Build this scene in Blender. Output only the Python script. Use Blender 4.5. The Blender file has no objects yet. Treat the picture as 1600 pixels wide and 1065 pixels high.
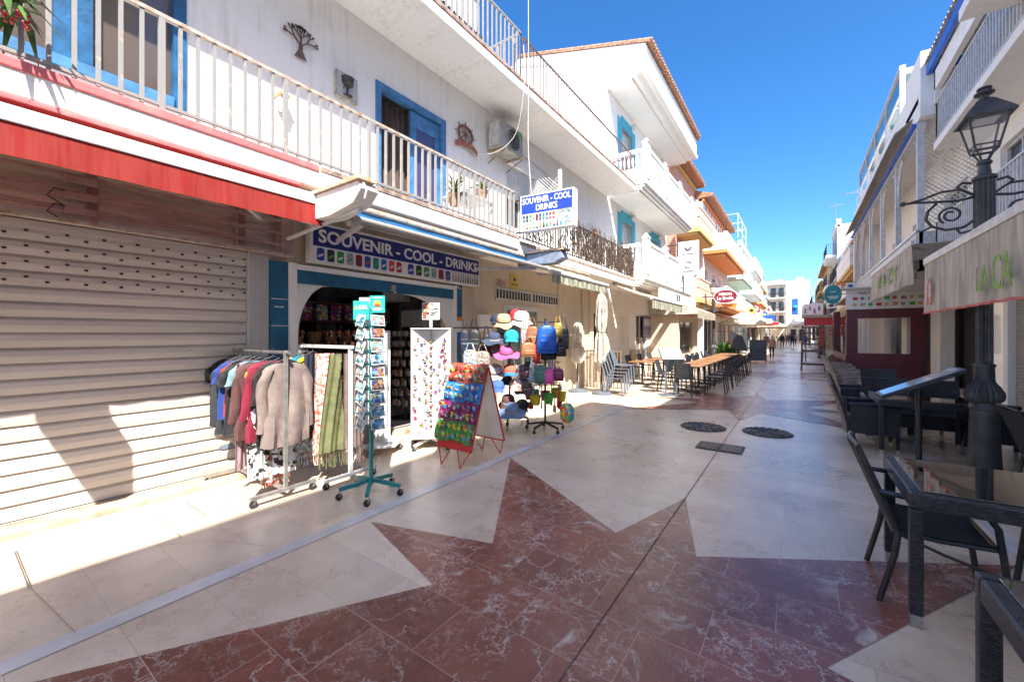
import bpy, bmesh, math, random
from mathutils import Vector, Matrix
R = math.radians
random.seed(7)
S = bpy.context.scene
COL = S.collection

# ---------------- camera ----------------
CAMZ = 1.6; FPX = 638.0; YAW = R(35)
cam = bpy.data.cameras.new("camera"); camo = bpy.data.objects.new("camera", cam); COL.objects.link(camo)
camo.location = (0, 0, CAMZ); camo.rotation_euler = (R(90), 0, YAW)
cam.sensor_width = 36; cam.lens = 36*FPX/1600; cam.shift_y = -10.5/1600
cam.clip_start = 0.05; cam.clip_end = 1000
S.camera = camo
# ---------------- light ----------------
SKY_SAT = 1.3; SKY_STR = 0.098; SUN_EL = 50.0; SUN_DIR = Vector((0.747, -0.664, 0)).normalized()      # horizontal direction towards the sun
w = bpy.data.worlds.new("World"); S.world = w; w.use_nodes = True
nt = w.node_tree; bg = nt.nodes['Background']; sky = nt.nodes.new('ShaderNodeTexSky')
sky.sky_type = 'NISHITA'; sky.sun_disc = False; sky.sun_elevation = R(SUN_EL)
sky.sun_rotation = math.atan2(SUN_DIR.x, SUN_DIR.y); sky.air_density = 0.8; sky.dust_density = 4.0; sky.ozone_density = 3.0; sky.altitude = 1500
hs = nt.nodes.new('ShaderNodeHueSaturation'); hs.inputs['Saturation'].default_value = SKY_SAT
nt.links.new(sky.outputs[0], hs.inputs['Color']); nt.links.new(hs.outputs[0], bg.inputs[0]); bg.inputs[1].default_value = SKY_STR
sl = bpy.data.lights.new("sun", 'SUN'); sl.energy = 3.6; sl.angle = R(0.53); sl.color = (1, 0.95, 0.87)
so = bpy.data.objects.new("sun", sl); COL.objects.link(so)
d = Vector((SUN_DIR.x*math.cos(R(SUN_EL)), SUN_DIR.y*math.cos(R(SUN_EL)), math.sin(R(SUN_EL))))
so.rotation_euler = d.to_track_quat('Z', 'Y').to_euler(); so.location = (10, -10, 20)
S.cycles.max_bounces = 12; S.cycles.diffuse_bounces = 8
S.view_settings.view_transform = 'Standard'; S.view_settings.look = 'None'; S.view_settings.gamma = 1
S.view_settings.exposure = 1.97

# ---------------- pixel helpers: a point on a real plane ----------------
cs, sn = math.cos(YAW), math.sin(YAW)
def ray(px, py):
    u = (px-800)/FPX; v = (522-py)/FPX
    return Vector((-sn+u*cs, cs+u*sn, v))
def atX(px, py, X): r_ = ray(px, py); t = X/r_.x; return Vector((X, r_.y*t, CAMZ+r_.z*t))
def atY(px, py, Y): r_ = ray(px, py); t = Y/r_.y; return Vector((r_.x*t, Y, CAMZ+r_.z*t))
def atZ(px, py, Z=0): r_ = ray(px, py); t = (Z-CAMZ)/r_.z; return Vector((r_.x*t, r_.y*t, Z))

# ---------------- materials ----------------
def mat(name, col, rough=0.6, metal=0.0, var=0.12, scale=6.0, bump=0.0, bscale=40.0, spec=0.5, col2=None, c2amt=0.5, coat=0.0, stretch=(1,1,1), detail=5, contrast=(0.35,0.65), world=False):
    m = bpy.data.materials.new(name); m.use_nodes = True
    n = m.node_tree.nodes; l = m.node_tree.links; b = n['Principled BSDF']
    b.inputs['Roughness'].default_value = rough; b.inputs['Metallic'].default_value = metal
    b.inputs['Specular IOR Level'].default_value = spec
    if coat: b.inputs['Coat Weight'].default_value = coat
    tc = n.new('ShaderNodeTexCoord'); mp = n.new('ShaderNodeMapping'); mp.inputs['Scale'].default_value = stretch
    l.new(tc.outputs['Object'], mp.inputs['Vector'])
    nz = n.new('ShaderNodeTexNoise'); nz.inputs['Scale'].default_value = scale; nz.inputs['Detail'].default_value = detail
    l.new(mp.outputs[0], nz.inputs['Vector'])
    cr = n.new('ShaderNodeValToRGB'); l.new(nz.outputs['Fac'], cr.inputs[0])
    c2 = col2 if col2 else tuple(max(0, c*(1-2*var)) for c in col)
    c1 = tuple(min(1, c*(1+var*0.5)) for c in col)
    cr.color_ramp.elements[0].position = contrast[0]; cr.color_ramp.elements[1].position = contrast[1]
    cr.color_ramp.elements[0].color = (*c2, 1); cr.color_ramp.elements[1].color = (*c1, 1)
    l.new(cr.outputs[0], b.inputs['Base Color'])
    if bump:
        n2 = n.new('ShaderNodeTexNoise'); n2.inputs['Scale'].default_value = bscale; n2.inputs['Detail'].default_value = 4
        l.new(mp.outputs[0], n2.inputs['Vector'])
        bp = n.new('ShaderNodeBump'); bp.inputs['Strength'].default_value = bump; bp.inputs['Distance'].default_value = 0.02
        l.new(n2.outputs['Fac'], bp.inputs['Height']); l.new(bp.outputs[0], b.inputs['Normal'])
    return m

def plaster(name, col, dirt=(0.35,0.28,0.2), amt=0.35, bump=0.25):
    """wall paint: broad tone changes, runs of dirt down the wall, trowel bumps"""
    m = bpy.data.materials.new(name); m.use_nodes = True
    n = m.node_tree.nodes; l = m.node_tree.links; b = n['Principled BSDF']; b.inputs['Roughness'].default_value = 0.85
    tc = n.new('ShaderNodeTexCoord')
    a = n.new('ShaderNodeTexNoise'); a.inputs['Scale'].default_value = 1.3; a.inputs['Detail'].default_value = 8; a.inputs['Roughness'].default_value = 0.65
    l.new(tc.outputs['Object'], a.inputs['Vector'])
    mp = n.new('ShaderNodeMapping'); mp.inputs['Scale'].default_value = (7, 7, 0.5); l.new(tc.outputs['Object'], mp.inputs['Vector'])
    s_ = n.new('ShaderNodeTexNoise'); s_.inputs['Scale'].default_value = 1.6; s_.inputs['Detail'].default_value = 6; l.new(mp.outputs[0], s_.inputs['Vector'])
    mu = n.new('ShaderNodeMath'); mu.operation = 'MULTIPLY'; l.new(a.outputs['Fac'], mu.inputs[0]); l.new(s_.outputs['Fac'], mu.inputs[1])
    cr = n.new('ShaderNodeValToRGB'); l.new(mu.outputs[0], cr.inputs[0])
    cr.color_ramp.elements[0].position = 0.25; cr.color_ramp.elements[1].position = 0.40
    cr.color_ramp.elements[0].color = (0, 0, 0, 1); cr.color_ramp.elements[1].color = (amt, amt, amt, 1)
    mx = n.new('ShaderNodeMix'); mx.data_type = 'RGBA'; l.new(cr.outputs[0], mx.inputs['Factor'])
    mx.inputs['A'].default_value = (*col, 1); mx.inputs['B'].default_value = (*dirt, 1)
    l.new(mx.outputs['Result'], b.inputs['Base Color'])
    n2 = n.new('ShaderNodeTexNoise'); n2.inputs['Scale'].default_value = 9; n2.inputs['Detail'].default_value = 8; n2.inputs['Roughness'].default_value = 0.7
    l.new(tc.outputs['Object'], n2.inputs['Vector'])
    bp = n.new('ShaderNodeBump'); bp.inputs['Strength'].default_value = bump; bp.inputs['Distance'].default_value = 0.03
    l.new(n2.outputs['Fac'], bp.inputs['Height']); l.new(bp.outputs[0], b.inputs['Normal'])
    return m

def marble(name, base, dark, vein, bw, bh, mortar, vscale, vwidth, rough, off=(0,0), second=None, tint=0.25, grime=0.78):
    m = bpy.data.materials.new(name); m.use_nodes = True
    n = m.node_tree.nodes; l = m.node_tree.links; b = n['Principled BSDF']
    tc = n.new('ShaderNodeTexCoord')
    mp = n.new('ShaderNodeMapping'); mp.inputs['Location'].default_value = (off[0], off[1], 0); l.new(tc.outputs['Object'], mp.inputs['Vector'])
    br = n.new('ShaderNodeTexBrick'); br.inputs['Scale'].default_value = 1; br.inputs['Brick Width'].default_value = bw; br.inputs['Row Height'].default_value = bh
    br.inputs['Mortar Size'].default_value = 0.0022; br.inputs['Mortar Smooth'].default_value = 0.1; br.offset = 0.5
    br.inputs['Color1'].default_value = (0, 0, 0, 1); br.inputs['Color2'].default_value = (1, 1, 1, 1); br.inputs['Mortar'].default_value = (0.5, 0.5, 0.5, 1)
    l.new(mp.outputs[0], br.inputs['Vector'])
    # every tile gets its own piece of stone: shift the texture space by the tile value
    vm = n.new('ShaderNodeVectorMath'); vm.operation = 'MULTIPLY_ADD'
    l.new(br.outputs['Color'], vm.inputs[0]); vm.inputs[1].default_value = (7, 11, 3); l.new(tc.outputs['Object'], vm.inputs[2])
    base_n = n.new('ShaderNodeTexNoise'); base_n.inputs['Scale'].default_value = 2.2; base_n.inputs['Detail'].default_value = 9; base_n.inputs['Distortion'].default_value = 0.6
    l.new(vm.outputs[0], base_n.inputs['Vector'])
    cr = n.new('ShaderNodeValToRGB'); l.new(base_n.outputs['Fac'], cr.inputs[0])
    cr.color_ramp.elements[0].position = 0.3; cr.color_ramp.elements[1].position = 0.7
    cr.color_ramp.elements[0].color = (*dark, 1); cr.color_ramp.elements[1].color = (*base, 1)
    # warped veins
    dn = n.new('ShaderNodeTexNoise'); dn.inputs['Scale'].default_value = 4.0; dn.inputs['Detail'].default_value = 9; dn.inputs['Roughness'].default_value = 0.65
    l.new(vm.outputs[0], dn.inputs['Vector'])
    w1 = n.new('ShaderNodeVectorMath'); w1.operation = 'MULTIPLY_ADD'; l.new(dn.outputs['Color'], w1.inputs[0]); w1.inputs[1].default_value = (0.55, 0.55, 0.55); l.new(vm.outputs[0], w1.inputs[2])
    vo = n.new('ShaderNodeTexVoronoi'); vo.feature = 'DISTANCE_TO_EDGE'; vo.inputs['Scale'].default_value = vscale; l.new(w1.outputs[0], vo.inputs['Vector'])
    lt = n.new('ShaderNodeMapRange'); lt.inputs['From Min'].default_value = 0.0; lt.inputs['From Max'].default_value = vwidth; lt.inputs['To Min'].default_value = 1; lt.inputs['To Max'].default_value = 0
    l.new(vo.outputs['Distance'], lt.inputs['Value'])
    gn = n.new('ShaderNodeTexNoise'); gn.inputs['Scale'].default_value = 1.7; gn.inputs['Detail'].default_value = 5; l.new(vm.outputs[0], gn.inputs['Vector'])
    gr = n.new('ShaderNodeValToRGB'); gr.color_ramp.elements[0].position = 0.36 if second else 0.46; gr.color_ramp.elements[1].position = 0.54 if second else 0.62; l.new(gn.outputs['Fac'], gr.inputs[0])
    mu = n.new('ShaderNodeMath'); mu.operation = 'MULTIPLY'; l.new(lt.outputs[0], mu.inputs[0]); l.new(gr.outputs[0], mu.inputs[1])
    # a finer web of hair veins
    v2 = n.new('ShaderNodeTexVoronoi'); v2.feature = 'DISTANCE_TO_EDGE'; v2.inputs['Scale'].default_value = vscale*3.1; l.new(w1.outputs[0], v2.inputs['Vector'])
    l2 = n.new('ShaderNodeMapRange'); l2.inputs['From Min'].default_value = 0.0; l2.inputs['From Max'].default_value = vwidth*1.3; l2.inputs['To Min'].default_value = 0.95; l2.inputs['To Max'].default_value = 0; l.new(v2.outputs['Distance'], l2.inputs['Value'])
    g2 = n.new('ShaderNodeTexNoise'); g2.inputs['Scale'].default_value = 3.1; g2.inputs['Detail'].default_value = 8; g2.inputs['Roughness'].default_value = 0.7; l.new(vm.outputs[0], g2.inputs['Vector'])
    r2 = n.new('ShaderNodeValToRGB'); r2.color_ramp.elements[0].position = 0.46; r2.color_ramp.elements[1].position = 0.56; l.new(g2.outputs['Fac'], r2.inputs[0])
    mb_ = n.new('ShaderNodeMath'); mb_.operation = 'MULTIPLY'; l.new(l2.outputs[0], mb_.inputs[0]); l.new(r2.outputs[0], mb_.inputs[1])
    mm_ = n.new('ShaderNodeMath'); mm_.operation = 'MAXIMUM'; l.new(mu.outputs[0], mm_.inputs[0]); l.new(mb_.outputs[0], mm_.inputs[1]); mu = mm_
    vfac = mu
    if second:   # broad pale patches where veins crowd together
        pn = n.new('ShaderNodeTexNoise'); pn.inputs['Scale'].default_value = 1.7; pn.inputs['Detail'].default_value = 14; pn.inputs['Roughness'].default_value = 0.62; pn.inputs['Distortion'].default_value = 3.2
        l.new(vm.outputs[0], pn.inputs['Vector'])
        pr = n.new('ShaderNodeValToRGB'); pr.color_ramp.elements[0].position = 0.60; pr.color_ramp.elements[1].position = 0.72; l.new(pn.outputs['Fac'], pr.inputs[0])
        mxm = n.new('ShaderNodeMath'); mxm.operation = 'MAXIMUM'; l.new(mu.outputs[0], mxm.inputs[0]); l.new(pr.outputs[0], mxm.inputs[1])
        m2 = n.new('ShaderNodeMath'); m2.operation = 'MULTIPLY'; m2.inputs[1].default_value = 1.0; l.new(mxm.outputs[0], m2.inputs[0]); vfac = m2
    mx = n.new('ShaderNodeMix'); mx.data_type = 'RGBA'; l.new(vfac.outputs[0], mx.inputs['Factor']); l.new(cr.outputs[0], mx.inputs['A']); mx.inputs['B'].default_value = (*vein, 1)
    # tile to tile tone
    tm = n.new('ShaderNodeMapRange'); tm.inputs['To Min'].default_value = 1-tint; tm.inputs['To Max'].default_value = 1.0; l.new(br.outputs['Color'], tm.inputs['Value'])
    mt = n.new('ShaderNodeVectorMath'); mt.operation = 'SCALE'; l.new(mx.outputs['Result'], mt.inputs[0]); l.new(tm.outputs[0], mt.inputs['Scale'])
    mm = n.new('ShaderNodeMix'); mm.data_type = 'RGBA'; l.new(br.outputs['Fac'], mm.inputs['Factor']); l.new(mt.outputs[0], mm.inputs['A']); mm.inputs['B'].default_value = (*mortar, 1)
    # grime on top
    dn2 = n.new('ShaderNodeTexNoise'); dn2.inputs['Scale'].default_value = 0.9; dn2.inputs['Detail'].default_value = 10; dn2.inputs['Roughness'].default_value = 0.7; l.new(tc.outputs['Object'], dn2.inputs['Vector'])
    dr = n.new('ShaderNodeValToRGB'); dr.color_ramp.elements[0].position = 0.35; dr.color_ramp.elements[1].position = 0.6
    dr.color_ramp.elements[0].color = (0.78, 0.74, 0.70, 1); dr.color_ramp.elements[1].color = (1, 1, 1, 1); l.new(dn2.outputs['Fac'], dr.inputs[0])
    mg = n.new('ShaderNodeMix'); mg.data_type = 'RGBA'; mg.blend_type = 'MULTIPLY'; mg.inputs['Factor'].default_value = 1; l.new(mm.outputs['Result'], mg.inputs['A']); l.new(dr.outputs[0], mg.inputs['B'])
    l.new(mg.outputs['Result'], b.inputs['Base Color'])
    rr = n.new('ShaderNodeMapRange'); rr.inputs['To Min'].default_value = rough-0.08; rr.inputs['To Max'].default_value = rough+0.16; l.new(dn2.outputs['Fac'], rr.inputs['Value'])
    l.new(rr.outputs[0], b.inputs['Roughness'])
    # joints sit a little lower, the polished stone is slightly wavy
    wn = n.new('ShaderNodeTexNoise'); wn.inputs['Scale'].default_value = 3.0; l.new(vm.outputs[0], wn.inputs['Vector'])
    sb = n.new('ShaderNodeMath'); sb.operation = 'MULTIPLY_ADD'; sb.inputs[1].default_value = -0.6; l.new(br.outputs['Fac'], sb.inputs[0]); l.new(wn.outputs['Fac'], sb.inputs[2])
    bp = n.new('ShaderNodeBump'); bp.inputs['Strength'].default_value = 0.12; bp.inputs['Distance'].default_value = 0.01
    l.new(sb.outputs[0], bp.inputs['Height']); l.new(bp.outputs[0], b.inputs['Normal'])
    return m

def wicker(name, c1, c2, sc=55):
    m = bpy.data.materials.new(name); m.use_nodes = True
    n = m.node_tree.nodes; l = m.node_tree.links; b = n['Principled BSDF']; b.inputs['Roughness'].default_value = 0.35
    tc = n.new('ShaderNodeTexCoord'); sx = n.new('ShaderNodeSeparateXYZ'); l.new(tc.outputs['Object'], sx.inputs[0])
    ad = n.new('ShaderNodeMath'); ad.operation = 'ADD'; l.new(sx.outputs['X'], ad.inputs[0]); l.new(sx.outputs['Y'], ad.inputs[1])
    geo = n.new('ShaderNodeNewGeometry'); sn_ = n.new('ShaderNodeSeparateXYZ'); l.new(tc.outputs['Normal'], sn_.inputs[0])
    ab = n.new('ShaderNodeMath'); ab.operation = 'ABSOLUTE'; l.new(sn_.outputs['Z'], ab.inputs[0])
    gt = n.new('ShaderNodeMath'); gt.operation = 'GREATER_THAN'; gt.inputs[1].default_value = 0.7; l.new(ab.outputs[0], gt.inputs[0])
    ca = n.new('ShaderNodeCombineXYZ'); l.new(ad.outputs[0], ca.inputs[0]); l.new(sx.outputs['Z'], ca.inputs[1])
    cb = n.new('ShaderNodeCombineXYZ'); l.new(sx.outputs['X'], cb.inputs[0]); l.new(sx.outputs['Y'], cb.inputs[1])
    mv = n.new('ShaderNodeMix'); mv.data_type = 'VECTOR'; l.new(gt.outputs[0], mv.inputs['Factor']); l.new(ca.outputs[0], mv.inputs[4]); l.new(cb.outputs[0], mv.inputs[5])
    br = n.new('ShaderNodeTexBrick'); br.inputs['Scale'].default_value = 1; br.inputs['Brick Width'].default_value = 1.6/sc; br.inputs['Row Height'].default_value = 0.7/sc
    br.inputs['Mortar Size'].default_value = 0.12/sc; br.inputs['Mortar Smooth'].default_value = 1.0; br.offset = 0.5
    br.inputs['Color1'].default_value = (*c1, 1); br.inputs['Color2'].default_value = (*c2, 1); br.inputs['Mortar'].default_value = (0.004, 0.004, 0.005, 1)
    l.new(mv.outputs[1], br.inputs['Vector']); l.new(br.outputs['Color'], b.inputs['Base Color'])
    iv = n.new('ShaderNodeMath'); iv.operation = 'SUBTRACT'; iv.inputs[0].default_value = 1; l.new(br.outputs['Fac'], iv.inputs[1])
    bp = n.new('ShaderNodeBump'); bp.inputs['Strength'].default_value = 1.0; bp.inputs['Distance'].default_value = 0.006
    l.new(iv.outputs[0], bp.inputs['Height']); l.new(bp.outputs[0], b.inputs['Normal'])
    return m

def glassy(name, col=(0.02,0.025,0.03), rough=0.05, alpha=1.0):
    m = bpy.data.materials.new(name); m.use_nodes = True
    b = m.node_tree.nodes['Principled BSDF']; b.inputs['Base Color'].default_value = (*col, 1); b.inputs['Roughness'].default_value = rough
    b.inputs['Specular IOR Level'].default_value = 0.8; b.inputs['Alpha'].default_value = alpha
    return m

def printed(name, cols, scale=30, rough=0.35, white=0.0):
    """a colourful printed picture: voronoi patches of several inks"""
    m = bpy.data.materials.new(name); m.use_nodes = True
    n = m.node_tree.nodes; l = m.node_tree.links; b = n['Principled BSDF']; b.inputs['Roughness'].default_value = rough
    tc = n.new('ShaderNodeTexCoord'); oi = n.new('ShaderNodeObjectInfo')
    ad = n.new('ShaderNodeVectorMath'); ad.operation = 'ADD'; l.new(tc.outputs['Object'], ad.inputs[0]); l.new(oi.outputs['Location'], ad.inputs[1])
    vo = n.new('ShaderNodeTexVoronoi'); vo.inputs['Scale'].default_value = scale; l.new(ad.outputs[0], vo.inputs['Vector'])
    nz = n.new('ShaderNodeTexNoise'); nz.inputs['Scale'].default_value = scale*0.5; nz.inputs['Detail'].default_value = 6; l.new(ad.outputs[0], nz.inputs['Vector'])
    sp = n.new('ShaderNodeSeparateColor'); l.new(vo.outputs['Color'], sp.inputs[0])
    mm = n.new('ShaderNodeMath'); mm.operation = 'MULTIPLY_ADD'; mm.inputs[1].default_value = 0.7; l.new(sp.outputs[0], mm.inputs[0])
    m3 = n.new('ShaderNodeMath'); m3.operation = 'MULTIPLY'; m3.inputs[1].default_value = 0.35; l.new(nz.outputs['Fac'], m3.inputs[0]); l.new(m3.outputs[0], mm.inputs[2])
    cr = n.new('ShaderNodeValToRGB'); cr.color_ramp.interpolation = 'CONSTANT'; l.new(mm.outputs[0], cr.inputs[0])
    els = cr.color_ramp.elements
    while len(els) < len(cols): els.new(0.5)
    for i, c in enumerate(cols): els[i].position = 0.1+0.8*i/len(cols); els[i].color = (*c, 1)
    l.new(cr.outputs[0], b.inputs['Base Color'])
    return m

def banded(name, c1, c2, axis=1, period=0.24, rough=0.8, blur=0.02, third=None):
    """stripes woven in cloth, running across the given object axis"""
    m = bpy.data.materials.new(name); m.use_nodes = True
    n = m.node_tree.nodes; l = m.node_tree.links; b = n['Principled BSDF']; b.inputs['Roughness'].default_value = rough
    tc = n.new('ShaderNodeTexCoord'); sx = n.new('ShaderNodeSeparateXYZ'); l.new(tc.outputs['Object'], sx.inputs[0])
    dv = n.new('ShaderNodeMath'); dv.operation = 'DIVIDE'; dv.inputs[1].default_value = period; l.new(sx.outputs[axis], dv.inputs[0])
    fr = n.new('ShaderNodeMath'); fr.operation = 'FRACT'; l.new(dv.outputs[0], fr.inputs[0])
    cr = n.new('ShaderNodeValToRGB'); cr.color_ramp.interpolation = 'CONSTANT'; l.new(fr.outputs[0], cr.inputs[0])
    cr.color_ramp.elements[0].color = (*c1, 1); cr.color_ramp.elements[1].position = 0.5; cr.color_ramp.elements[1].color = (*c2, 1)
    nz = n.new('ShaderNodeTexNoise'); nz.inputs['Scale'].default_value = 5; nz.inputs['Detail'].default_value = 6; l.new(tc.outputs['Object'], nz.inputs['Vector'])
    rp = n.new('ShaderNodeMapRange'); rp.inputs['From Min'].default_value = 0.3; rp.inputs['From Max'].default_value = 0.7; rp.inputs['To Min'].default_value = 0.75; rp.inputs['To Max'].default_value = 1.05; l.new(nz.outputs['Fac'], rp.inputs['Value'])
    sc = n.new('ShaderNodeVectorMath'); sc.operation = 'SCALE'; l.new(cr.outputs[0], sc.inputs[0]); l.new(rp.outputs[0], sc.inputs['Scale']); l.new(sc.outputs[0], b.inputs['Base Color'])
    return m

M = {}
M['white'] = plaster('white_plaster', (0.80, 0.78, 0.75), (0.48, 0.40, 0.32), 0.36)
M['white_clean'] = plaster('clean_white_plaster', (0.82, 0.80, 0.77), (0.55, 0.5, 0.42), 0.3, 0.12)
M['cream'] = plaster('cream_plaster', (0.58, 0.49, 0.37), (0.4, 0.3, 0.2), 0.35)
M['pink'] = plaster('pink_plaster', (0.56, 0.30, 0.22), (0.35, 0.2, 0.15), 0.35, 0.12)
M['pale_pink'] = plaster('pale_pink_plaster', (0.66, 0.42, 0.32), (0.4, 0.25, 0.2), 0.3, 0.12)
M['ochre'] = plaster('ochre_plaster', (0.62, 0.42, 0.16), (0.4, 0.25, 0.12), 0.3, 0.12)
M['orange'] = plaster('orange_plaster', (0.62, 0.25, 0.09), (0.4, 0.2, 0.1), 0.3, 0.12)
M['grey_plaster'] = plaster('grey_plaster', (0.45, 0.45, 0.44), (0.3, 0.27, 0.23), 0.4, 0.12)
M['palegreen'] = plaster('pale_green_plaster', (0.52, 0.66, 0.58), (0.3, 0.3, 0.25), 0.3, 0.12)
M['paleblue'] = plaster('pale_blue_plaster', (0.52, 0.66, 0.74), (0.35, 0.35, 0.35), 0.3, 0.12)
M['redtrim'] = plaster('faded_red_paint', (0.48, 0.22, 0.19), (0.6, 0.5, 0.45), 0.5, 0.3)
M['redslab'] = plaster('red_edge_paint', (0.60, 0.15, 0.15), (0.62, 0.35, 0.3), 0.4, 0.25)
M['shutter'] = mat('shutter_metal', (0.56, 0.51, 0.46), 0.5, 0.0, 0.07, 2.0, 0.03, 20, stretch=(1, 0.3, 4))
M['shutter_grey'] = mat('grey_shutter', (0.36, 0.34, 0.31), 0.5, 0.1, 0.08, 3)
M['white_metal'] = mat('white_metal', (0.60, 0.60, 0.59), 0.4, 0.0, 0.10, 9, 0.1, 60)
M['rail_white'] = mat('old_white_paint_on_rail', (0.25, 0.24, 0.23), 0.45, 0, 0.2, 14, 0.1, 80, col2=(0.50, 0.40, 0.32), contrast=(0.22, 0.40))
M['rail_cream'] = mat('rail_cap_rusty', (0.38, 0.34, 0.30), 0.55, 0, 0.2, 14, 0.1, 80, col2=(0.30, 0.17, 0.09), contrast=(0.3, 0.55))
M['dark_iron'] = mat('dark_iron', (0.055, 0.05, 0.05), 0.55, 0.3, 0.25, 18, 0.2, 90)
M['brown_iron'] = mat('brown_iron', (0.16, 0.09, 0.07), 0.5, 0.1, 0.2, 18, 0.15, 90)
M['tan_iron'] = mat('tan_iron', (0.36, 0.25, 0.17), 0.6, 0, 0.2, 18)
M['rust'] = mat('rusty_metal', (0.42, 0.24, 0.11), 0.8, 0, 0.3, 20, 0.4, 60, col2=(0.6, 0.5, 0.4))
M['brown_frame'] = mat('brown_metal_frame', (0.42, 0.28, 0.25), 0.4, 0.2, 0.12, 8)
M['steel'] = mat('steel', (0.45, 0.43, 0.40), 0.35, 0.8, 0.15, 12)
M['galv'] = mat('galvanised_tube', (0.42, 0.40, 0.37), 0.4, 0.6, 0.15, 12)
M['lamp_iron'] = mat('lamp_cast_iron', (0.075, 0.078, 0.082), 0.48, 0.25, 0.22, 7, 0.15, 70)
M['lamp_iron_pale'] = mat('lamp_grey_iron', (0.20, 0.23, 0.26), 0.5, 0.2, 0.15, 7)
M['rubber'] = mat('rubber', (0.03, 0.03, 0.03), 0.7)
M['glass_dark'] = glassy('window_glass')
M['glass_room'] = glassy('window_glass_brown', (0.10, 0.075, 0.06), 0.08)
M['frosted'] = mat('lamp_pane', (0.62, 0.64, 0.64), 0.15, 0, 0.05)
M['red_fabric'] = mat('red_awning_cloth', (0.40, 0.024, 0.020), 0.75, 0, 0.22, 4, 0.1, 200, col2=(0.46, 0.055, 0.042), stretch=(1, 7, 0.5), contrast=(0.42, 0.62))
M['blue_fabric'] = mat('blue_awning_cloth', (0.02, 0.17, 0.42), 0.7, 0, 0.2, 5, 0.1, 200)
M['cream_fabric'] = mat('cream_canvas', (0.62, 0.55, 0.44), 0.85, 0, 0.15, 5, 0.3, 14)
M['white_fabric'] = mat('white_canvas', (0.80, 0.76, 0.68), 0.85, 0, 0.18, 6, 0.5, 12)
M['grey_fabric'] = mat('grey_awning_cloth', (0.80, 0.74, 0.66), 0.8, 0, 0.16, 3, 0.3, 7, stretch=(1, 4, 0.6))
M['stripe_fabric'] = banded('striped_awning_cloth', (0.66, 0.60, 0.48), (0.36, 0.42, 0.32), 1, 0.22)
M['maroon'] = mat('maroon_pvc', (0.115, 0.012, 0.022), 0.35, 0, 0.15, 3, 0.15, 6)
M['blue_paint'] = mat('blue_paint', (0.014, 0.105, 0.25), 0.45, 0, 0.18, 7, 0.15, 30)
M['shop_blue'] = mat('shopfront_blue_paint', (0.008, 0.115, 0.225), 0.4, 0, 0.15, 5)
M['sky_paint'] = mat('light_blue_paint', (0.055, 0.19, 0.40), 0.5, 0, 0.15, 7, 0.1, 30)
M['turq'] = mat('turquoise_paint', (0.035, 0.40, 0.55), 0.6, 0, 0.1, 6)
M['sign_blue'] = mat('sign_blue', (0.012, 0.018, 0.16), 0.35, 0, 0.05, 6)
M['box_blue'] = mat('lightbox_blue', (0.02, 0.06, 0.42), 0.35, 0, 0.05, 6)
M['letter_white'] = mat('white_lettering', (0.72, 0.72, 0.72), 0.4, 0, 0.03)
M['sign_white'] = mat('white_sign_board', (0.74, 0.73, 0.71), 0.4, 0, 0.05, 5)
M['terracotta'] = mat('terracotta_tile', (0.42, 0.22, 0.13), 0.8, 0, 0.3, 12, 0.4, 30)
M['black_metal'] = mat('black_metal', (0.035, 0.036, 0.040), 0.4, 0.3, 0.2, 12)
M['chair_metal'] = mat('chair_aluminium_dark', (0.040, 0.042, 0.048), 0.38, 0.4, 0.2, 14)
M['chair_sling'] = mat('chair_mesh_fabric', (0.017, 0.018, 0.027), 0.6, 0, 0.2, 90, 0.4, 400)
M['grey_plastic'] = mat('grey_plastic', (0.12, 0.14, 0.17), 0.45, 0, 0.1, 5)
M['black_plastic'] = mat('anthracite_plastic', (0.035, 0.04, 0.05), 0.45, 0, 0.15, 5)
M['wood_top'] = mat('orange_wood', (0.38, 0.19, 0.08), 0.35, 0, 0.25, 3, 0.05, 30, stretch=(1, 12, 1))
M['brown_wood'] = mat('brown_wood', (0.16, 0.075, 0.04), 0.4, 0, 0.3, 4, 0.1, 30, stretch=(8, 1, 1))
M['wicker_brown'] = wicker('brown_wicker', (0.18, 0.09, 0.05), (0.26, 0.14, 0.08), 30)
M['wicker_grey'] = wicker('striped_wicker', (0.22, 0.17, 0.14), (0.45, 0.38, 0.32), 20)
M['wicker'] = wicker('black_wicker', (0.016, 0.016, 0.022), (0.055, 0.055, 0.066), 62)
M['teal_metal'] = mat('teal_enamel', (0.012, 0.22, 0.22), 0.3, 0.1, 0.1, 10)
M['teal_card'] = mat('teal_card', (0.02, 0.36, 0.30), 0.4, 0, 0.08, 10)
M['paper'] = mat('paper_white', (0.78, 0.78, 0.76), 0.5, 0, 0.04)
M['yellow'] = mat('yellow_ink', (0.55, 0.42, 0.08), 0.4, 0, 0.05)
M['orange_ink'] = mat('orange_ink', (0.75, 0.22, 0.02), 0.4, 0, 0.05)
M['red_ink'] = mat('red_ink', (0.55, 0.03, 0.03), 0.4, 0, 0.05)
M['green_ink'] = mat('green_ink', (0.05, 0.35, 0.06), 0.4, 0, 0.05)
M['black_ink'] = mat('black_ink', (0.02, 0.02, 0.02), 0.4, 0, 0.05)
M['lime'] = mat('lime_lettering', (0.17, 0.36, 0.02), 0.6, 0, 0.1)
M['red_letter'] = mat('red_emblem', (0.62, 0.14, 0.12), 0.6, 0, 0.1)
M['far_mute'] = mat('faded_sign', (0.35, 0.34, 0.33), 0.6)
M['plant'] = mat('leaf_green', (0.07, 0.16, 0.03), 0.5, 0, 0.35, 12)
M['plant_light'] = mat('leaf_yellow_green', (0.22, 0.27, 0.04), 0.5, 0, 0.35, 12)
M['twig'] = mat('dry_twigs', (0.13, 0.085, 0.06), 0.9, 0, 0.4, 20)
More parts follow.
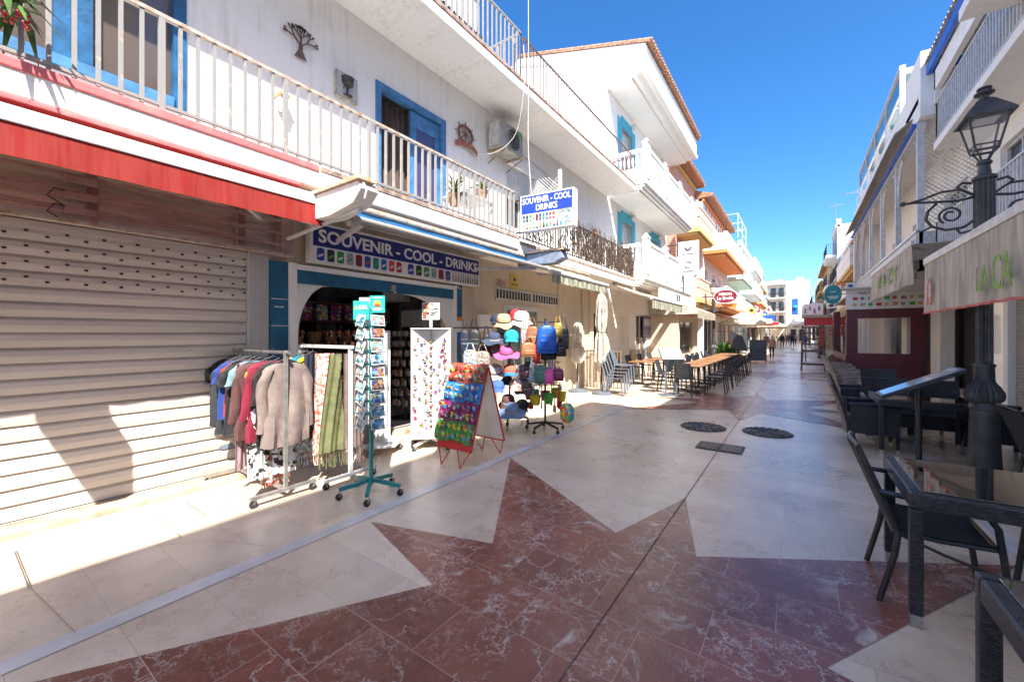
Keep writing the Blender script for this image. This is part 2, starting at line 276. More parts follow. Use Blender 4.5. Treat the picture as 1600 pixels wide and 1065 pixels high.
M['skin'] = mat('skin', (0.45, 0.27, 0.19), 0.5, 0, 0.08)
M['inside'] = mat('dim_interior_paint', (0.38, 0.36, 0.38), 0.8, 0, 0.2)
M['inside_dark'] = mat('opening_shade_colour', (0.035, 0.028, 0.03), 0.7, 0, 0.3)  # shade inside unlit openings, put into one near-black colour
M['stone_panel'] = mat('pink_stone_panel', (0.46, 0.30, 0.19), 0.5, 0, 0.2, 4)
M['concrete'] = mat('step_concrete', (0.50, 0.40, 0.29), 0.8, 0, 0.25, 5, 0.3, 30)
M['lattice'] = mat('white_lattice', (0.72, 0.70, 0.66), 0.6, 0, 0.1)
M['teal_ink'] = mat('teal_sign', (0.01, 0.22, 0.25), 0.4, 0, 0.08)
M['maroon_sign'] = mat('maroon_sign', (0.20, 0.015, 0.03), 0.4, 0, 0.08)
M['bright_blue'] = mat('bright_blue', (0.02, 0.12, 0.55), 0.4, 0, 0.1)
def colmat(name, c, rough=0.75, **k):
    if name not in M: M[name] = mat(name, tuple(v*0.55 for v in c) if name.startswith('cloth_') else c, rough, 0, 0.14, 9, 0.25, 60, **k)
    return M[name]
M['photo_sea'] = printed('postcard_print_sea', [(0.05,0.16,0.38), (0.12,0.36,0.60), (0.55,0.68,0.75), (0.02,0.09,0.22), (0.45,0.38,0.28), (0.10,0.22,0.12)], 34)
M['photo_sun'] = printed('postcard_print_sunset', [(0.05,0.06,0.14), (0.30,0.10,0.04), (0.45,0.22,0.05), (0.03,0.05,0.14), (0.15,0.25,0.42)], 30)
M['photo_town'] = printed('postcard_print_town', [(0.55,0.55,0.52), (0.14,0.36,0.60), (0.62,0.58,0.50), (0.10,0.24,0.10), (0.45,0.12,0.10), (0.25,0.45,0.65)], 42)
M['multi'] = printed('souvenir_paint', [(0.55,0.25,0.05), (0.05,0.20,0.45), (0.60,0.50,0.35), (0.45,0.05,0.05), (0.08,0.25,0.10), (0.03,0.03,0.03)], 90)
M['prodA'] = printed('print_brown', [(0.30,0.12,0.06), (0.10,0.04,0.03), (0.60,0.45,0.30), (0.55,0.06,0.05), (0.20,0.08,0.05)], 26)
M['prodB'] = printed('print_blue', [(0.02,0.22,0.60), (0.05,0.35,0.70), (0.70,0.72,0.75), (0.25,0.05,0.10), (0.55,0.45,0.10)], 24)
M['prodC'] = printed('print_purple', [(0.25,0.03,0.20), (0.16,0.03,0.25), (0.55,0.50,0.50), (0.45,0.05,0.08), (0.05,0.10,0.20)], 26)
M['prodD'] = printed('print_green', [(0.06,0.32,0.05), (0.15,0.45,0.05), (0.65,0.55,0.05), (0.60,0.10,0.05), (0.05,0.30,0.60)], 26)
M['beach'] = printed('beach_toy_colours', [(0.65,0.04,0.04), (0.70,0.55,0.03), (0.03,0.30,0.65), (0.10,0.45,0.10), (0.70,0.25,0.03)], 22)
M['stripe_bag'] = banded('striped_cloth', (0.70,0.65,0.60), (0.35,0.08,0.14), 0, 0.03)
M['floral_red'] = printed('red_floral_cloth', [(0.60,0.52,0.46), (0.62,0.55,0.5), (0.50,0.10,0.08), (0.55,0.2,0.15), (0.6,0.5,0.4)], 38, 0.8)
M['palm_print'] = printed('black_white_print_cloth', [(0.75,0.74,0.72), (0.02,0.02,0.02), (0.75,0.74,0.72), (0.72,0.7,0.7), (0.03,0.03,0.03)], 24, 0.8)
def translucent(m, amt):
    n = m.node_tree.nodes; l = m.node_tree.links; b = n['Principled BSDF']; out = n['Material Output']
    tr = n.new('ShaderNodeBsdfTranslucent'); mx = n.new('ShaderNodeMixShader'); mx.inputs[0].default_value = amt
    src = b.inputs['Base Color'].links[0].from_socket; l.new(src, tr.inputs['Color'])
    l.new(b.outputs[0], mx.inputs[1]); l.new(tr.outputs[0], mx.inputs[2]); l.new(mx.outputs[0], out.inputs['Surface'])
for k_ in ('grey_fabric', 'cream_fabric', 'white_fabric', 'stripe_fabric', 'red_fabric', 'blue_fabric'): translucent(M[k_], 0.45)
# ---------------- mesh builder ----------------
ORG = {}
def tag(o, label=None, cat=None, group=None, kind=None):
    if label: o['label'] = label
    if cat: o['category'] = cat
    if group: o['group'] = group
    if kind: o['kind'] = kind
    return o
def thing(name, label, cat, loc=(0,0,0), rz=0, group=None):
    o = bpy.data.objects.new(name, None); COL.objects.link(o); o.empty_display_size = 0.2
    o.location = loc; o.rotation_euler = (0, 0, rz); ORG[o.name] = Vector(loc)
    return tag(o, label, cat, group)
class B:
    def __init__(s): s.v = []; s.f = []; s.m = []
    def add(s, vs, fs, mi=0):
        k = len(s.v); s.v += [tuple(p) for p in vs]
        for q in fs: s.f.append(tuple(i+k for i in q)); s.m.append(mi)
        return s
    def box(s, x0, x1, y0, y1, z0, z1, mi=0):
        if x0 > x1: x0, x1 = x1, x0
        if y0 > y1: y0, y1 = y1, y0
        if z0 > z1: z0, z1 = z1, z0
        return s.add([(x0,y0,z0),(x1,y0,z0),(x1,y1,z0),(x0,y1,z0),(x0,y0,z1),(x1,y0,z1),(x1,y1,z1),(x0,y1,z1)],
              [(0,3,2,1),(4,5,6,7),(0,1,5,4),(1,2,6,5),(2,3,7,6),(3,0,4,7)], mi)
    def obox(s, c, ax, ay, az, mi=0):
        """oriented box: centre and three half vectors"""
        c, ax, ay, az = map(Vector, (c, ax, ay, az))
        vs = [c+i*ax+j*ay+k*az for k in (-1,1) for i, j in ((-1,-1),(1,-1),(1,1),(-1,1))]
        return s.add(vs, [(0,3,2,1),(4,5,6,7),(0,1,5,4),(1,2,6,5),(2,3,7,6),(3,0,4,7)], mi)
    def bar(s, a, b, w, h=None, mi=0, up=(0,0,1)):
        a, b = Vector(a), Vector(b); h = h or w; d = b-a
        if d.length < 1e-6: return s
        dn = d.normalized(); u = Vector(up)
        if abs(dn.dot(u)) > 0.97: u = Vector((0,1,0))
        x = dn.cross(u).normalized(); y = x.cross(dn).normalized()
        return s.obox((a+b)/2, d/2, x*w/2, y*h/2, mi)
    def tube(s, pts, r, n=8, mi=0, cap=True, rs=None):
        pts = [Vector(p) for p in pts]; rings = []; prev = None
        for i, p in enumerate(pts):
            d = (pts[min(i+1, len(pts)-1)]-pts[max(i-1, 0)])
            if d.length < 1e-9: d = Vector((0,0,1))
            d.normalize()
            if prev is None:
                u = Vector((0,0,1)) if abs(d.z) < 0.9 else Vector((1,0,0)); x = d.cross(u).normalized()
            else: x = (prev-d*prev.dot(d)).normalized()
            prev = x; y = d.cross(x); rr = rs[i] if rs else r
            rings.append([p+rr*(math.cos(2*math.pi*k/n)*x+math.sin(2*math.pi*k/n)*y) for k in range(n)])
        return s.loft(rings, mi, cap)
    def loft(s, rings, mi=0, cap=True, closed=True):
        n = len(rings[0]); vs = [p for r_ in rings for p in r_]; fs = []
        for i in range(len(rings)-1):
            for k in range(n if closed else n-1):
                a = i*n+k; b = i*n+(k+1) % n; fs.append((a, b, b+n, a+n))
        if cap and closed: fs.append(tuple(range(n-1, -1, -1))); fs.append(tuple(range((len(rings)-1)*n, len(rings)*n)))
        return s.add(vs, fs, mi)
    def lathe(s, prof, c=(0,0,0), n=20, mi=0, flute=0, fl=0.0, cap=True):
        rings = []
        for r_, z in prof:
            ring = []
            for k in range(n):
                a = 2*math.pi*k/n; rr = r_*(1-(fl if (flute and k % 2) else 0))
                ring.append((c[0]+rr*math.cos(a), c[1]+rr*math.sin(a), c[2]+z))
            rings.append(ring)
        return s.loft(rings, mi, cap)
    def prism(s, poly, a, b, mi=0):
        """poly: list of 3-D points (planar); extruded by vector from a to b offsets"""
        a, b = Vector(a), Vector(b); n = len(poly)
        vs = [Vector(p)+a for p in poly]+[Vector(p)+b for p in poly]
        fs = [tuple(range(n-1,-1,-1)), tuple(range(n, 2*n))]+[(i, (i+1) % n, (i+1) % n+n, i+n) for i in range(n)]
        return s.add(vs, fs, mi)
    def quad(s, a, b, c, d_, mi=0): return s.add([a, b, c, d_], [(0,1,2,3)], mi)
    def grid(s, fn, nu, nv, mi=0, thick=None):
        vs = [fn(i/nu, j/nv) for j in range(nv+1) for i in range(nu+1)]
        fs = [(j*(nu+1)+i, j*(nu+1)+i+1, (j+1)*(nu+1)+i+1, (j+1)*(nu+1)+i) for j in range(nv) for i in range(nu)]
        if thick is not None:
            t = Vector(thick); k = len(vs); vs = [Vector(p) for p in vs]; vs += [p+t for p in vs]
            f2 = [tuple(i+k for i in reversed(q)) for q in fs]; ed = []
            for i in range(nu): ed += [(i+1, i, i+k, i+1+k), (nv*(nu+1)+i, nv*(nu+1)+i+1, nv*(nu+1)+i+1+k, nv*(nu+1)+i+k)]
            for j in range(nv): a = j*(nu+1); c = (j+1)*(nu+1); ed += [(a, c, c+k, a+k), (c+nu, a+nu, a+nu+k, c+nu+k)]
            fs = fs+f2+ed
        return s.add(vs, fs, mi)
    def sphere(s, c, r, n=10, mi=0, sq=(1,1,1)):
        rings = []
        for j in range(1, n):
            a = math.pi*j/n
            rings.append([(c[0]+sq[0]*r*math.sin(a)*math.cos(2*math.pi*k/(n+2)), c[1]+sq[1]*r*math.sin(a)*math.sin(2*math.pi*k/(n+2)), c[2]-sq[2]*r*math.cos(a)) for k in range(n+2)])
        return s.loft(rings, mi)
    def build(s, name, mats, parent=None, smooth=False, bevel=0.0, label=None, cat=None, group=None, kind=None, origin=None, fix=True):
        me = bpy.data.meshes.new(name)
        off = Vector((0,0,0))
        root = parent
        if parent is not None:
            while root.parent is not None: root = root.parent
            off = ORG.get(root.name, Vector((0,0,0)))
        elif origin is not None: off = Vector(origin)
        me.from_pydata([(p[0]-off.x, p[1]-off.y, p[2]-off.z) for p in s.v], [], s.f)
        if not isinstance(mats, (list, tuple)): mats = [mats]
        for m_ in mats: me.materials.append(m_)
        for i, p in enumerate(me.polygons): p.material_index = s.m[i]
        if fix:
            bm = bmesh.new(); bm.from_mesh(me); bmesh.ops.recalc_face_normals(bm, faces=bm.faces); bm.to_mesh(me); bm.free()
        if smooth:
            for p in me.polygons: p.use_smooth = True
            try: me.set_sharp_from_angle(angle=R(38))
            except Exception: pass
        me.update()
        o = bpy.data.objects.new(name, me); COL.objects.link(o)
        if parent is not None: o.parent = parent
        elif origin is not None: o.location = off
        if bevel:
            md = o.modifiers.new('bevel', 'BEVEL'); md.width = bevel; md.segments = 2; md.limit_method = 'ANGLE'
        tag(o, label, cat, group, kind)
        return o
def copy_tree(o, parent=None):
    c = o.copy(); COL.objects.link(c)
    if parent is not None: c.parent = parent; c.matrix_parent_inverse = o.matrix_parent_inverse.copy()
    for ch in list(CH.get(o.name, [])): copy_tree(ch, c)
    return c
CH = {}
def index_children():
    CH.clear()
    for o in bpy.data.objects:
        if o.parent: CH.setdefault(o.parent.name, []).append(o)
def place(proto, used, loc, rz, label=None, group=None, scale=None):
    """first call moves the prototype itself, later calls copy it and its parts"""
    o = proto if not used else copy_tree(proto)
    o.location = loc; o.rotation_euler = (0, 0, rz)
    if scale: o.scale = (scale,)*3
    if label: o['label'] = label
    if group: o['group'] = group
    return o
def text_part(string, org, xd, yd, width, height, m_, parent, name='lettering', depth=0.004, bold=0.0, label=None, shear=0.0):
    cu = bpy.data.curves.new('lettering', 'FONT'); cu.body = string; cu.extrude = 0.02; cu.resolution_u = 3; cu.offset = bold; cu.shear = shear
    tmp = bpy.data.objects.new('tmp', cu); COL.objects.link(tmp)
    me = bpy.data.meshes.new_from_object(tmp); bpy.data.objects.remove(tmp)
    xs = [v.co.x for v in me.vertices]; ys = [v.co.y for v in me.vertices]
    x0, x1, y0, y1 = min(xs), max(xs), min(ys), max(ys)
    org, xd, yd = Vector(org), Vector(xd).normalized(), Vector(yd).normalized(); nd = xd.cross(yd)
    root = parent
    while root.parent is not None: root = root.parent
    off = ORG.get(root.name, Vector((0,0,0)))
    for v in me.vertices:
        a = (v.co.x-x0)/(x1-x0)*width; b = (v.co.y-y0)/(y1-y0)*height
        v.co = org+xd*a+yd*b+nd*(depth*(v.co.z+0.02)/0.04)-off
    me.materials.clear(); me.materials.append(m_)
    o = bpy.data.objects.new(name, me); COL.objects.link(o); o.parent = parent
    if label: o['label'] = label
    return o

# =====================================================================
# SETTING: ground, marble paving
# =====================================================================
M['marble_cream'] = marble('cream_marble', (0.80, 0.67, 0.53), (0.70, 0.57, 0.44), (0.36, 0.27, 0.19), 0.80, 0.40, (0.48, 0.41, 0.33), 1.9, 0.010, 0.25, off=(0.1, 0.2), tint=0.14)
M['marble_red'] = marble('red_marble', (0.35, 0.125, 0.085), (0.24, 0.08, 0.055), (0.72, 0.62, 0.55), 0.60, 0.40, (0.50, 0.34, 0.29), 2.6, 0.020, 0.24, off=(0.1, 0.2), second=True, tint=0.3)
M['strip_blue'] = mat('grey_marble_strip', (0.60, 0.59, 0.58), 0.25, 0, 0.1, 3)
b = B(); b.quad((-400,-150,0), (400,-150,0), (400,500,0), (-400,500,0)); b.build('ground', M['marble_cream'], kind='structure')
# red star inlays along the middle of the street
STX = -0.9
def star(cy):
    q = [(-2.15, 2.16), (-0.30, 1.01), (0, 2.08), (0.30, 1.01), (2.15, 2.16), (1.01, 0.31), (2.08, 0), (1.01, -0.31), (2.15, -2.16), (0.30, -1.01), (0, -2.08), (-0.30, -1.01), (-2.15, -2.16), (-1.01, -0.31), (-2.08, 0), (-1.01, 0.31)]
    return [(STX+x, cy+y, 0.004) for x, y in q]
b = B()
for k in range(-1, 7):
    p = star(2.16+8.54*k); c = (STX, 2.16+8.54*k, 0.004)
    b.add([c]+p, [(0, i+1, (i+1) % 16+1) for i in range(16)])
b.build('pavement', M['marble_red'], kind='structure')
b = B()
for x0 in (-3.19, 1.27): b.quad((x0, -12, 0.004), (x0+0.13, -12, 0.004), (x0+0.13, 60, 0.004), (x0, 60, 0.004))
b.build('pavement', M['strip_blue'], kind='structure')
b = B()
b.quad((STX-0.003, -12, 0.008), (STX+0.003, -12, 0.008), (STX+0.003, 60, 0.008), (STX-0.003, 60, 0.008))
def jl(a, c, w_=0.008):
    a, c = Vector(a), Vector(c); d_ = (c-a).normalized(); s_ = Vector((-d_.y, d_.x, 0))*w_
    b.quad(a-s_, c-s_, c+s_, a+s_)
z = 0.008
# dark joints round the cover slabs in the left walkway
for y0, y1 in ((-0.35, 0.36), (0.37, 1.14), (1.40, 2.2)):
    x0, x1 = (-4.72, -3.98) if y1 < 1.3 else (-4.78, -4.25)
    for a, c in (((x0,y0,z),(x1,y0,z)), ((x1,y0,z),(x1,y1,z)), ((x1,y1,z),(x0,y1,z)), ((x0,y1,z),(x0,y0,z))): jl(a, c, 0.0025)
b.build('pavement', mat('dark_joint', (0.10, 0.08, 0.065), 0.9), kind='structure')
b = B(); jl((-3.98, 0.365, z), (-3.16, 0.45, z), 0.0015)
for pts in ([(-3.95,1.0),(-3.7,1.28),(-3.55,1.33),(-3.2,1.5)],):
    for p_, q_ in zip(pts, pts[1:]): jl((*p_, z), (*q_, z), 0.0015)
b.build('pavement', mat('hair_crack', (0.26, 0.21, 0.16), 0.9), kind='structure')
# threshold step along the left fronts
b = B(); b.box(-5.29, -5.02, -8, 2.16, 0, 0.05); b.box(-5.29, -5.12, 2.6, 5.7, 0, 0.06); b.build('path', M['concrete'], kind='structure', bevel=0.006)
# far zone: pale crossing strip
b = B(); b.quad((-6, 42, 0.012), (6, 42, 0.012), (6, 45.5, 0.012), (-6, 45.5, 0.012)); b.build('road', mat('pale_concrete_strip', (0.7, 0.68, 0.64), 0.6), kind='structure')

# manhole covers and drain
def manhole(x, y, label):
    b = B(); b.lathe([(0.36, 0.0), (0.36, 0.010), (0.34, 0.012)], (x, y, 0.002), 40); t = thing('manhole_cover', label, 'manhole cover', (x, y, 0), group='round manhole covers')
    b.build('cover_plate', M['lid'], t, smooth=False)
    b = B()
    for rr in (0.08, 0.16, 0.24, 0.32):
        nseg = int(rr*60)
        for k in range(nseg):
            a = 2*math.pi*(k+0.15)/nseg; a2 = 2*math.pi*(k+0.8)/nseg
            b.tube([(x+rr*math.cos(a+(a2-a)*i/3), y+rr*math.sin(a+(a2-a)*i/3), 0.016) for i in range(4)], 0.012, 5)
    b.build('raised_pattern', M['lid2'], t)
M['lid'] = mat('cast_iron_lid', (0.07, 0.065, 0.06), 0.5, 0.5, 0.3, 20, 0.4, 60)
M['lid2'] = mat('cast_iron_worn', (0.15, 0.14, 0.13), 0.35, 0.5, 0.3, 20)
manhole(-1.34, 7.65, 'round iron manhole cover in the cream paving, left of the dark centre joint')
manhole(-0.41, 7.81, 'round iron manhole cover in the cream paving, right of the dark centre joint')
t = thing('drain_grate', 'rectangular dark drain grate of slots across the centre joint of the paving', 'drain', (-0.9, 6.41, 0))
b = B(); b.box(-1.19, -0.61, 6.19, 6.63, 0.001, 0.010); b.build('grate_frame', M['lid'], t)
b = B()
for k in range(13):
    for xx in (-1.15, -0.87): b.box(xx, xx+0.24, 6.22+k*0.031, 6.238+k*0.031, 0.0105, 0.017)
b.build('grate_bars', M['lid2'], t)
# =====================================================================
# BUILDINGS
# =====================================================================
def wallx(b, X, th, y0, y1, z0, z1, holes, mi=0):
    """wall in the plane x = X, thickness th towards +-x, with rectangular holes (ya, yb, za, zb)"""
    ys = sorted({y0, y1, *[v for h in holes for v in h[:2] if y0 < v < y1]})
    zs = sorted({z0, z1, *[v for h in holes for v in h[2:] if z0 < v < z1]})
    k = {}; vs = []; fs = []
    def vid(i, j, s_):
        if (i, j, s_) not in k: k[(i, j, s_)] = len(vs); vs.append((X+(th if s_ else 0), ys[i], zs[j]))
        return k[(i, j, s_)]
    ny, nz_ = len(ys)-1, len(zs)-1
    def solid(i, j):
        if i < 0 or j < 0 or i >= ny or j >= nz_: return False
        cy, cz = (ys[i]+ys[i+1])/2, (zs[j]+zs[j+1])/2
        return not any(h[0] < cy < h[1] and h[2] < cz < h[3] for h in holes)
    for i in range(ny):
        for j in range(nz_):
            if not solid(i, j): continue
            fs.append((vid(i,j,0), vid(i+1,j,0), vid(i+1,j+1,0), vid(i,j+1,0)))
            fs.append((vid(i,j,1), vid(i,j+1,1), vid(i+1,j+1,1), vid(i+1,j,1)))
            if not solid(i-1, j): fs.append((vid(i,j,0), vid(i,j+1,0), vid(i,j+1,1), vid(i,j,1)))
            if not solid(i+1, j): fs.append((vid(i+1,j,0), vid(i+1,j,1), vid(i+1,j+1,1), vid(i+1,j+1,0)))
            if not solid(i, j-1): fs.append((vid(i,j,0), vid(i,j,1), vid(i+1,j,1), vid(i+1,j,0)))
            if not solid(i, j+1): fs.append((vid(i,j+1,0), vid(i+1,j+1,0), vid(i+1,j+1,1), vid(i,j+1,1)))
    b.add(vs, fs, mi); return b
def railing(b, a, c, z0, z1, step=0.12, w_=0.02, top=0.035, mi=0, mtop=None, mid=None, post=0.0, diag=False):
    """bars between a and c (xy), bottom and top rail"""
    a = Vector((*a, 0)); c = Vector((*c, 0)); L = (c-a).length; n = max(1, round(L/step)); d = (c-a)/n
    mt = mi if mtop is None else mtop
    Z = Vector((0,0,1))
    b.bar(a+Z*z1, c+Z*z1, top, top*0.7, mt); b.bar(a+Z*(z0+0.03), c+Z*(z0+0.03), w_*1.3, w_, mi)
    for i in range(n+1):
        p = a+d*i; ww = w_
        if post and i % 8 == 0: ww = w_*1.6
        b.bar(p+Z*(z0-(0.03 if ww > w_ else 0)), p+Z*(z1-top*0.36), ww, ww, mi)
    if mid: b.bar(a+Z*mid, c+Z*mid, w_, w_, mi)
    return b
def window(bld, X, out, y0, y1, z0, z1, fm, gm, frame=0.06, depth=0.10, mull=1, label=None, sill=None, shutter=0.0, name='window', rec=0.0):
    """a frame standing in the wall with its pane behind; out = +1/-1 outward x direction"""
    b = B(); xa = X-out*(rec+depth); xb = X-out*rec
    if rec == 0: xb = X+out*0.02
    b.box(xa, xb, y0, y0+frame, z0, z1); b.box(xa, xb, y1-frame, y1, z0, z1)
    b.box(xa, xb, y0+frame, y1-frame, z1-frame, z1); b.box(xa, xb, y0+frame, y1-frame, z0, z0+frame)
    for k in range(1, mull+1):
        ym = y0+(y1-y0)*k/(mull+1); b.box(xa, xb-out*0.01, ym-frame*0.45, ym+frame*0.45, z0+frame, z1-frame)
    f = b.build(name, fm, bld, label=label)
    g = B(); xg = (xa+xb)/2; g.box(xg-out*0.01, xg, y0+frame*0.9, y1-frame*0.9, z0+frame*0.9, z1-frame*0.9); g.build('pane', gm, f)
    if shutter:
        s_ = B(); zz = z1-frame
        while zz > z1-frame-(z1-z0)*shutter: s_.bar((xg+out*0.015, y0+frame, zz-0.02), (xg+out*0.015, y1-frame, zz-0.02), 0.016, 0.045); zz -= 0.05
        s_.build('roller_blind', M['white_metal'], f)
    if sill: b = B(); b.box(X, X+out*0.05, y0-0.04, y1+0.04, z0-0.06, z0-0.003); b.build('sill', sill, f)
    return f

# ---------------- left: long white building with balconies ----------------
A = thing('apartment_building', 'long white building with balconies above the souvenir shop, blue doors and worn plaster', 'building', (-5.3, 2.5, 0))
b = B()
wallx(b, -5.3, -0.25, -8, 13.2, 0.0, 3.19, [(-2.2, 2.16, -1, 3.09), (2.68, 5.57, -1, 2.42), (7.25, 8.75, -1, 2.25), (6.95, 8.35, 2.36, 2.6), (8.42, 9.95, 2.36, 2.6), (12.0, 13.0, -1, 2.3)])
b.build('wall', M['cream'], A, label='cream ground floor wall')
b = B()
wallx(b, -5.3, -0.25, -8, 13.2, 3.45, 6.25, [(-0.4, 1.56, 3.93, 5.65), (3.92, 5.44, 3.45, 5.5), (7.35, 8.7, 4.0, 5.45), (-4, -2, 4, 5.6)])
b.box(-9, -5.56, 13.0, 13.2, 0, 6.25); b.box(-9, -5.56, -8, -7.8, 0, 6.25)
b.box(-9, -8.8, -8, 13.2, 0, 6.25)
b.box(-5.3, -5.1, -2.6, -2.25, 0.0, 3.15)
b.build('wall', M['white'], A, label='white upper wall')
b = B(); b.box(-9, -5.3, -8, 13.2, 6.25, 6.42); b.box(-9, -5.8, -8, 13.2, 3.2, 3.44); b.build('roof', M['white'], A)
b = B(); b.box(-5.3, -4.3, -8, 6.38, 3.2, 3.44); b.box(-5.3, -4.32, 6.38, 13.1, 3.14, 3.36)
b.build('balcony_slab', M['white'], A, bevel=0.015, label='lower balcony slab')
b = B(); b.box(-4.4, -4.285, -8, 2.45, 3.375, 3.448); b.box(-4.42, -4.28, -8, 2.25, 3.155, 3.195)
b.build('slab_trim', M['redslab'], A, bevel=0.01, label='peeling red edge of the lower balcony')
b = B(); b.box(-4.36, -4.29, 2.47, 6.38, 3.385, 3.447); b.box(-4.44, -4.31, 6.4, 13.1, 3.30, 3.372); b.build('slab_trim', mat('weathered_edge', (0.42, 0.30, 0.23), 0.9, 0, 0.3, 9, 0.5, 30), A, bevel=0.01, label='weathered brown edge of the lower balcony')
b = B(); b.box(-5.299, -4.3, -8, 13.1, 6.24, 6.44); b.build('balcony_slab', M['white'], A, bevel=0.015, label='upper balcony slab')
b = B(); b.box(-4.37, -4.285, -8, 13.12, 6.40, 6.452); b.build('slab_trim', mat('tile_edge', (0.40, 0.24, 0.17), 0.9, 0, 0.3, 9, 0.5, 30), A, bevel=0.008, label='brown tile edge of the upper balcony')
b = B(); railing(b, (-4.33, -7.9), (-4.33, 6.24), 3.47, 4.24, 0.125, 0.026, 0.045, 0, 1, post=1); b.build('balcony_railing', [M['rail_white'], M['rail_cream']], A, label='white railing of the lower balcony')
# dark wrought railing with dry twigs
b = B(); railing(b, (-4.33, 6.45), (-4.33, 13.05), 3.42, 4.2, 0.115, 0.016, 0.03)
railing(b, (-5.2, 13.05), (-4.33, 13.05), 3.42, 4.2, 0.115, 0.016, 0.03)
rnd = random.Random(3)
for y0 in (6.75, 8.0, 9.25):
    for sg in (1, -1):
        for q in range(2):
            yy = y0+0.42+sg*0.18*(q+1)
            b.tube([(-4.31, yy+0.11*math.sin(a*0.9)*sg, 3.5+0.075*a) for a in range(9)], 0.012, 5)
    b.tube([(-4.31, y0+0.2, 3.8), (-4.31, y0+0.42, 4.12), (-4.31, y0+0.64, 3.8), (-4.31, y0+0.42, 3.5), (-4.31, y0+0.2, 3.8)], 0.013, 4)
b.build('balcony_railing', M['dark_iron'], A, label='dark wrought iron railing')
b = B()
for i in range(430):
    y = 8.7+rnd.random()*4.3; x = -4.33+rnd.uniform(-0.05, 0.05); z0 = 3.42+rnd.random()*0.1; h_ = rnd.uniform(0.45, 0.95)
    pts = [(x+rnd.uniform(-0.02, 0.02), y+rnd.uniform(-0.03, 0.03), z0+h_*q/4) for q in range(5)]
    b.tube(pts, 0.006, 3)
b.build('twig_screen', M['twig'], A)
# upper railings
b = B(); railing(b, (-4.33, -7.9), (-4.33, 6.46), 6.46, 7.33, 0.125, 0.024, 0.04)
railing(b, (-5.25, 6.46), (-4.33, 6.46), 6.46, 7.33, 0.14, 0.024, 0.04); b.build('balcony_railing', M['rail_white'], A, label='white railing of the upper balcony')
b = B(); railing(b, (-4.33, 6.55), (-4.33, 13.02), 6.45, 7.3, 0.13, 0.016, 0.035); railing(b, (-5.25, 13.02), (-4.33, 13.02), 6.45, 7.3, 0.13, 0.016, 0.035, mid=6.95)
b.build('balcony_railing', M['brown_iron'], A, label='brown railing of the upper balcony')
b = B(); b.box(-4.46, -4.42, -3, 5.35, 6.5, 7.9); b.build('privacy_screen', M['sign_white'], A)
b = B()
for k in range(60):
    y = 3.6+k*0.03; b.bar((-4.40, y, 6.52+0.12*(k % 2)), (-4.40, y+0.03, 6.52+0.12*((k+1) % 2)), 0.02, 0.03)
b.build('zigzag_trim', M['black_ink'], A)
# blue window on the left, curtains behind
w1 = window(A, -5.3, 1, -0.4, 1.56, 3.93, 5.65, M['blue_paint'], M['glass_room'], frame=0.11, depth=0.16, mull=0)
b = B()
b.box(-5.40, -5.275, 0.62, 0.86, 4.04, 5.54); b.box(-5.39, -5.27, 0.70, 0.72, 4.04, 5.54)
b.build('frame', M['blue_paint'], w1)
b = B(); b.box(-5.40, -5.26, -0.3, 1.45, 3.94, 4.035); b.build('sill', M['sky_paint'], w1)
b = B(); b.grid(lambda u, v: (-5.50+0.035*math.sin(u*60), -0.35+1.85*u, 4.0+1.6*v), 90, 2); b.build('curtain', mat('mauve_curtain', (0.36, 0.30, 0.36), 0.8), w1)
# blue balcony door
w2 = B(); w2.box(-5.42, -5.28, 3.92, 4.02, 3.46, 5.5); w2.box(-5.42, -5.28, 5.34, 5.44, 3.46, 5.5); w2.box(-5.42, -5.28, 4.02, 5.34, 5.40, 5.5)
w2 = w2.build('door', M['sky_paint'], A, bevel=0.006)
b = B(); b.box(-5.40, -5.34, 4.66, 4.78, 3.5, 5.38); b.box(-5.40, -5.34, 5.22, 5.335, 3.5, 5.38); b.box(-5.40, -5.34, 4.78, 5.22, 5.12, 5.38); b.box(-5.40, -5.34, 4.78, 5.22, 3.5, 3.72)
b.build('door_leaf', M['sky_paint'], w2, bevel=0.005)
b = B(); b.box(-5.38, -5.365, 4.77, 5.23, 3.7, 5.13); b.build('pane', glassy('door_glass_violet', (0.06, 0.05, 0.12), 0.06), w2)
b = B(); b.grid(lambda u, v: (-5.52+0.03*math.sin(u*40), 4.02+0.75*u, 3.46+1.94*v), 40, 2); b.build('curtain', mat('brown_curtain', (0.085, 0.055, 0.045), 0.8), w2)
# back of rooms
b = B(); b.box(-6.9, -6.85, -0.5, 1.7, 3.5, 6.2); b.box(-6.9, -6.85, 3.6, 5.7, 3.5, 6.2); b.box(-6.4, -6.35, 7.2, 8.9, 3.5, 6.2); b.build('room_wall', M['inside'], A)
window(A, -5.3, 1, 7.35, 8.7, 4.0, 5.45, M['white_metal'], M['glass_dark'], frame=0.07, depth=0.10, mull=1, shutter=0.45, rec=0.08)
# roller shutter on the far left
b = B(); y0, y1 = -2.18, 2.14; zt = 2.52; n = 19; hh = (zt-0.05)/n
for k in range(n):
    z0 = 0.05+k*hh; pr = [(-5.335, z0), (-5.305, z0+0.012), (-5.298, z0+hh*0.5), (-5.305, z0+hh-0.022), (-5.325, z0+hh-0.010), (-5.335, z0+hh)]
    b.loft([[(x, y, z) for x, z in pr] for y in (y0, y1)], 0, cap=False, closed=False)
b.box(-5.34, -5.27, y0, y1, 0.02, 0.05); b.box(-5.34, -5.285, y0, y1, 2.5, 2.56)
for r_ in range(4):
    zc = 0.05+(18-r_)*hh+hh*0.5
    for c in range(36):
        y = -2.0+c*0.1175; zz = zc+(0.018 if c % 2 else -0.018)
        b.add([(-5.2955, y+0.016*math.cos(a*math.pi/4), zz+0.011*math.sin(a*math.pi/4)) for a in range(8)], [tuple(range(8))], 1)
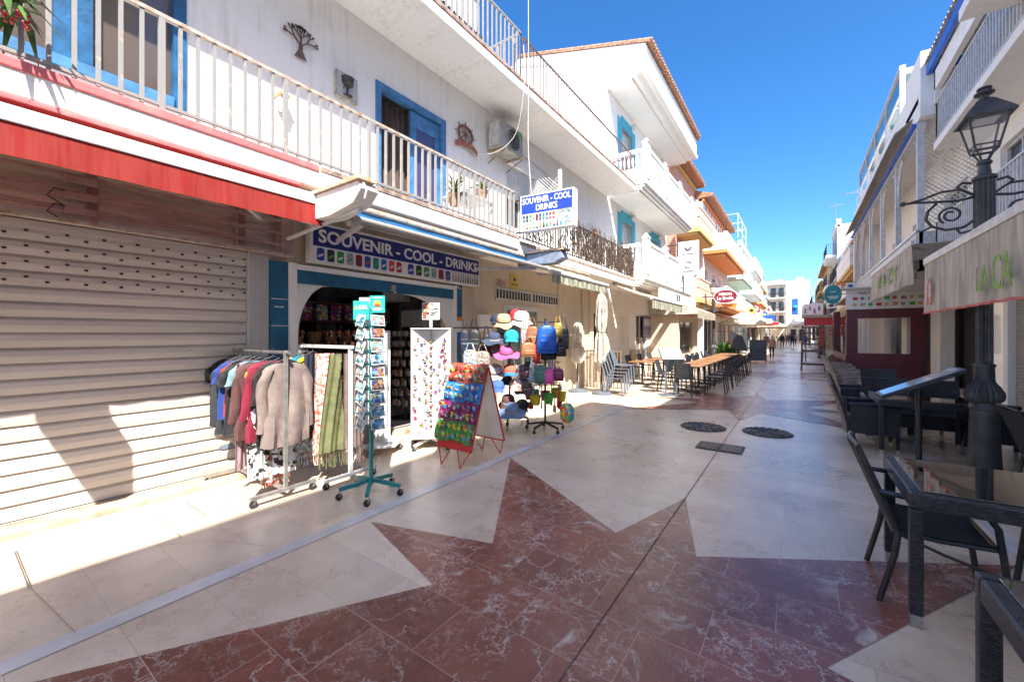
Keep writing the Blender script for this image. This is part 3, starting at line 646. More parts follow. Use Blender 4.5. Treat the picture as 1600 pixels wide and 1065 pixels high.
sh = b.build('roller_shutter', [M['shutter'], M['black_ink']], A)
b = B(); b.add([(-5.294, 1.93+0.075*math.cos(a*math.pi/12), 0.33+0.028*math.sin(a*math.pi/12)) for a in range(24)], [tuple(range(24))]); b.build('sticker', mat('blue_sticker', (0.17, 0.22, 0.28), 0.5), sh)
b = B(); b.box(-5.33, -5.26, 2.145, 2.37, 0, 2.56); b.build('pillar', M['grey_plaster'], A, bevel=0.004, label='smooth grey pillar between shutter and shop')
# brown metal frame with rails over the shutter
b = B(); b.box(-5.28, -5.10, 2.44, 2.58, 2.55, 3.11); b.box(-5.24, -5.18, 2.0, 2.08, 2.56, 3.1); b.box(-5.24, -5.18, 0.80, 0.88, 2.56, 3.1)
for z0 in (2.68, 2.82, 2.97): b.box(-5.16, -5.11, -2.2, 2.44, z0-0.018, z0+0.018)
for z0 in (2.66, 2.79, 2.93): b.box(-5.17, -5.08, 0.66, 0.86, z0-0.03, z0+0.03)
fr = b.build('transom_frame', M['brown_frame'], A, bevel=0.004)
b = B(); b.box(-5.14, -5.06, -2.2, 2.58, 2.545, 2.575); b.build('transom_sill', M['rail_cream'], fr)
b = B(); b.box(-5.30, -5.29, -2.2, 2.44, 2.57, 3.1); b.build('transom_panel', mat('brushed_metal_panel', (0.72, 0.64, 0.56), 0.28, 0.6, 0.2, 2, stretch=(1, 0.4, 4)), fr)
b = B()
for z0 in (2.66, 2.79): b.tube([(-5.1, 0.72, z0+0.02), (-5.07, 0.6, z0+0.03), (-5.08, 0.56, z0-0.04), (-5.1, 0.66, z0-0.10), (-5.1, 0.74, z0-0.11)], 0.006, 5)
b.build('cable', M['black_ink'], fr)
# shop front
b = B(); b.box(-5.28, -5.24, 2.375, 2.585, 0.0, 2.5); sp = b.build('door_panel', M['shop_blue'], A, label='blue panel beside the shop opening')
b = B(); b.box(-5.239, -5.232, 2.385, 2.575, 2.03, 2.04); b.box(-5.239, -5.232, 2.385, 2.575, 1.70, 1.71)
b.box(-5.239, -5.234, 2.42, 2.53, 1.93, 1.945); b.build('panel_trim', M['white_metal'], sp)
b = B(); b.box(-5.33, -5.20, 2.59, 2.68, 0.0, 2.50); b.box(-5.33, -5.20, 5.57, 5.64, 0, 2.5); b.box(-5.33, -5.20, 2.68, 5.57, 2.425, 2.49)
b.build('shop_frame', M['white_clean'], A, bevel=0.005)
b = B(); b.box(-5.30, -5.22, 2.68, 5.57, 2.255, 2.42); bm_ = b.build('lintel', M['shop_blue'], A, bevel=0.004, label='blue painted beam over the shop opening')
b = B(); b.box(-5.22, -5.16, 4.12, 4.2, 2.27, 2.36); b.tube([(-5.2, 4.16, 2.3), (-5.13, 4.16, 2.25)], 0.02, 8); b.build('camera_housing', M['steel'], bm_)
def arch(ys, ye, sgn, a, zt, zs):
    pts = []
    for k in range(13):
        t_ = math.pi/2*k/12; pts.append((ye-sgn*0+sgn*(a-a*math.sin(math.pi/2-t_))*-1, 0))
    return pts
b = B()
def corner(yc, sg, a, z0, z1):
    """spandrel between the jamb at yc and the beam; sg = +1 arch rises towards +y"""
    pts = [(-5.32, yc, z0)]
    for k in range(13):
        t_ = math.pi/2*k/12; pts.append((-5.32, yc+sg*a*(1-math.cos(t_)), z0+(z1-z0)*math.sin(t_)))
    pts.append((-5.32, yc, z1))
    b.prism(pts, (0,0,0), (0.06,0,0))
corner(2.72, 1, 0.42, 1.55, 2.254); b.box(-5.319, -5.261, 2.68, 2.723, 0, 2.254); b.build('shop_arch', M['white_clean'], A)
b = B(); corner(5.53, -1, 1.05, 1.45, 2.254); b.box(-5.319, -5.261, 5.527, 5.57, 0, 2.254); b.build('shop_arch', M['white_clean'], A)
# shop interior room
b = B(); b.box(-8.6, -8.55, 2.2, 6.4, 0.02, 3.1); b.box(-8.6, -5.56, 2.15, 2.2, 0.02, 3.1); b.box(-8.6, -5.56, 6.4, 6.45, 0.02, 3.1); b.box(-8.6, -5.56, 2.2, 6.4, 2.85, 2.9)
b.box(-8.6, -5.56, 2.2, 6.4, 0.02, 0.04); b.build('shop_room', M['inside'], A)
# narrow blue strip with small notices right of the shop
b = B(); b.box(-5.298, -5.27, 5.655, 5.86, 0.0, 2.58); sp = b.build('door_panel', M['shop_blue'], A, label='narrow blue panel right of the shop')
b = B(); b.box(-5.269, -5.262, 5.67, 5.85, 1.86, 1.93); b.build('notice', M['orange_ink'], sp)
b = B(); b.box(-5.269, -5.263, 5.67, 5.85, 1.64, 1.855); b.build('notice', M['paper'], sp)
b = B(); b.box(-5.269, -5.262, 5.67, 5.85, 1.45, 1.635); b.build('notice', M['bright_blue'], sp)
text_part('SC', (-5.268, 5.67, 2.46), (0,1,0), (0,0,1), 0.15, 0.09, M['letter_white'], sp)
# gate door, grilles, meter boxes
dr = B(); dr.box(-5.36, -5.28, 7.25, 7.35, 0, 2.25); dr.box(-5.36, -5.28, 8.65, 8.75, 0, 2.25); dr.box(-5.36, -5.28, 7.95, 8.05, 0, 2.15); dr.box(-5.36, -5.28, 7.35, 8.65, 2.15, 2.25); dr.box(-5.35, -5.30, 7.35, 8.65, 0, 0.9)
dr = dr.build('door', M['white_metal'], A, label='white door behind the hat stand')
b = B(); b.box(-5.34, -5.33, 7.35, 8.65, 0.9, 2.15); b.build('pane', mat('green_door_glass', (0.16, 0.22, 0.19), 0.15), dr)
for y0, y1 in ((6.95, 8.35), (8.42, 9.95)):
    b = B(); n = 12
    b.box(-5.30, -5.27, y0, y1, 2.575, 2.60); b.box(-5.30, -5.27, y0, y1, 2.36, 2.385)
    for k in range(n+1): yy = y0+(y1-y0)*k/n; b.box(-5.30, -5.275, yy-0.012, yy+0.012, 2.33, 2.63)
    g = b.build('vent_grille', M['white_metal'], A)
    b = B(); b.box(-5.40, -5.39, y0, y1, 2.36, 2.6); b.build('backing', M['inside_dark'], g)
b = B(); b.box(-5.30, -5.21, 6.34, 6.72, 1.66, 2.0); b.build('meter_box', M['white_clean'], A, bevel=0.006)
for pts_, r_ in (([(-5.27, 6.2, 0.4), (-5.27, 6.2, 2.7), (-5.27, 6.26, 3.1)], 0.015), ([(-5.27, 9.98, 0.2), (-5.27, 9.98, 3.1)], 0.04), ([(-5.25, 11.2, 0), (-5.25, 11.2, 3.1)], 0.03)):
    b = B(); b.tube(pts_, r_, 8); b.build('drain_pipe', M['cream'], A, smooth=True)
for ya in (9.7, 11.7): b = B(); b.box(-5.30, -5.24, ya, ya+0.25, 0, 3.1); b.build('pillar', M['cream'], A, bevel=0.005)
b = B(); b.box(-5.65, -5.6, 12, 13, 0, 2.3); b.build('door', M['inside_dark'], A, label='dark open doorway past the parasols')  # near-black sheet gives the open doorway its shade
# lattice divider on the balcony
b = B(); X0, X1, yy, z0, z1 = -5.2, -4.42, 8.15, 3.5, 5.2
b.box(X0, X0+0.05, yy-0.03, yy+0.03, 3.4, 5.3); b.box(X1, X1+0.07, yy-0.03, yy+0.03, 3.4, 5.3)
n = 12; W_ = X1-X0
for k in range(-n, n+14):
    for sg in (1, -1):
        a0 = X0+k*0.075; pts = []
        zA, zB = z0, z1; xa = a0 if sg > 0 else a0; xb = a0+sg*(zB-zA)
        t0, t1 = 0, 1
        for lo, hi in ((X0, X1),):
            if xb != xa:
                ta, tb = (lo-xa)/(xb-xa), (hi-xa)/(xb-xa); t0 = max(t0, min(ta, tb)); t1 = min(t1, max(ta, tb))
        if t1-t0 > 0.02: b.bar((xa+(xb-xa)*t0, yy+0.006*sg, zA+(zB-zA)*t0), (xa+(xb-xa)*t1, yy+0.006*sg, zA+(zB-zA)*t1), 0.008, 0.026, up=(0,1,0))
for k in range(22):
    for sg in (-1,):
        xa = X1+0.0+(k-2)*0.075; xb = xa-(z1-z0)
        ta, tb = (X0-xa)/(xb-xa), (X1-xa)/(xb-xa); t0, t1 = max(0, min(ta, tb)), min(1, max(ta, tb))
        if t1-t0 > 0.02 and xa > X1: b.bar((xa+(xb-xa)*t0, yy+0.006*sg, z0+(z1-z0)*t0), (xa+(xb-xa)*t1, yy+0.006*sg, z0+(z1-z0)*t1), 0.008, 0.026, up=(0,1,0))
b.build('lattice_panel', M['lattice'], A)

# ---------------- left: white house with turquoise window borders ----------------
HB = thing('apartment_building', 'tall white house with turquoise painted window borders and moulded balconies', 'building', (-5.3, 17, 0))
HXF = -4.0
b = B()
wins = [(14.35, 15.85, 6.9, 9.45), (18.1, 19.5, 6.9, 9.45), (14.35, 15.85, 3.9, 6.0), (18.1, 19.5, 3.9, 6.0)]
wallx(b, -5.3, -0.3, 13.2, 20.9, 0, 10.0, wins+[(14.3, 15.4, -1, 2.3), (16.2, 17.6, 0.5, 2.4)])
b.add([(-5.3,13.21,6.0), (-5.3,13.21,10.95), (-8.9,13.21,12.35), (-12,13.21,10.9), (-12,13.21,0), (-9.01,13.21,0), (-9.01,13.21,6.5),(-5.6,13.21,6.5)], [(0,1,2,3,4,5,6,7)])
b.box(-5.62, -5.58, 13.25, 20.85, 0, 10)
b.build('wall', M['white_clean'], HB)
# roof box, sloping up to a ridge, tiled edge
b = B()
b.prism([(HXF, 13.2, 10.15), (HXF, 13.2, 10.95), (-8.9, 13.2, 12.35), (-8.9, 13.2, 12.0), (-5.6, 13.2, 10.9), (-5.6, 13.2, 10.0), (-4.3, 13.2, 10.0)], (0,-0.02,0), (0,8.0,0))
b.box(-5.3, -4.45, 13.15, 21.2, 9.93, 10.0)
b.box(-4.12, -3.95, 13.12, 21.25, 10.02, 10.18)
b.build('roof', M['white_clean'], HB, bevel=0.02)
b = B(); dz = (12.35-10.95)/(8.9-4.0)
b.prism([(-3.86, 13.2, 10.92), (-3.86, 13.2, 10.99), (-8.9, 13.2, 12.43), (-8.9, 13.2, 12.36)], (0,-0.05,0), (0,8.1,0))
for k in range(40):
    y = 13.25+k*0.2; b.tube([(-3.80, y, 11.0), (-8.9, y, 11.0+dz*5.1)], 0.07, 6)
b.build('roof_tiles', M['terracotta'], HB)
for (y0, y1, z0, z1) in wins:
    window(HB, -5.3, 1, y0+0.2, y1-0.2, z0, z1-0.2, M['white_metal'], M['glass_dark'], frame=0.07, depth=0.08, mull=1, rec=0.12, shutter=0.35)
    b = B(); b.box(-5.30, -5.27, y0-0.18, y0+0.18, z0, z1); b.box(-5.30, -5.27, y1-0.18, y1+0.18, z0, z1); b.box(-5.30, -5.27, y0+0.18, y1-0.18, z1-0.22, z1+0.14); b.build('window_border', M['turq'], HB)
    b = B(); b.sphere((-5.2, (y0+y1)/2+0.5, z1+0.12), 0.10, 8); b.tube([(-5.3, (y0+y1)/2+0.5, z1+0.18), (-5.16, (y0+y1)/2+0.5, z1+0.18)], 0.04, 6); b.build('wall_light', M['white_metal'], HB)
for zf, y1 in ((6.5, 20.4), (3.4, 20.4)):
    b = B()
    b.box(-5.3, HXF, 13.3, y1, zf, zf+0.16)
    for o_, za, zb in ((0.0, 0.16, 0.24), (-0.08, -0.09, 0.0), (-0.16, -0.16, -0.09), (-0.26, -0.22, -0.16)):
        b.box(-5.3, HXF+o_, 13.3-o_*0.3, y1+o_, zf+za, zf+zb)
    sl_ = b.build('balcony_slab', M['white_clean'], HB)
    b = B(); zt = zf+1.28
    b.box(HXF-0.10, HXF-0.02, 13.4, y1, zf+0.24, zf+0.82)
    b.box(-5.3, HXF-0.02, 13.4, 13.48, zf+0.24, zf+0.5); b.box(-5.3, HXF, 13.38, 13.5, zt-0.2, zt-0.08)
    b.box(-5.3, HXF-0.1, 13.42, 13.47, zf+0.5, zf+0.62)
    for yy in (13.45, 15.75, 18.05, 20.35):
        b.box(HXF-0.14, HXF+0.03, yy-0.14, yy+0.14, zf+0.16, zt+0.05)
        b.add([(HXF-0.17, yy-0.17, zt+0.05), (HXF+0.06, yy-0.17, zt+0.05), (HXF+0.06, yy+0.17, zt+0.05), (HXF-0.17, yy+0.17, zt+0.05), (HXF-0.055, yy, zt+0.24)], [(0,1,4), (1,2,4), (2,3,4), (3,0,4), (3,2,1,0)])
    for ya in (13.6, 15.9, 18.2):
        yb = ya+2.0; b.box(HXF-0.11, HXF+0.0, ya, yb, zt-0.12, zt-0.04); b.box(HXF-0.10, HXF-0.02, ya, yb, zf+0.82, zf+0.9)
        n = 16
        for k in range(n): yy = ya+(k+0.5)*(yb-ya)/n; b.tube([(HXF-0.06, yy, zf+0.9), (HXF-0.06, yy, zf+1.0), (HXF-0.06, yy, zf+1.08), (HXF-0.06, yy, zt-0.12)], 0.03, 6, rs=[0.02, 0.042, 0.02, 0.03])
        b.box(HXF-0.02, HXF-0.008, ya, yb, zf+0.58, zf+0.60)
    for k in range(8): yy = 0; b.tube([(-5.2+k*0.14, 13.44, zf+0.62), (-5.2+k*0.14, 13.44, zf+0.8), (-5.2+k*0.14, 13.44, zt-0.2)], 0.03, 6, rs=[0.025, 0.05, 0.025])
    b.build('balustrade', M['white_clean'], sl_)
    b = B()
    for yy in (14.6, 16.8, 18.6, 19.9): b.tube([(HXF-0.02, yy, zf+0.42), (HXF+0.07, yy, zf+0.42), (HXF+0.09, yy, zf+0.36)], 0.015, 5)
    b.build('rail_hook', M['dark_iron'], sl_)
    b = B(); b.prism([(-5.29, 16.9, zf+0.1), (-4.25, 16.9, zf+0.1), (-4.25, 16.9, zf+1.45), (-4.5, 16.9, zf+1.65), (-5.29, 16.9, zf+1.75)], (0,0,0), (0,0.15,0)); b.build('divider', M['white_clean'], sl_, bevel=0.02)
b = B(); b.box(-5.75, -5.7, 14.3, 17.6, 0, 2.4); b.build('door', M['inside_dark'], HB, label='dark doorway at street level')  # set-back dark sheet, its colour stands in for the unlit interior
window(HB, -5.3, 1, 16.2, 17.6, 0.5, 2.4, M['white_metal'], M['glass_room'], rec=0.05)
for ya, yb in ((13.5, 14.25), (15.45, 16.15), (17.65, 20.8)): b = B(); b.box(-5.32, -5.26, ya, yb, 0, 1.0); b.build('stone_base', M['stone_panel'], HB)

# ---------------- generic street house ----------------
def house(label, side, X, y0, y1, H, floors, wm, out=1.1, rail='iron', rm=None, trim=None, roof='flat', ncol=3, parapet=None, door=None, slabm=None, winm=None, baly=None, blinds=0.4, z1st=3.3):
    o = -side; t = thing('apartment_building', label, 'building', (X, (y0+y1)/2, 0))
    fh = (H-z1st)/max(1, floors-1); holes = []
    cw = (y1-y0)/ncol
    for f in range(1, floors):
        zf = z1st+fh*(f-1)
        for c in range(ncol):
            yc = y0+cw*(c+0.5); ww = min(0.6, cw*0.3); full = (c % 2 == 0)
            holes.append((yc-ww, yc+ww, zf+(0.15 if full else 0.95), zf+2.25))
    gh = [(y0+0.5, y0+(y1-y0)*0.45, 0.0001, 2.5), (y0+(y1-y0)*0.52, y1-0.5, 0.0001, 2.5)]
    b = B(); wallx(b, X, -o*0.3, y0, y1, 0, H, holes+gh)
    b.box(X-o*8, X-o*0.31, y0, y0+0.25, 0, H); b.box(X-o*8, X-o*0.31, y1-0.25, y1, 0, H); b.box(X-o*8, X-o*0.31, y0+0.25, y1-0.25, H-0.25, H-0.01)
    b.box(X-o*0.9, X-o*0.85, y0+0.25, y1-0.25, 2.6, H-0.25)
    b.box(X-o*0.31, X-o*8, y0+0.25, y1-0.25, 2.6, 2.8)
    if roof == 'flat': b.box(X-o*0.3, X+o*0.05, y0-0.02, y1+0.02, H, H+0.5)
    b.build('wall', wm, t)
    if roof != 'flat':
        b = B(); b.prism([(X+o*0.55, y0, H), (X+o*0.55, y0, H+0.12), (X-o*4.5, y0, H+1.7), (X-o*9, y0, H+0.2), (X-o*9, y0, H)], (0,-0.05,0), (0,y1-y0+0.1,0))
        for k in range(int((y1-y0)/0.22)): yy = y0+0.1+k*0.22; b.tube([(X+o*0.6, yy, H+0.12), (X-o*4.5, yy, H+1.74)], 0.075, 5)
        b.build('roof', M['terracotta'], t)
    for h in holes: window(t, X, o, *h, winm or M['white_metal'], M['glass_dark'], frame=0.06, depth=0.08, mull=1, rec=0.1, shutter=blinds if rnd.random() < 0.6 else 0)
    for g in gh:
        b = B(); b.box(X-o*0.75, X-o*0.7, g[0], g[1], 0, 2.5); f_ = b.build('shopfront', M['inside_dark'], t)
        b = B(); b.box(X-o*0.15, X-o*0.12, g[0], g[0]+0.08, 0, 2.5); b.box(X-o*0.15, X-o*0.12, g[1]-0.08, g[1], 0, 2.5); b.box(X-o*0.15, X-o*0.12, (g[0]+g[1])/2-0.04, (g[0]+g[1])/2+0.04, 0, 2.5); b.build('frame', rnd.choice([M['white_metal'], M['brown_wood'], M['white_metal']]), f_)
    ba, bb = baly or (y0+0.3, y1-0.3)
    for f in range(1, floors):
        zf = z1st+fh*(f-1)
        if out <= 0: continue
        b = B(); b.box(X, X+o*out, ba, bb, zf-0.12, zf+0.08); b.box(X, X+o*(out-0.12), ba+0.1, bb-0.1, zf-0.24, zf-0.12)
        s_ = b.build('balcony_slab', slabm or trim or wm, t)
        b = B(); xo = X+o*(out-0.06)
        if rail == 'solid':
            b.box(xo-0.06, xo+0.06, ba, bb, zf+0.08, zf+1.0); b.box(X, xo-o*0.06, ba, ba+0.1, zf+0.08, zf+1.0); b.box(X, xo-o*0.06, bb-0.1, bb, zf+0.08, zf+1.0)
            b.box(xo-0.09, xo+0.09, ba-0.02, bb+0.02, zf+1.0, zf+1.08); b.box(xo-0.075, xo+0.075, ba, bb, zf+0.55, zf+0.6)
        else:
            railing(b, (xo, ba), (xo, bb), zf+0.12, zf+1.05, 0.14, 0.02, 0.04); railing(b, (X, ba), (xo, ba), zf+0.12, zf+1.05, 0.14, 0.02, 0.04)
        b.build('balcony_railing', rm or M['dark_iron'], s_)
    if trim:
        b = B(); b.box(X, X+o*0.06, y0, y1, 2.85, 3.0); b.box(X-o*0.2, X+o*0.12, y0, y1, H-0.2, H-0.05); b.build('cornice', trim, t)
    return t
HC = house('salmon pink house with solid balcony parapets and an overhanging tiled roof, past the white house', -1, -5.0, 21.2, 26.0, 10.2, 3, M['pink'], 1.1, 'solid', M['pale_pink'], M['ochre'], 'tile', 2, slabm=M['ochre'])
HD = house('white rounded house with orange balcony edges and a diamond pattern under its gable', -1, -4.6, 26.0, 36.5, 9.6, 3, M['white_clean'], 1.25, 'solid', M['white_clean'], M['orange'], 'tile', 4, slabm=M['orange'])
b = B()
for k in range(9):
    for j in range(2):
        y = 27.2+k*0.95; z = 8.85+j*0.42; b.prism([(-4.6, y-0.16, z), (-4.6, y, z+0.18), (-4.6, y+0.16, z), (-4.6, y, z-0.18)], (0.0,0,0), (0.03,0,0))
b.build('diamond_tiles', M['orange'], HD)
HE = house('pale green and white house with a pergola of white pipes on its roof', -1, -4.7, 36.5, 46, 8.9, 3, M['white_clean'], 1.2, 'iron', M['white_metal'], M['palegreen'], 'flat', 3, slabm=M['palegreen'])
b = B()
for yy in (36.9, 40, 43): b.bar((-3.9, yy, 9.3), (-3.9, yy, 11.2), 0.05); b.bar((-5.5, yy, 11.2), (-3.9, yy, 11.2), 0.05)
b.bar((-3.9, 36.9, 11.2), (-3.9, 43, 11.2), 0.05); b.bar((-3.9, 36.9, 10.2), (-3.9, 43, 10.2), 0.04); b.build('pergola', M['white_metal'], HE)
HF = house('pale blue and white house with arched balcony fronts in the left row', -1, -4.6, 46, 57, 10.4, 4, M['paleblue'], 1.2, 'solid', M['white_clean'], M['white_clean'], 'flat', 3)
HG = house('cream house with a tiled roof edge far down the left row', -1, -4.6, 57, 70, 9.6, 4, M['cream'], 1.0, 'iron', M['white_metal'], M['ochre'], 'tile', 3)
HH = house('white house with black balconies near the far end of the left row', -1, -4.8, 70, 88, 8.6, 3, M['white_clean'], 1.0, 'iron', M['dark_iron'], M['white_clean'], 'flat', 4)
HI = thing('apartment_building', 'white block with long dark balconies and an overhanging roof at the street end', 'building', (-3.2, 99, 0))
b = B(); b.box(-5.0, -2.05, 99.2, 112, 0, 11.6); b.build('wall', M['cream'], HI)
b = B(); b.prism([(-5.6, 98, 11.6), (-1.9, 98, 11.6), (-1.9, 98, 11.75), (-2.6, 98, 12.6), (-5.6, 98, 12.2)], (0,0,0), (0,14,0)); b.build('roof', M['grey_plaster'], HI)
for zf in (3.2, 6.0, 8.8):
    b = B(); b.box(-5.0, -2.1, 98.0, 99.2, zf, zf+0.2); s_ = b.build('balcony_slab', M['white_clean'], HI); b = B(); railing(b, (-5.0, 98.05), (-2.15, 98.05), zf+0.2, zf+1.15, 0.13, 0.05, 0.06); b.build('balcony_railing', M['dark_iron'], s_)
    for xw in (-4.6, -3.2): b = B(); b.box(xw, xw+0.9, 99.15, 99.19, zf+0.25, zf+2.2); b.build('window', M['glass_dark'], HI)
b = B(); wallx(b, 0, 0, 0, 1, 0, 1, []) if False else None
# white end block square to the view
t = thing('apartment_building', 'plain white gable wall behind the tall blue sign at the street end', 'building', (0, 100, 0))
b = B(); b.box(-2.0, 1.9, 99, 112, 0, 12.3); b.box(-0.2, 0.9, 101, 102, 12.3, 13.1); b.build('wall', M['white_clean'], t)
b = B(); b.box(-1.9, 1.8, 98.9, 98.98, 0.2, 3.6); b.build('yellow_front', M['cream'], t)
b = B()
for x in (-1.2, 0.2): b.box(x, x+0.9, 98.85, 98.9, 0.3, 2.6)
b.build('shopfront', M['inside_dark'], t)
HJ = house('low white house left of the end block with a rooftop wall', -1, -7, 112, 135, 6.5, 2, M['white_clean'], 1.0, 'iron', M['dark_iron'], M['white_clean'], 'flat', 4)
house('white house just left of the street end, in front of the hills', -1, -6.5, 90, 98, 7.0, 2, M['white_clean'], 0, 'iron', None, M['grey_plaster'], 'flat', 3)

# ---------------- right side ----------------
# near building behind and above the cafe, its balconies throw the shade over the street
R0 = thing('apartment_building', 'tall white building on the near right outside the picture, throwing the shade on the paving', 'building', (3.4, -5, 0))
b = B(); b.box(3.4, 9, -16, 3.1, 0, 10.4); b.box(2.6, 3.4, -16, 3.1, 9.9, 10.6); b.box(2.6, 3.4, -16, 3.05, 5.9, 6.05); b.build('wall', M['white_clean'], R0)
R1 = thing('apartment_building', 'white building above the grey awning with slatted balcony railings and a corrugated roof', 'building', (3.4, 8, 0))
b = B()
hol = [(4.2, 6.0, -1, 2.3), (6.3, 7.6, -1, 2.3), (12.25, 12.95, -1, 2.3), (10.55, 12.0, -1, 2.3), (9.0, 10.3, 3.4, 5.4), (11.2, 12.6, 3.4, 5.4), (9.0, 10.3, 6.2, 7.6), (11.2, 12.6, 6.2, 7.6)]
wallx(b, 3.4, 0.3, 3.15, 13.6, 0, 7.9, hol); b.box(3.75, 9, 3.15, 13.6, 2.7, 7.75); b.box(3.45, 9, 13.4, 13.6, 0, 7.9); b.box(3.5, 9, 3.15, 3.3, 0, 7.9); b.build('wall', M['white_clean'], R1)
b = B(); b.box(2.6, 3.4, 3.15, 13.5, 5.88, 6.05); b.box(2.6, 3.4, 3.15, 13.5, 3.1, 3.28); b.build('balcony_slab', M['white_clean'], R1, bevel=0.01)
b = B(); b.box(2.05, 2.75, 3.2, 9.2, 6.45, 6.62); b.build('balcony_slab', M['white_clean'], R1, label='short upper slab nearest the camera')
b = B(); railing(b, (2.65, 3.2), (2.65, 13.45), 6.1, 6.98, 0.13, 0.03, 0.05); railing(b, (2.65, 13.45), (3.38, 13.45), 6.1, 6.98, 0.13, 0.03, 0.05); b.build('balcony_railing', M['white_metal'], R1, label='white slatted railing of the upper balcony')
b = B(); railing(b, (2.65, 3.2), (2.65, 13.45), 3.32, 4.2, 0.13, 0.03, 0.05); railing(b, (2.65, 13.45), (3.38, 13.45), 3.32, 4.2, 0.13, 0.03, 0.05); b.build('balcony_railing', M['white_metal'], R1, label='white slatted railing of the lower balcony')
b = B(); b.grid(lambda u, v: (2.45+1.9*v, 3.15+11.2*u, 8.0+0.16*v+0.035*math.sin(u*11.2*2*math.pi/0.17)), 520, 2, thick=(0,0,0.012)); b.build('corrugated_roof', mat('corrugated_sheet', (0.55, 0.50, 0.44), 0.7, 0, 0.25, 6), R1)
b = B(); b.box(2.50, 2.58, 3.2, 14.3, 7.74, 7.96); b.box(2.58, 3.4, 13.5, 13.58, 7.74, 7.96); b.build('gutter', M['bright_blue'], R1)
b = B(); b.box(2.62, 2.72, 3.2, 13.55, 7.3, 7.74); b.box(2.62, 3.38, 13.45, 13.58, 7.0, 7.74); b.build('fascia', M['white_clean'], R1)
for h in hol[4:]: window(R1, 3.4, -1, *h, M['white_metal'], M['glass_dark'], mull=1, rec=0.08)
# ground floor fronts
b = B(); n = 36
for k in range(n): b.box(3.44, 3.47, 10.55, 12.0, k*2.3/n+0.006, (k+1)*2.3/n-0.006)
b.box(3.475, 3.49, 10.55, 12.0, 0, 2.3); b.build('roller_shutter', M['shutter_grey'], R1, label='grey closed shutter at street level')
for ya in (10.35, 12.0, 12.95): b = B(); b.box(3.33, 3.4, ya, ya+0.22, 0, 2.7); b.build('pillar', M['white_clean'], R1, bevel=0.005)
d_ = B(); d_.box(3.42, 3.48, 4.2, 4.3, 0, 2.3); d_.box(3.42, 3.48, 5.05, 5.15, 0, 2.3); d_.box(3.42, 3.48, 5.9, 6.0, 0, 2.3); d_.box(3.42, 3.48, 4.3, 5.9, 2.2, 2.3); d_ = d_.build('door', M['white_metal'], R1)
b = B(); b.box(3.45, 3.46, 4.3, 5.9, 0, 2.2); b.build('pane', M['glass_dark'], d_)
d_ = B(); d_.box(3.42, 3.48, 6.3, 6.38, 0, 2.3); d_.box(3.42, 3.48, 7.5, 7.6, 0, 2.3); d_.box(3.42, 3.48, 6.9, 7.0, 0, 2.3); d_.box(3.43, 3.47, 6.38, 7.5, 0, 2.2); d_ = d_.build('door', M['white_metal'], R1)
b = B(); b.box(3.36, 3.40, 7.8, 9.0, 0.05, 2.5); b.box(3.36, 3.40, 9.05, 10.2, 0.05, 2.5); b.build('wall_panel', mat('grey_panel', (0.42, 0.41, 0.40), 0.5), R1, bevel=0.004)
for q in ((12.5, 12.7, 1.2, 2.0), (10.72, 10.95, 0.9, 1.3)): b = B(); b.box(3.3, 3.39, *q); b.build('meter_box', M['white_clean'], R1, bevel=0.006)
d_ = B(); d_.box(3.38, 3.46, 9.35, 9.45, 0, 2.35); d_.box(3.38, 3.46, 10.0, 10.1, 0, 2.35); d_.box(3.38, 3.46, 9.45, 10.0, 1.15, 1.23); d_ = d_.build('door', M['white_metal'], R1, label='narrow white framed glass door')
b = B(); b.box(3.34, 3.35, 9.45, 10.0, 0.05, 2.3); b.build('pane', mat('greenish_glass', (0.20, 0.25, 0.24), 0.1), d_)

# terrace building with posts, parapet of slats, roof pergola
R2 = thing('apartment_building', 'white terrace building with open arched verandah, slatted parapet and a glazed roof pergola', 'building', (3.4, 21, 0))
TX = 2.4
b = B(); wallx(b, 3.5, 0.3, 13.65, 28, 0, 7.3, [(15, 17, 3.4, 5.6), (19.5, 21, 4.2, 5.6), (23.5, 25, 3.4, 5.6), (14.2, 17.4, -1, 2.5), (18.5, 22, -1, 2.5), (23, 27.5, -1, 2.5)]); b.box(4.4, 9, 13.7, 28, 0, 7.2)
b.box(3.5, 9, 13.62, 13.75, 0, 7.3); b.box(TX, 9, 27.8, 28, 0, 7.2); b.build('wall', M['white_clean'], R2)
b = B(); b.box(TX, 3.5, 13.9, 28, 3.0, 3.2); b.build('balcony_slab', M['white_clean'], R2)
b = B(); b.box(TX+0.02, TX+0.12, 13.9, 28, 3.2, 4.1); b.box(TX+0.03, 3.5, 13.9, 13.98, 3.2, 4.1); b.box(TX-0.03, TX+0.16, 13.9, 28, 4.1, 4.17); b.box(TX-0.03, TX+0.14, 13.9, 28, 3.12, 3.2)
for k in range(100): b.box(TX-0.015, TX+0.02, 14.0+k*0.14, 14.08+k*0.14, 3.22, 4.08)
for k in range(7): b.box(TX+0.1+k*0.14, TX+0.18+k*0.14, 13.87, 13.9, 3.22, 4.08)
b.build('balcony_railing', M['white_metal'], R2, label='white slatted verandah parapet')
b = B(); ps = [13.97, 16.7, 19.4, 22.1, 24.8, 27.6]
for p_ in ps:
    b.box(TX, TX+0.13, p_-0.07, p_+0.07, 4.17, 6.6)
    for sg in ((1,) if p_ < 14 else (-1,) if p_ > 27 else (1, -1)):
        b.tube([(TX+0.065, p_+sg*0.05, 5.6), (TX+0.065, p_+sg*0.12, 6.0), (TX+0.065, p_+sg*0.34, 6.35), (TX+0.065, p_+sg*0.7, 6.58)], 0.035, 4)
b.box(TX-0.02, TX+0.15, 13.88, 28, 6.6, 6.78); b.build('verandah_post', M['white_metal'], R2)
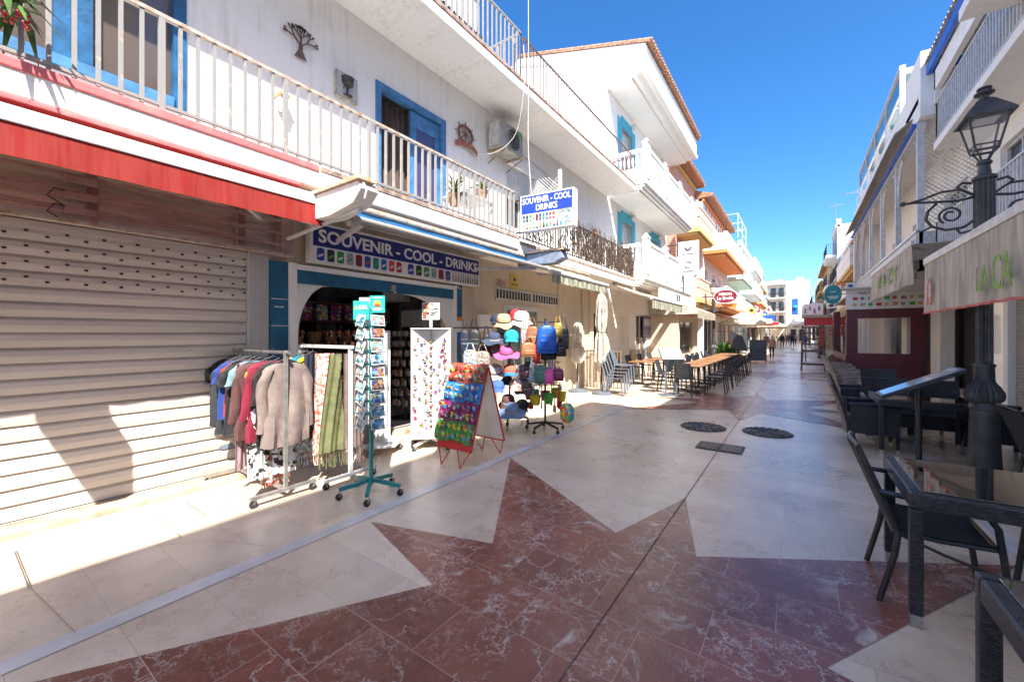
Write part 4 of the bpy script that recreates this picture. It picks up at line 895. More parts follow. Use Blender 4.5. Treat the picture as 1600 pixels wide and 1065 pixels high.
b = B(); b.box(TX-0.10, TX-0.02, 13.88, 28, 6.66, 6.76); b.box(TX-0.02, TX+0.02, 14.05, 28, 6.2, 6.28) if False else None; b.build('blue_edge', M['bright_blue'], R2)
b = B(); b.grid(lambda u, v: (TX-0.35+0.75*v, 14.4+13.6*u, 6.78+0.62*v+0.02*math.sin(u*9)), 12, 2, thick=(0,0,0.02)); b.build('roof_awning', M['cream_fabric'], R2)
b = B(); b.box(TX, 3.6, 13.8, 28, 7.2, 7.35); b.box(TX+0.05, TX+0.2, 15.3, 28, 7.35, 8.05); b.box(TX, 3.1, 13.6, 15.2, 6.8, 8.35)
b.box(3.1, 3.6, 13.6, 13.8, 6.6, 7.9); b.build('roof', M['white_clean'], R2)
pg = B(); zs = 9.35
for yy in (16.4, 18.8, 21.2, 23.6, 26): pg.box(TX+0.05, TX+0.17, yy-0.06, yy+0.06, 8.05, zs); pg.box(3.9, 4.02, yy-0.06, yy+0.06, 7.35, zs); pg.box(TX+0.17, 3.9, yy-0.06, yy+0.06, zs-0.12, zs)
pg.box(TX+0.04, TX+0.18, 16.34, 26.06, zs, zs+0.12); pg.box(3.9, 4.02, 16.34, 26.06, zs, zs+0.12); pg.box(TX+0.08, TX+0.14, 16.46, 26, 8.7, 8.76)
pg = pg.build('roof_pergola', M['white_metal'], R2)
b = B(); b.box(TX+0.09, TX+0.11, 16.46, 26, 8.76, zs-0.02); b.box(TX+0.2, 3.88, 16.5, 26, zs+0.06, zs+0.08); b.build('pane', mat('teal_glass', (0.03, 0.14, 0.19), 0.1), pg)
b = B()
for k in range(24):
    for sg in (1, -1):
        xa = TX+0.1+(k-12)*0.11; L_ = 2.4; xb = xa+sg*L_
        ta, tb = (TX+0.12-xa)/(xb-xa), (3.48-xa)/(xb-xa); t0, t1 = max(0, min(ta, tb)), min(1, max(ta, tb))
        if t1-t0 > 0.02: b.bar((xa+(xb-xa)*t0, 13.93+0.008*sg, 4.17+L_*t0), (xa+(xb-xa)*t1, 13.93+0.008*sg, 4.17+L_*t1), 0.012, 0.038, up=(0,1,0))
for k in range(26):
    xa = 3.48+(k-2)*0.11; xb = xa-2.4; ta, tb = (TX+0.12-xa)/(xb-xa), (3.48-xa)/(xb-xa); t0, t1 = max(0, min(ta, tb)), min(1, max(ta, tb))
    if t1-t0 > 0.02: b.bar((xa+(xb-xa)*t0, 13.922, 4.17+2.4*t0), (xa+(xb-xa)*t1, 13.922, 4.17+2.4*t1), 0.012, 0.038, up=(0,1,0))
b.box(3.44, 3.5, 13.88, 13.98, 4.1, 6.6); b.build('lattice_panel', M['lattice'], R2)
for h in ((15, 17, 3.4, 5.6), (19.5, 21, 4.2, 5.6), (23.5, 25, 3.4, 5.6)): window(R2, 3.5, -1, *h, M['white_metal'], M['glass_dark'], rec=0.08)
b = B(); b.box(4.0, 4.05, 14.2, 27.5, 0, 2.5); b.build('shopfront', M['inside_dark'], R2)
b = B(); b.box(3.6, 3.61, 14, 17.3, 4.2, 6.5); b.build('wall_panel', M['white_clean'], R2) if False else None
house('cream house with sloping canvas awnings in the right row', 1, 3.3, 28.2, 38, 7.2, 3, M['cream'], 1.0, 'solid', M['white_clean'], M['ochre'], 'tile', 3)
house('white house with bottle green roof rail in the right row', 1, 3.2, 38, 47, 8.2, 3, M['white'], 0.9, 'iron', M['dark_iron'], M['grey_plaster'], 'flat', 3)
house('narrow tall white house rising above its neighbours on the right', 1, 2.9, 47, 53, 11.5, 4, M['grey_plaster'], 0.8, 'iron', M['dark_iron'], M['white_clean'], 'flat', 2)
house('cream house with dark balconies far down the right row', 1, 2.7, 53, 66, 8.8, 3, M['cream'], 0.9, 'iron', M['dark_iron'], M['ochre'], 'tile', 4)
house('yellow house behind the blue hanging sign at the far right', 1, 2.4, 66, 80, 8.0, 3, M['ochre'], 0.9, 'iron', M['dark_iron'], M['white_clean'], 'flat', 4)
house('white house at the far end of the right row', 1, 2.6, 80, 96, 9.6, 3, M['white_clean'], 0.9, 'iron', M['dark_iron'], M['white_clean'], 'flat', 4)
# =====================================================================
# AWNINGS AND SIGNS, LEFT SIDE
# =====================================================================
def awning(label, Xw, zw, Xf, zf, y0, y1, vh, cm, barm, arms=True, vm=None, wave=0.02, scallop=0.0, sub=None, bar=0.045, side_flap=False, armz=0.25, barh=None):
    """sloping cloth between a wall roller and a front bar; valance hangs from the bar"""
    t = thing('awning', label, 'awning', ((Xw), (y0+y1)/2, zw)); s_ = 1 if Xf > Xw else -1
    b = B(); b.grid(lambda u, v: (Xw+(Xf-Xw)*v, y0+(y1-y0)*u, zw+(zf-zw)*v-0.05*math.sin(v*math.pi)+0.006*math.sin(u*31+v*3)), 40, 8, thick=(0,0,0.006)); b.build('cloth', cm, t, smooth=True)
    if vh:
        b = B(); n = int((y1-y0)*26)
        def vf(u, v):
            y = y0+(y1-y0)*u; zz = zf-0.02-(vh-scallop*abs(math.sin(y*math.pi/0.22)) if scallop else vh)*v
            return (Xf+s_*(0.012+wave*math.sin(y*17+0.6*math.sin(y*5))*v+0.3*wave*math.sin(y*43)*v), y, zz)
        b.grid(vf, n, 6, thick=(s_*0.004, 0, 0)); b.build('valance', vm or cm, t, smooth=True)
    b = B()
    if barh: b.box(Xf-0.03, Xf+0.03, y0-0.02, y1+0.02, zf-0.02, zf+barh)
    else: b.tube([(Xf, y0-0.03, zf), (Xf, y1+0.03, zf)], bar, 12)
    b.build('front_bar', barm, t, smooth=not barh, bevel=0.006 if barh else 0)
    b = B(); b.tube([(Xw+s_*0.05, y0, zw), (Xw+s_*0.05, y1, zw)], 0.05, 12); b.build('roller_tube', M['rail_cream'], t, smooth=True)
    if arms:
        for yy in (y0+0.35, y1-0.35):
            sg = 1 if yy < (y0+y1)/2 else -1; mid = ((Xw+Xf)/2, yy+sg*0.35, (zw+zf)/2-armz*0.5)
            b = B(); b.bar((Xw, yy, zw-armz), mid, 0.035, 0.05); b.bar(mid, (Xf, yy, zf-0.03), 0.03, 0.045); b.sphere(mid, 0.035, 6); b.build('folding_arm', M['white_metal'], t)
    return t
ra = awning('faded red awning with a white front bar above the big roller shutter', -4.85, 3.14, -4.17, 2.985, -3.4, 2.44, 0.215, M['red_fabric'], M['white_metal'], True, barh=0.09, wave=0.006)
bracket = thing('awning_bracket', 'cream metal awning end box with a rusty top between the red and the blue awning', 'awning bracket', (-4.3, 2.45, 2.9))
b = B(); b.prism([(-4.45, 2.33, 2.82), (-4.45, 2.33, 3.06), (-3.42, 2.33, 3.06), (-3.36, 2.33, 2.98), (-3.5, 2.33, 2.86), (-3.9, 2.33, 2.80)], (0,0,0), (0,0.2,0)); b.build('box', M['white'], bracket, bevel=0.008)
b = B(); b.box(-4.5, -3.36, 2.30, 2.50, 3.063, 3.10); b.build('top_plate', M['rust'], bracket)
b = B(); b.tube([(-4.9, 2.42, 2.72), (-3.5, 2.42, 2.82)], 0.022, 8); b.tube([(-3.37, 2.36, 3.03), (-3.32, 2.36, 2.95), (-3.35, 2.36, 2.88)], 0.012, 6); b.build('arm', M['white_metal'], bracket)
ba = awning('narrow folded blue awning with a white roller bar under the balcony above the souvenir shop', -4.4, 3.11, -3.86, 2.83, 2.64, 6.6, 0, M['blue_fabric'], M['rail_white'], False, bar=0.036)
b = B(); b.bar((-5.2, 3.2, 2.86), (-3.9, 2.72, 2.80), 0.035, 0.05); b.bar((-5.2, 6.0, 2.86), (-3.9, 6.35, 2.80), 0.035, 0.05); b.build('folding_arm', M['white_metal'], ba)
b = B(); b.tube([(-3.9, 2.62, 2.79), (-3.9, 2.62, 2.86)], 0.05, 10); b.box(-3.95, -3.86, 2.54, 2.63, 2.75, 2.88); b.build('end_cap', M['rail_cream'], ba, bevel=0.01)
awning('striped cream and green awning with a scalloped edge over the wall with the number plate', -4.42, 3.10, -3.86, 2.80, 6.85, 9.6, 0.20, M['cream_fabric'], M['white_metal'], True, vm=M['stripe_fabric'], wave=0.02, scallop=0.03)
awning('opened striped cream and green awning above the dark cafe doorway', -4.5, 3.1, -3.35, 2.62, 11.6, 15.2, 0.28, M['cream_fabric'], M['white_metal'], True, vm=M['stripe_fabric'], wave=0.015, scallop=0.03)
ob = thing('awning_bracket', 'blue grey folded awning end box below the dark iron railing', 'awning bracket', (-4.2, 6.6, 3.1))
b = B(); b.prism([(-4.5, 6.62, 2.92), (-4.5, 6.62, 3.12), (-3.55, 6.62, 3.14), (-3.5, 6.62, 3.0), (-3.7, 6.62, 2.92)], (0,0,0), (0,0.22,0)); b.build('box', mat('blue_grey_metal', (0.25, 0.30, 0.38), 0.5, 0.2, 0.15, 8), ob, bevel=0.01)
b = B(); b.box(-4.5, -3.48, 6.6, 6.86, 3.145, 3.18); b.build('top_plate', M['rust'], ob)

def drinks(b, X, y0, z0, wd, ht, n, mats, nd=(1,0,0)):
    pass
# long shop sign
sg = thing('shop_sign', 'long blue and white sign with drink pictures above the souvenir shop entrance', 'sign', (-5.2, 4.5, 2.5))
b = B(); b.box(-5.24, -5.10, 2.80, 6.18, 2.53, 3.05); b.build('board', M['sign_white'], sg, bevel=0.004)
b = B(); b.box(-5.10, -5.096, 2.83, 6.15, 2.745, 3.02); b.build('blue_field', M['sign_blue'], sg)
text_part('SOUVENIR - COOL - DRINKS', (-5.094, 2.90, 2.795), (0,1,0), (0,0,1), 3.2, 0.175, M['letter_white'], sg, bold=0.025)
CANS = [((0.02,0.05,0.30),(0.6,0.6,0.65)), ((0.03,0.03,0.03),(0.1,0.35,0.05)), ((0.03,0.30,0.05),(0.7,0.7,0.7)), ((0.35,0.38,0.36),(0.1,0.3,0.1)), ((0.25,0.02,0.03),(0.05,0.05,0.05)), ((0.02,0.08,0.35),(0.6,0.1,0.1)), ((0.03,0.22,0.20),(0.1,0.4,0.15)), ((0.02,0.12,0.45),(0.7,0.7,0.7)), ((0.60,0.06,0.04),(0.7,0.6,0.5)), ((0.50,0.03,0.04),(0.7,0.7,0.7)), ((0.03,0.30,0.50),(0.1,0.35,0.5)), ((0.45,0.30,0.08),(0.5,0.1,0.05)), ((0.45,0.12,0.05),(0.5,0.4,0.1)), ((0.35,0.22,0.15),(0.6,0.45,0.35)), ((0.35,0.50,0.55),(0.5,0.3,0.3)), ((0.05,0.10,0.40),(0.4,0.4,0.55))]
def cm_(c):
    k = 'c%.2f_%.2f_%.2f' % c
    if k not in M: M[k] = mat('ink_'+k, c, 0.4, 0, 0.1, 20)
    return M[k]
def can_row(parent, place_fn, n, w_, h_, bottles=False):
    """row of printed drinks; place_fn(s, t) gives a point on the board, s along, t up, lift out"""
    for i in range(n):
        c1, c2 = CANS[(i*5+3) % 16] if bottles else CANS[i % 16]
        b = B(); pitch = w_/n; s0 = i*pitch+pitch*0.14; s1 = (i+1)*pitch-pitch*0.14; r_ = (s1-s0)*0.25
        if bottles:
            m_ = (s0+s1)/2; q = (s1-s0)*0.45
            pts = [(m_-q, 0), (m_+q, 0), (m_+q, h_*0.5), (m_+q*0.4, h_*0.7), (m_+q*0.4, h_), (m_-q*0.4, h_), (m_-q*0.4, h_*0.7), (m_-q, h_*0.5)]
        else: pts = [(s0+r_, 0), (s1-r_, 0), (s1, h_*0.08), (s1, h_*0.9), (s1-r_, h_), (s0+r_, h_), (s0, h_*0.9), (s0, h_*0.08)]
        b.add([place_fn(s_, t_, 0.002) for s_, t_ in pts], [tuple(range(8))], 0)
        b.add([place_fn(s_, t_, 0.003) for s_, t_ in ((s0+(s1-s0)*0.15, h_*0.22), (s1-(s1-s0)*0.2, h_*0.40), (s1-(s1-s0)*0.15, h_*0.62), (s0+(s1-s0)*0.2, h_*0.45))], [(0,1,2,3)], 1)
        b.build('drink_picture', [cm_(c1), cm_(c2)], parent, fix=False)
can_row(sg, lambda s_, t_, l_: (-5.10+l_, 2.86+s_, 2.56+t_), 10, 1.42, 0.165)
can_row(sg, lambda s_, t_, l_: (-5.10+l_, 4.36+s_, 2.56+t_), 6, 1.02, 0.165) 
can_row(sg, lambda s_, t_, l_: (-5.10+l_, 5.40+s_, 2.56+t_), 11, 0.74, 0.165, True)
# light box sign on the balcony corner
p0 = Vector((-4.24, 6.32, 3.50)); xd = Vector((1.0, 0.10, 0.0)).normalized(); nd = Vector((xd.y, -xd.x, 0)); up = Vector((0,0,1))
lb = thing('lightbox_sign', 'white light box sign with blue field and drink pictures sticking out from the balcony corner', 'sign', tuple(p0))
W_, H_ = 1.06, 0.66
b = B(); b.obox(p0+xd*W_/2+up*H_/2-nd*0.09, xd*W_/2, nd*0.09, up*H_/2); b.build('box', M['sign_white'], lb, bevel=0.006)
b = B(); c = p0+xd*W_/2+up*(H_*0.72)+nd*0.002; b.obox(c, xd*(W_/2-0.03), nd*0.002, up*H_*0.24); b.build('blue_field', M['box_blue'], lb)
text_part('SOUVENIR - COOL', p0+xd*0.055+up*(H_*0.74)+nd*0.004, xd, up, W_-0.11, 0.115, M['letter_white'], lb, bold=0.02)
text_part('DRINKS', p0+xd*0.33+up*(H_*0.525)+nd*0.004, xd, up, 0.42, 0.115, M['letter_white'], lb, bold=0.02)
can_row(lb, lambda s_, t_, l_: p0+xd*(0.05+s_)+up*(H_*0.25+t_)+nd*(0.001+l_), 10, 0.66, 0.125)
can_row(lb, lambda s_, t_, l_: p0+xd*(0.05+s_)+up*(H_*0.04+t_)+nd*(0.001+l_), 12, 0.80, 0.125, True)
b = B(); q = [p0+xd*s_+up*t_+nd*0.003 for s_, t_ in ((0.74, 0.25), (1.0, 0.22), (1.01, 0.31), (0.75, 0.31))]; b.add(q, [(0,1,2,3)])
q = [p0+xd*s_+up*t_+nd*0.003 for s_, t_ in ((0.88, 0.03), (1.02, 0.03), (1.02, 0.2), (0.88, 0.2))]; b.add(q, [(0,1,2,3)]); b.build('beach_picture', M['photo_town'], lb, fix=False)
b = B(); b.bar((-4.36, 6.35, 3.5), (-4.2, 6.35, 3.5), 0.03); b.bar((-4.36, 6.35, 4.1), (-4.2, 6.35, 4.1), 0.03); b.build('bracket', M['dark_iron'], lb)
# number plate and yellow notice
nm = thing('house_number', 'dark house number 284 on the cream wall above the vent grille', 'house number', (-5.3, 7.1, 2.6))
text_part('284', (-5.297, 6.95, 2.66), (0,1,0), (0,0,1), 0.36, 0.14, M['brown_frame'], nm, bold=0.03)
t = thing('notice_plate', 'small yellow notice plate with a dark emblem high on the cream wall', 'sign', (-5.3, 7.5, 2.7))
b = B(); b.box(-5.298, -5.285, 7.48, 7.82, 2.62, 2.96); b.build('plate', M['yellow'], t)
b = B(); b.add([(-5.283, 7.65, 2.90), (-5.283, 7.59, 2.84), (-5.283, 7.65, 2.78), (-5.283, 7.71, 2.84)], [(0,1,2,3)]); b.box(-5.284, -5.282, 7.53, 7.77, 2.72, 2.745); b.build('emblem', M['black_ink'], t)

# ---------------- things on the upper wall ----------------
t = thing('tree_ornament', 'dark metal tree of life ornament on the white upper wall', 'wall ornament', (-5.3, 2.75, 5.3))
b = B(); rr = random.Random(5)
def branch(p, a, L, r_, d):
    q = (p[0], p[1]+L*math.cos(a), p[2]+L*math.sin(a)); b.bar(p, q, 0.012, r_*2, up=(1,0,0))
    if d == 0:
        b.add([(-5.262+0.003*k2, q[1]+0.019*math.cos(k*math.pi/4), q[2]+0.019*math.sin(k*math.pi/4)) for k2 in (0,) for k in range(8)], [tuple(range(8))]); return
    for da in ((-0.62, 0.0, 0.62) if d == 3 else (-0.45, 0.4)): branch(q, a+da+rr.uniform(-0.15, 0.15), L*0.72, r_*0.65, d-1)
b.prism([(-5.28, 2.68, 5.17), (-5.28, 2.84, 5.17), (-5.28, 2.785, 5.27), (-5.28, 2.79, 5.34), (-5.28, 2.74, 5.34), (-5.28, 2.735, 5.27)], (0,0,0), (0.012,0,0))
branch((-5.272, 2.765, 5.33), math.pi/2, 0.09, 0.014, 3); branch((-5.272, 2.765, 5.33), 0.75, 0.11, 0.011, 2); branch((-5.272, 2.765, 5.33), 2.4, 0.11, 0.011, 2)
b.build('tree_cutout', M['brown_iron'], t)
t = thing('framed_plaque', 'square framed plaque with a grey goblet relief on the white upper wall', 'wall ornament', (-5.3, 3.4, 5.0))
b = B(); b.box(-5.298, -5.25, 3.24, 3.58, 4.93, 5.29); b.build('frame', mat('weathered_frame', (0.42, 0.38, 0.33), 0.8, 0, 0.2, 12), t, bevel=0.006)
b = B(); b.box(-5.25, -5.246, 3.26, 3.56, 4.95, 5.27); pl = b.build('panel', M['grey_plaster'], t)
b = B(); b.lathe([(0.075, 0), (0.02, 0.02), (0.018, 0.10), (0.035, 0.12), (0.085, 0.16), (0.095, 0.25)], (-5.25, 3.41, 4.98), 14)
for k in range(4): b.tube([(-5.22, 3.33+k*0.05, 5.05+0.05*k), (-5.21, 3.37+k*0.03, 5.12+0.03*k), (-5.22, 3.4, 5.20)], 0.008, 4)
b.build('relief', M['dark_iron'], pl, smooth=True)
t = thing('ship_wheel_ornament', 'wooden ship wheel ornament with a ribbon banner beside the air conditioner', 'wall ornament', (-5.3, 5.95, 5.3))
wc = Vector((-5.27, 5.96, 5.46)); wm_ = mat('reddish_wood', (0.24, 0.09, 0.05), 0.6, 0, 0.3, 10)
b = B(); b.tube([(wc.x, wc.y+0.2*math.cos(a*math.pi/12), wc.z+0.16*math.sin(a*math.pi/12)) for a in range(25)], 0.022, 6)
for k in range(8): a = k*math.pi/4; b.tube([tuple(wc), (wc.x, wc.y+0.3*math.cos(a), wc.z+0.24*math.sin(a))], 0.010, 5)
b.build('wheel', wm_, t)
b = B(); b.grid(lambda u, v: (-5.25-0.02*math.sin(u*6), 5.64+0.64*u, 5.24-0.10*v+0.07*math.sin(u*math.pi)), 14, 2, thick=(0.01,0,0)); b.build('banner', mat('orange_ribbon', (0.42, 0.16, 0.08), 0.6, 0, 0.2, 20), t)
for label, y0, z0, X0 in (('grey and white air conditioner on brackets under the upper balcony', 6.62, 5.42, -4.92),):
    t = thing('air_conditioner', label, 'air conditioner', (-5.3, y0+0.35, z0-0.1))
    b = B(); b.box(-5.24, X0, y0, y0+0.82, z0, z0+0.55); b.build('casing', mat('ac_casing', (0.38, 0.36, 0.31), 0.5, 0, 0.15, 7), t, bevel=0.015)
    b = B(); c = Vector((X0+0.004, y0+0.48, z0+0.28))
    b.add([(c.x, c.y+0.22*math.cos(a*math.pi/12), c.z+0.22*math.sin(a*math.pi/12)) for a in range(24)], [tuple(range(24))]); b.build('fan_opening', M['inside_dark'], t)
    b = B()
    for r_ in (0.06, 0.12, 0.18, 0.22): b.tube([(c.x+0.01, c.y+r_*math.cos(a*math.pi/12), c.z+r_*math.sin(a*math.pi/12)) for a in range(25)], 0.005, 4)
    b.build('fan_guard', M['steel'], t)
    b = B(); b.box(-5.2, X0-0.04, y0-0.004, y0-0.001, z0+0.04, z0+0.5)
    for k in range(10): b.box(-5.2, X0-0.04, y0-0.012, y0-0.004, z0+0.05+k*0.045, z0+0.065+k*0.045)
    for k in range(6): b.box(-5.2+k*0.05, -5.195+k*0.05, y0-0.014, y0-0.004, z0+0.04, z0+0.5)
    b.build('side_louvre', M['white_metal'], t)
    b = B(); b.box(-4.95+0.035, -4.95+0.037, y0+0.6, y0+0.78, z0+0.42, z0+0.5); b.build('label_sticker', M['green_ink'], t)
    b = B()
    for yy in (y0+0.08, y0+0.72): b.bar((-5.3, yy, z0-0.02), (X0, yy, z0-0.02), 0.03, 0.03); b.bar((-5.3, yy, z0-0.25), (X0+0.1, yy, z0-0.04), 0.02, 0.02)
    b.build('bracket', mat('old_bracket', (0.36, 0.25, 0.16), 0.8, 0, 0.3, 10), t)
def cable(name, label, pts, r_=0.006, m_='white_metal'):
    b = B(); n = 10; P_ = []
    pts = [Vector(p) for p in pts]
    for i in range(len(pts)-1):
        a0 = pts[max(i-1,0)]; a1 = pts[i]; a2 = pts[i+1]; a3 = pts[min(i+2,len(pts)-1)]
        for k in range(n):
            u = k/n; P_.append(0.5*((2*a1)+(a2-a0)*u+(2*a0-5*a1+4*a2-a3)*u*u+(3*a1-a0-3*a2+a3)*u**3))
    P_.append(pts[-1]); b.tube(P_, r_, 6)
    return tag(b.build(name, M[m_], None, smooth=True, origin=tuple(pts[0])), label, 'cable')
cable('cable', 'white cable hanging in a loop from the upper railing past the air conditioner', [(-4.28, 6.5, 7.1), (-4.26, 6.48, 6.3), (-4.5, 6.55, 5.5), (-4.9, 6.35, 5.15), (-5.24, 6.2, 5.3), (-5.26, 6.35, 6.15)])
cable('cable', 'long straight white cable dropping from above to the light box sign', [(-4.25, 6.62, 9.5), (-4.25, 6.62, 6.3), (-4.24, 6.6, 5.2), (-4.1, 6.5, 4.2)])
cable('cable', 'grey cable along the wall from the air conditioner to the round lamp', [(-5.27, 7.5, 5.75), (-5.27, 8.4, 5.75), (-5.27, 9.2, 5.65), (-5.25, 9.3, 5.45)], 0.01, 'galv')
t = thing('wall_lamp', 'small round bulkhead lamp on the white wall past the air conditioner', 'lamp', (-5.3, 9.3, 5.3))
b = B(); b.sphere((-5.2, 9.3, 5.35), 0.16, 10, sq=(0.7,1,1)); b.build('globe', M['grey_plaster'], t, smooth=True)
b = B(); b.tube([(-5.11, 9.3+0.16*math.cos(a*math.pi/8), 5.35+0.16*math.sin(a*math.pi/8)) for a in range(17)], 0.012, 5); b.build('guard_ring', M['dark_iron'], t)
t = thing('sun_ornament', 'small terracotta sun face ornament on the white wall above the twig railing', 'wall ornament', (-5.3, 12.1, 4.6))
b = B(); b.sphere((-5.24, 12.1, 4.75), 0.13, 8, sq=(0.5,1,1))
for k in range(10): a = k*math.pi/5; b.tube([(-5.25, 12.1+0.1*math.cos(a), 4.75+0.1*math.sin(a)), (-5.25, 12.1+0.2*math.cos(a), 4.75+0.2*math.sin(a))], 0.03, 5, rs=[0.035, 0.012])
b.build('sun_face', M['terracotta'], t, smooth=True)
t = thing('wall_lamp', 'little lantern with an orange cap on the sunlit white wall left of the plaque', 'lamp', (-5.3, 2.66, 4.25))
b = B(); b.prism([(-5.29, 2.46, 4.52), (-5.29, 2.56, 4.52), (-5.29, 2.54, 4.37), (-5.29, 2.48, 4.37)], (0,0,0), (0.12,0,0)); b.build('body', M['frosted'], t)
b = B(); b.box(-5.298, -5.15, 2.45, 2.57, 4.52, 4.56); b.build('cap', mat('ochre_cap', (0.5, 0.3, 0.12), 0.7), t)
# plant pots and table on the lower balcony
def leafy(b, c, n, L, spread, rnd_, w_=0.05, droop=0.6, mi=0, up0=0.3):
    for i in range(n):
        a = rnd_.uniform(0, 2*math.pi); el = rnd_.uniform(up0, 1.35); l_ = L*rnd_.uniform(0.6, 1.1)
        p = Vector(c)+Vector((rnd_.uniform(-spread, spread), rnd_.uniform(-spread, spread), 0)); dv = Vector((math.cos(a)*math.cos(el), math.sin(a)*math.cos(el), math.sin(el))); sd = Vector((-math.sin(a), math.cos(a), 0))*w_/2
        q1 = p+dv*l_*0.5; q2 = q1+dv*l_*0.5-Vector((0,0,droop*l_*0.5))
        k = len(b.v); b.v += [tuple(p), tuple(q1+sd), tuple(q1-sd), tuple(q2)]; b.f += [(k, k+1, k+2), (k+1, k+3, k+2)]; b.m += [mi, mi]
bt = thing('balcony_table', 'small white metal table on the balcony beside the blue door', 'table', (-4.85, 5.6, 3.45))
b = B(); b.box(-5.15, -4.55, 5.15, 5.95, 3.98, 4.0); b.build('table_top', M['white_metal'], bt)
for x_, y_ in ((-5.1,5.2), (-4.6,5.2), (-5.1,5.9), (-4.6,5.9)): b = B(); b.bar((x_, y_, 3.45), (x_, y_, 3.98), 0.03); b.build('leg', M['white_metal'], bt)
for (x_, y_, z_, label, mm_) in ((-4.62, 4.95, 3.70, 'spiky yellow green plant in a pot on the lower balcony', 'plant_light'), (-4.7, 5.75, 4.0, 'small yellow flowered pot plant on the white balcony table', 'plant_light')):
    t = thing('potted_plant', label, 'plant', (x_, y_, z_)); b = B(); b.lathe([(0.08, 0), (0.12, 0.2), (0.13, 0.2)], (x_, y_, z_), 12); b.build('pot', M['terracotta'], t)
    b = B(); leafy(b, (x_, y_, z_+0.2), 46, 0.46 if z_ < 3.9 else 0.30, 0.05, rnd); b.build('foliage', M[mm_], t, fix=False)
t = thing('potted_plant', 'green plant with red berries hanging over the railing at the top left corner', 'plant', (-4.7, 0.15, 4.3))
b = B(); b.lathe([(0.10, 0), (0.15, 0.22), (0.16, 0.22)], (-4.45, -0.02, 4.25), 14); b.build('pot', M['terracotta'], t)
pl0 = atX(18, 8, -4.22); b = B(); leafy(b, (-4.40, 0.12, 4.50), 40, 0.40, 0.07, rnd, 0.06, 0.9); leafy(b, tuple(pl0), 46, 0.26, 0.05, rnd, 0.045, 1.2, up0=-0.6); b.tube([(-4.42, 0.05, 4.45), pl0+Vector((0,0,0.1)), pl0], 0.008, 5); b.build('foliage', M['plant'], t, fix=False)
b = B()
for i in range(30): pb = atX(24, 28, -4.19); b.sphere((pb.x+rnd.uniform(-.03,.03), pb.y+rnd.uniform(-.06,.06), pb.z+rnd.uniform(-.05,.05)), 0.010, 4)
b.build('berries', M['red_ink'], t)
t = thing('hanging_sheet', 'unseen canvas sheet added under the red awning, cut to cast the shutter shadow', 'banner', (-4.3, -0.35, 2.5))
b = B(); b.prism([(-4.25, -0.44, 2.8), (-4.25, -0.41, 2.5), (-4.25, 0.0, 1.6), (-4.25, 0.2, 1.6), (-4.25, 0.19, 2.18), (-4.25, 0.04, 2.52), (-4.25, 0, 2.8)], (0,0,0), (0.015,0,0)); b.build('board', M['cream_fabric'], t)  # added out of view, outline shaped so its shadow falls on the shutter

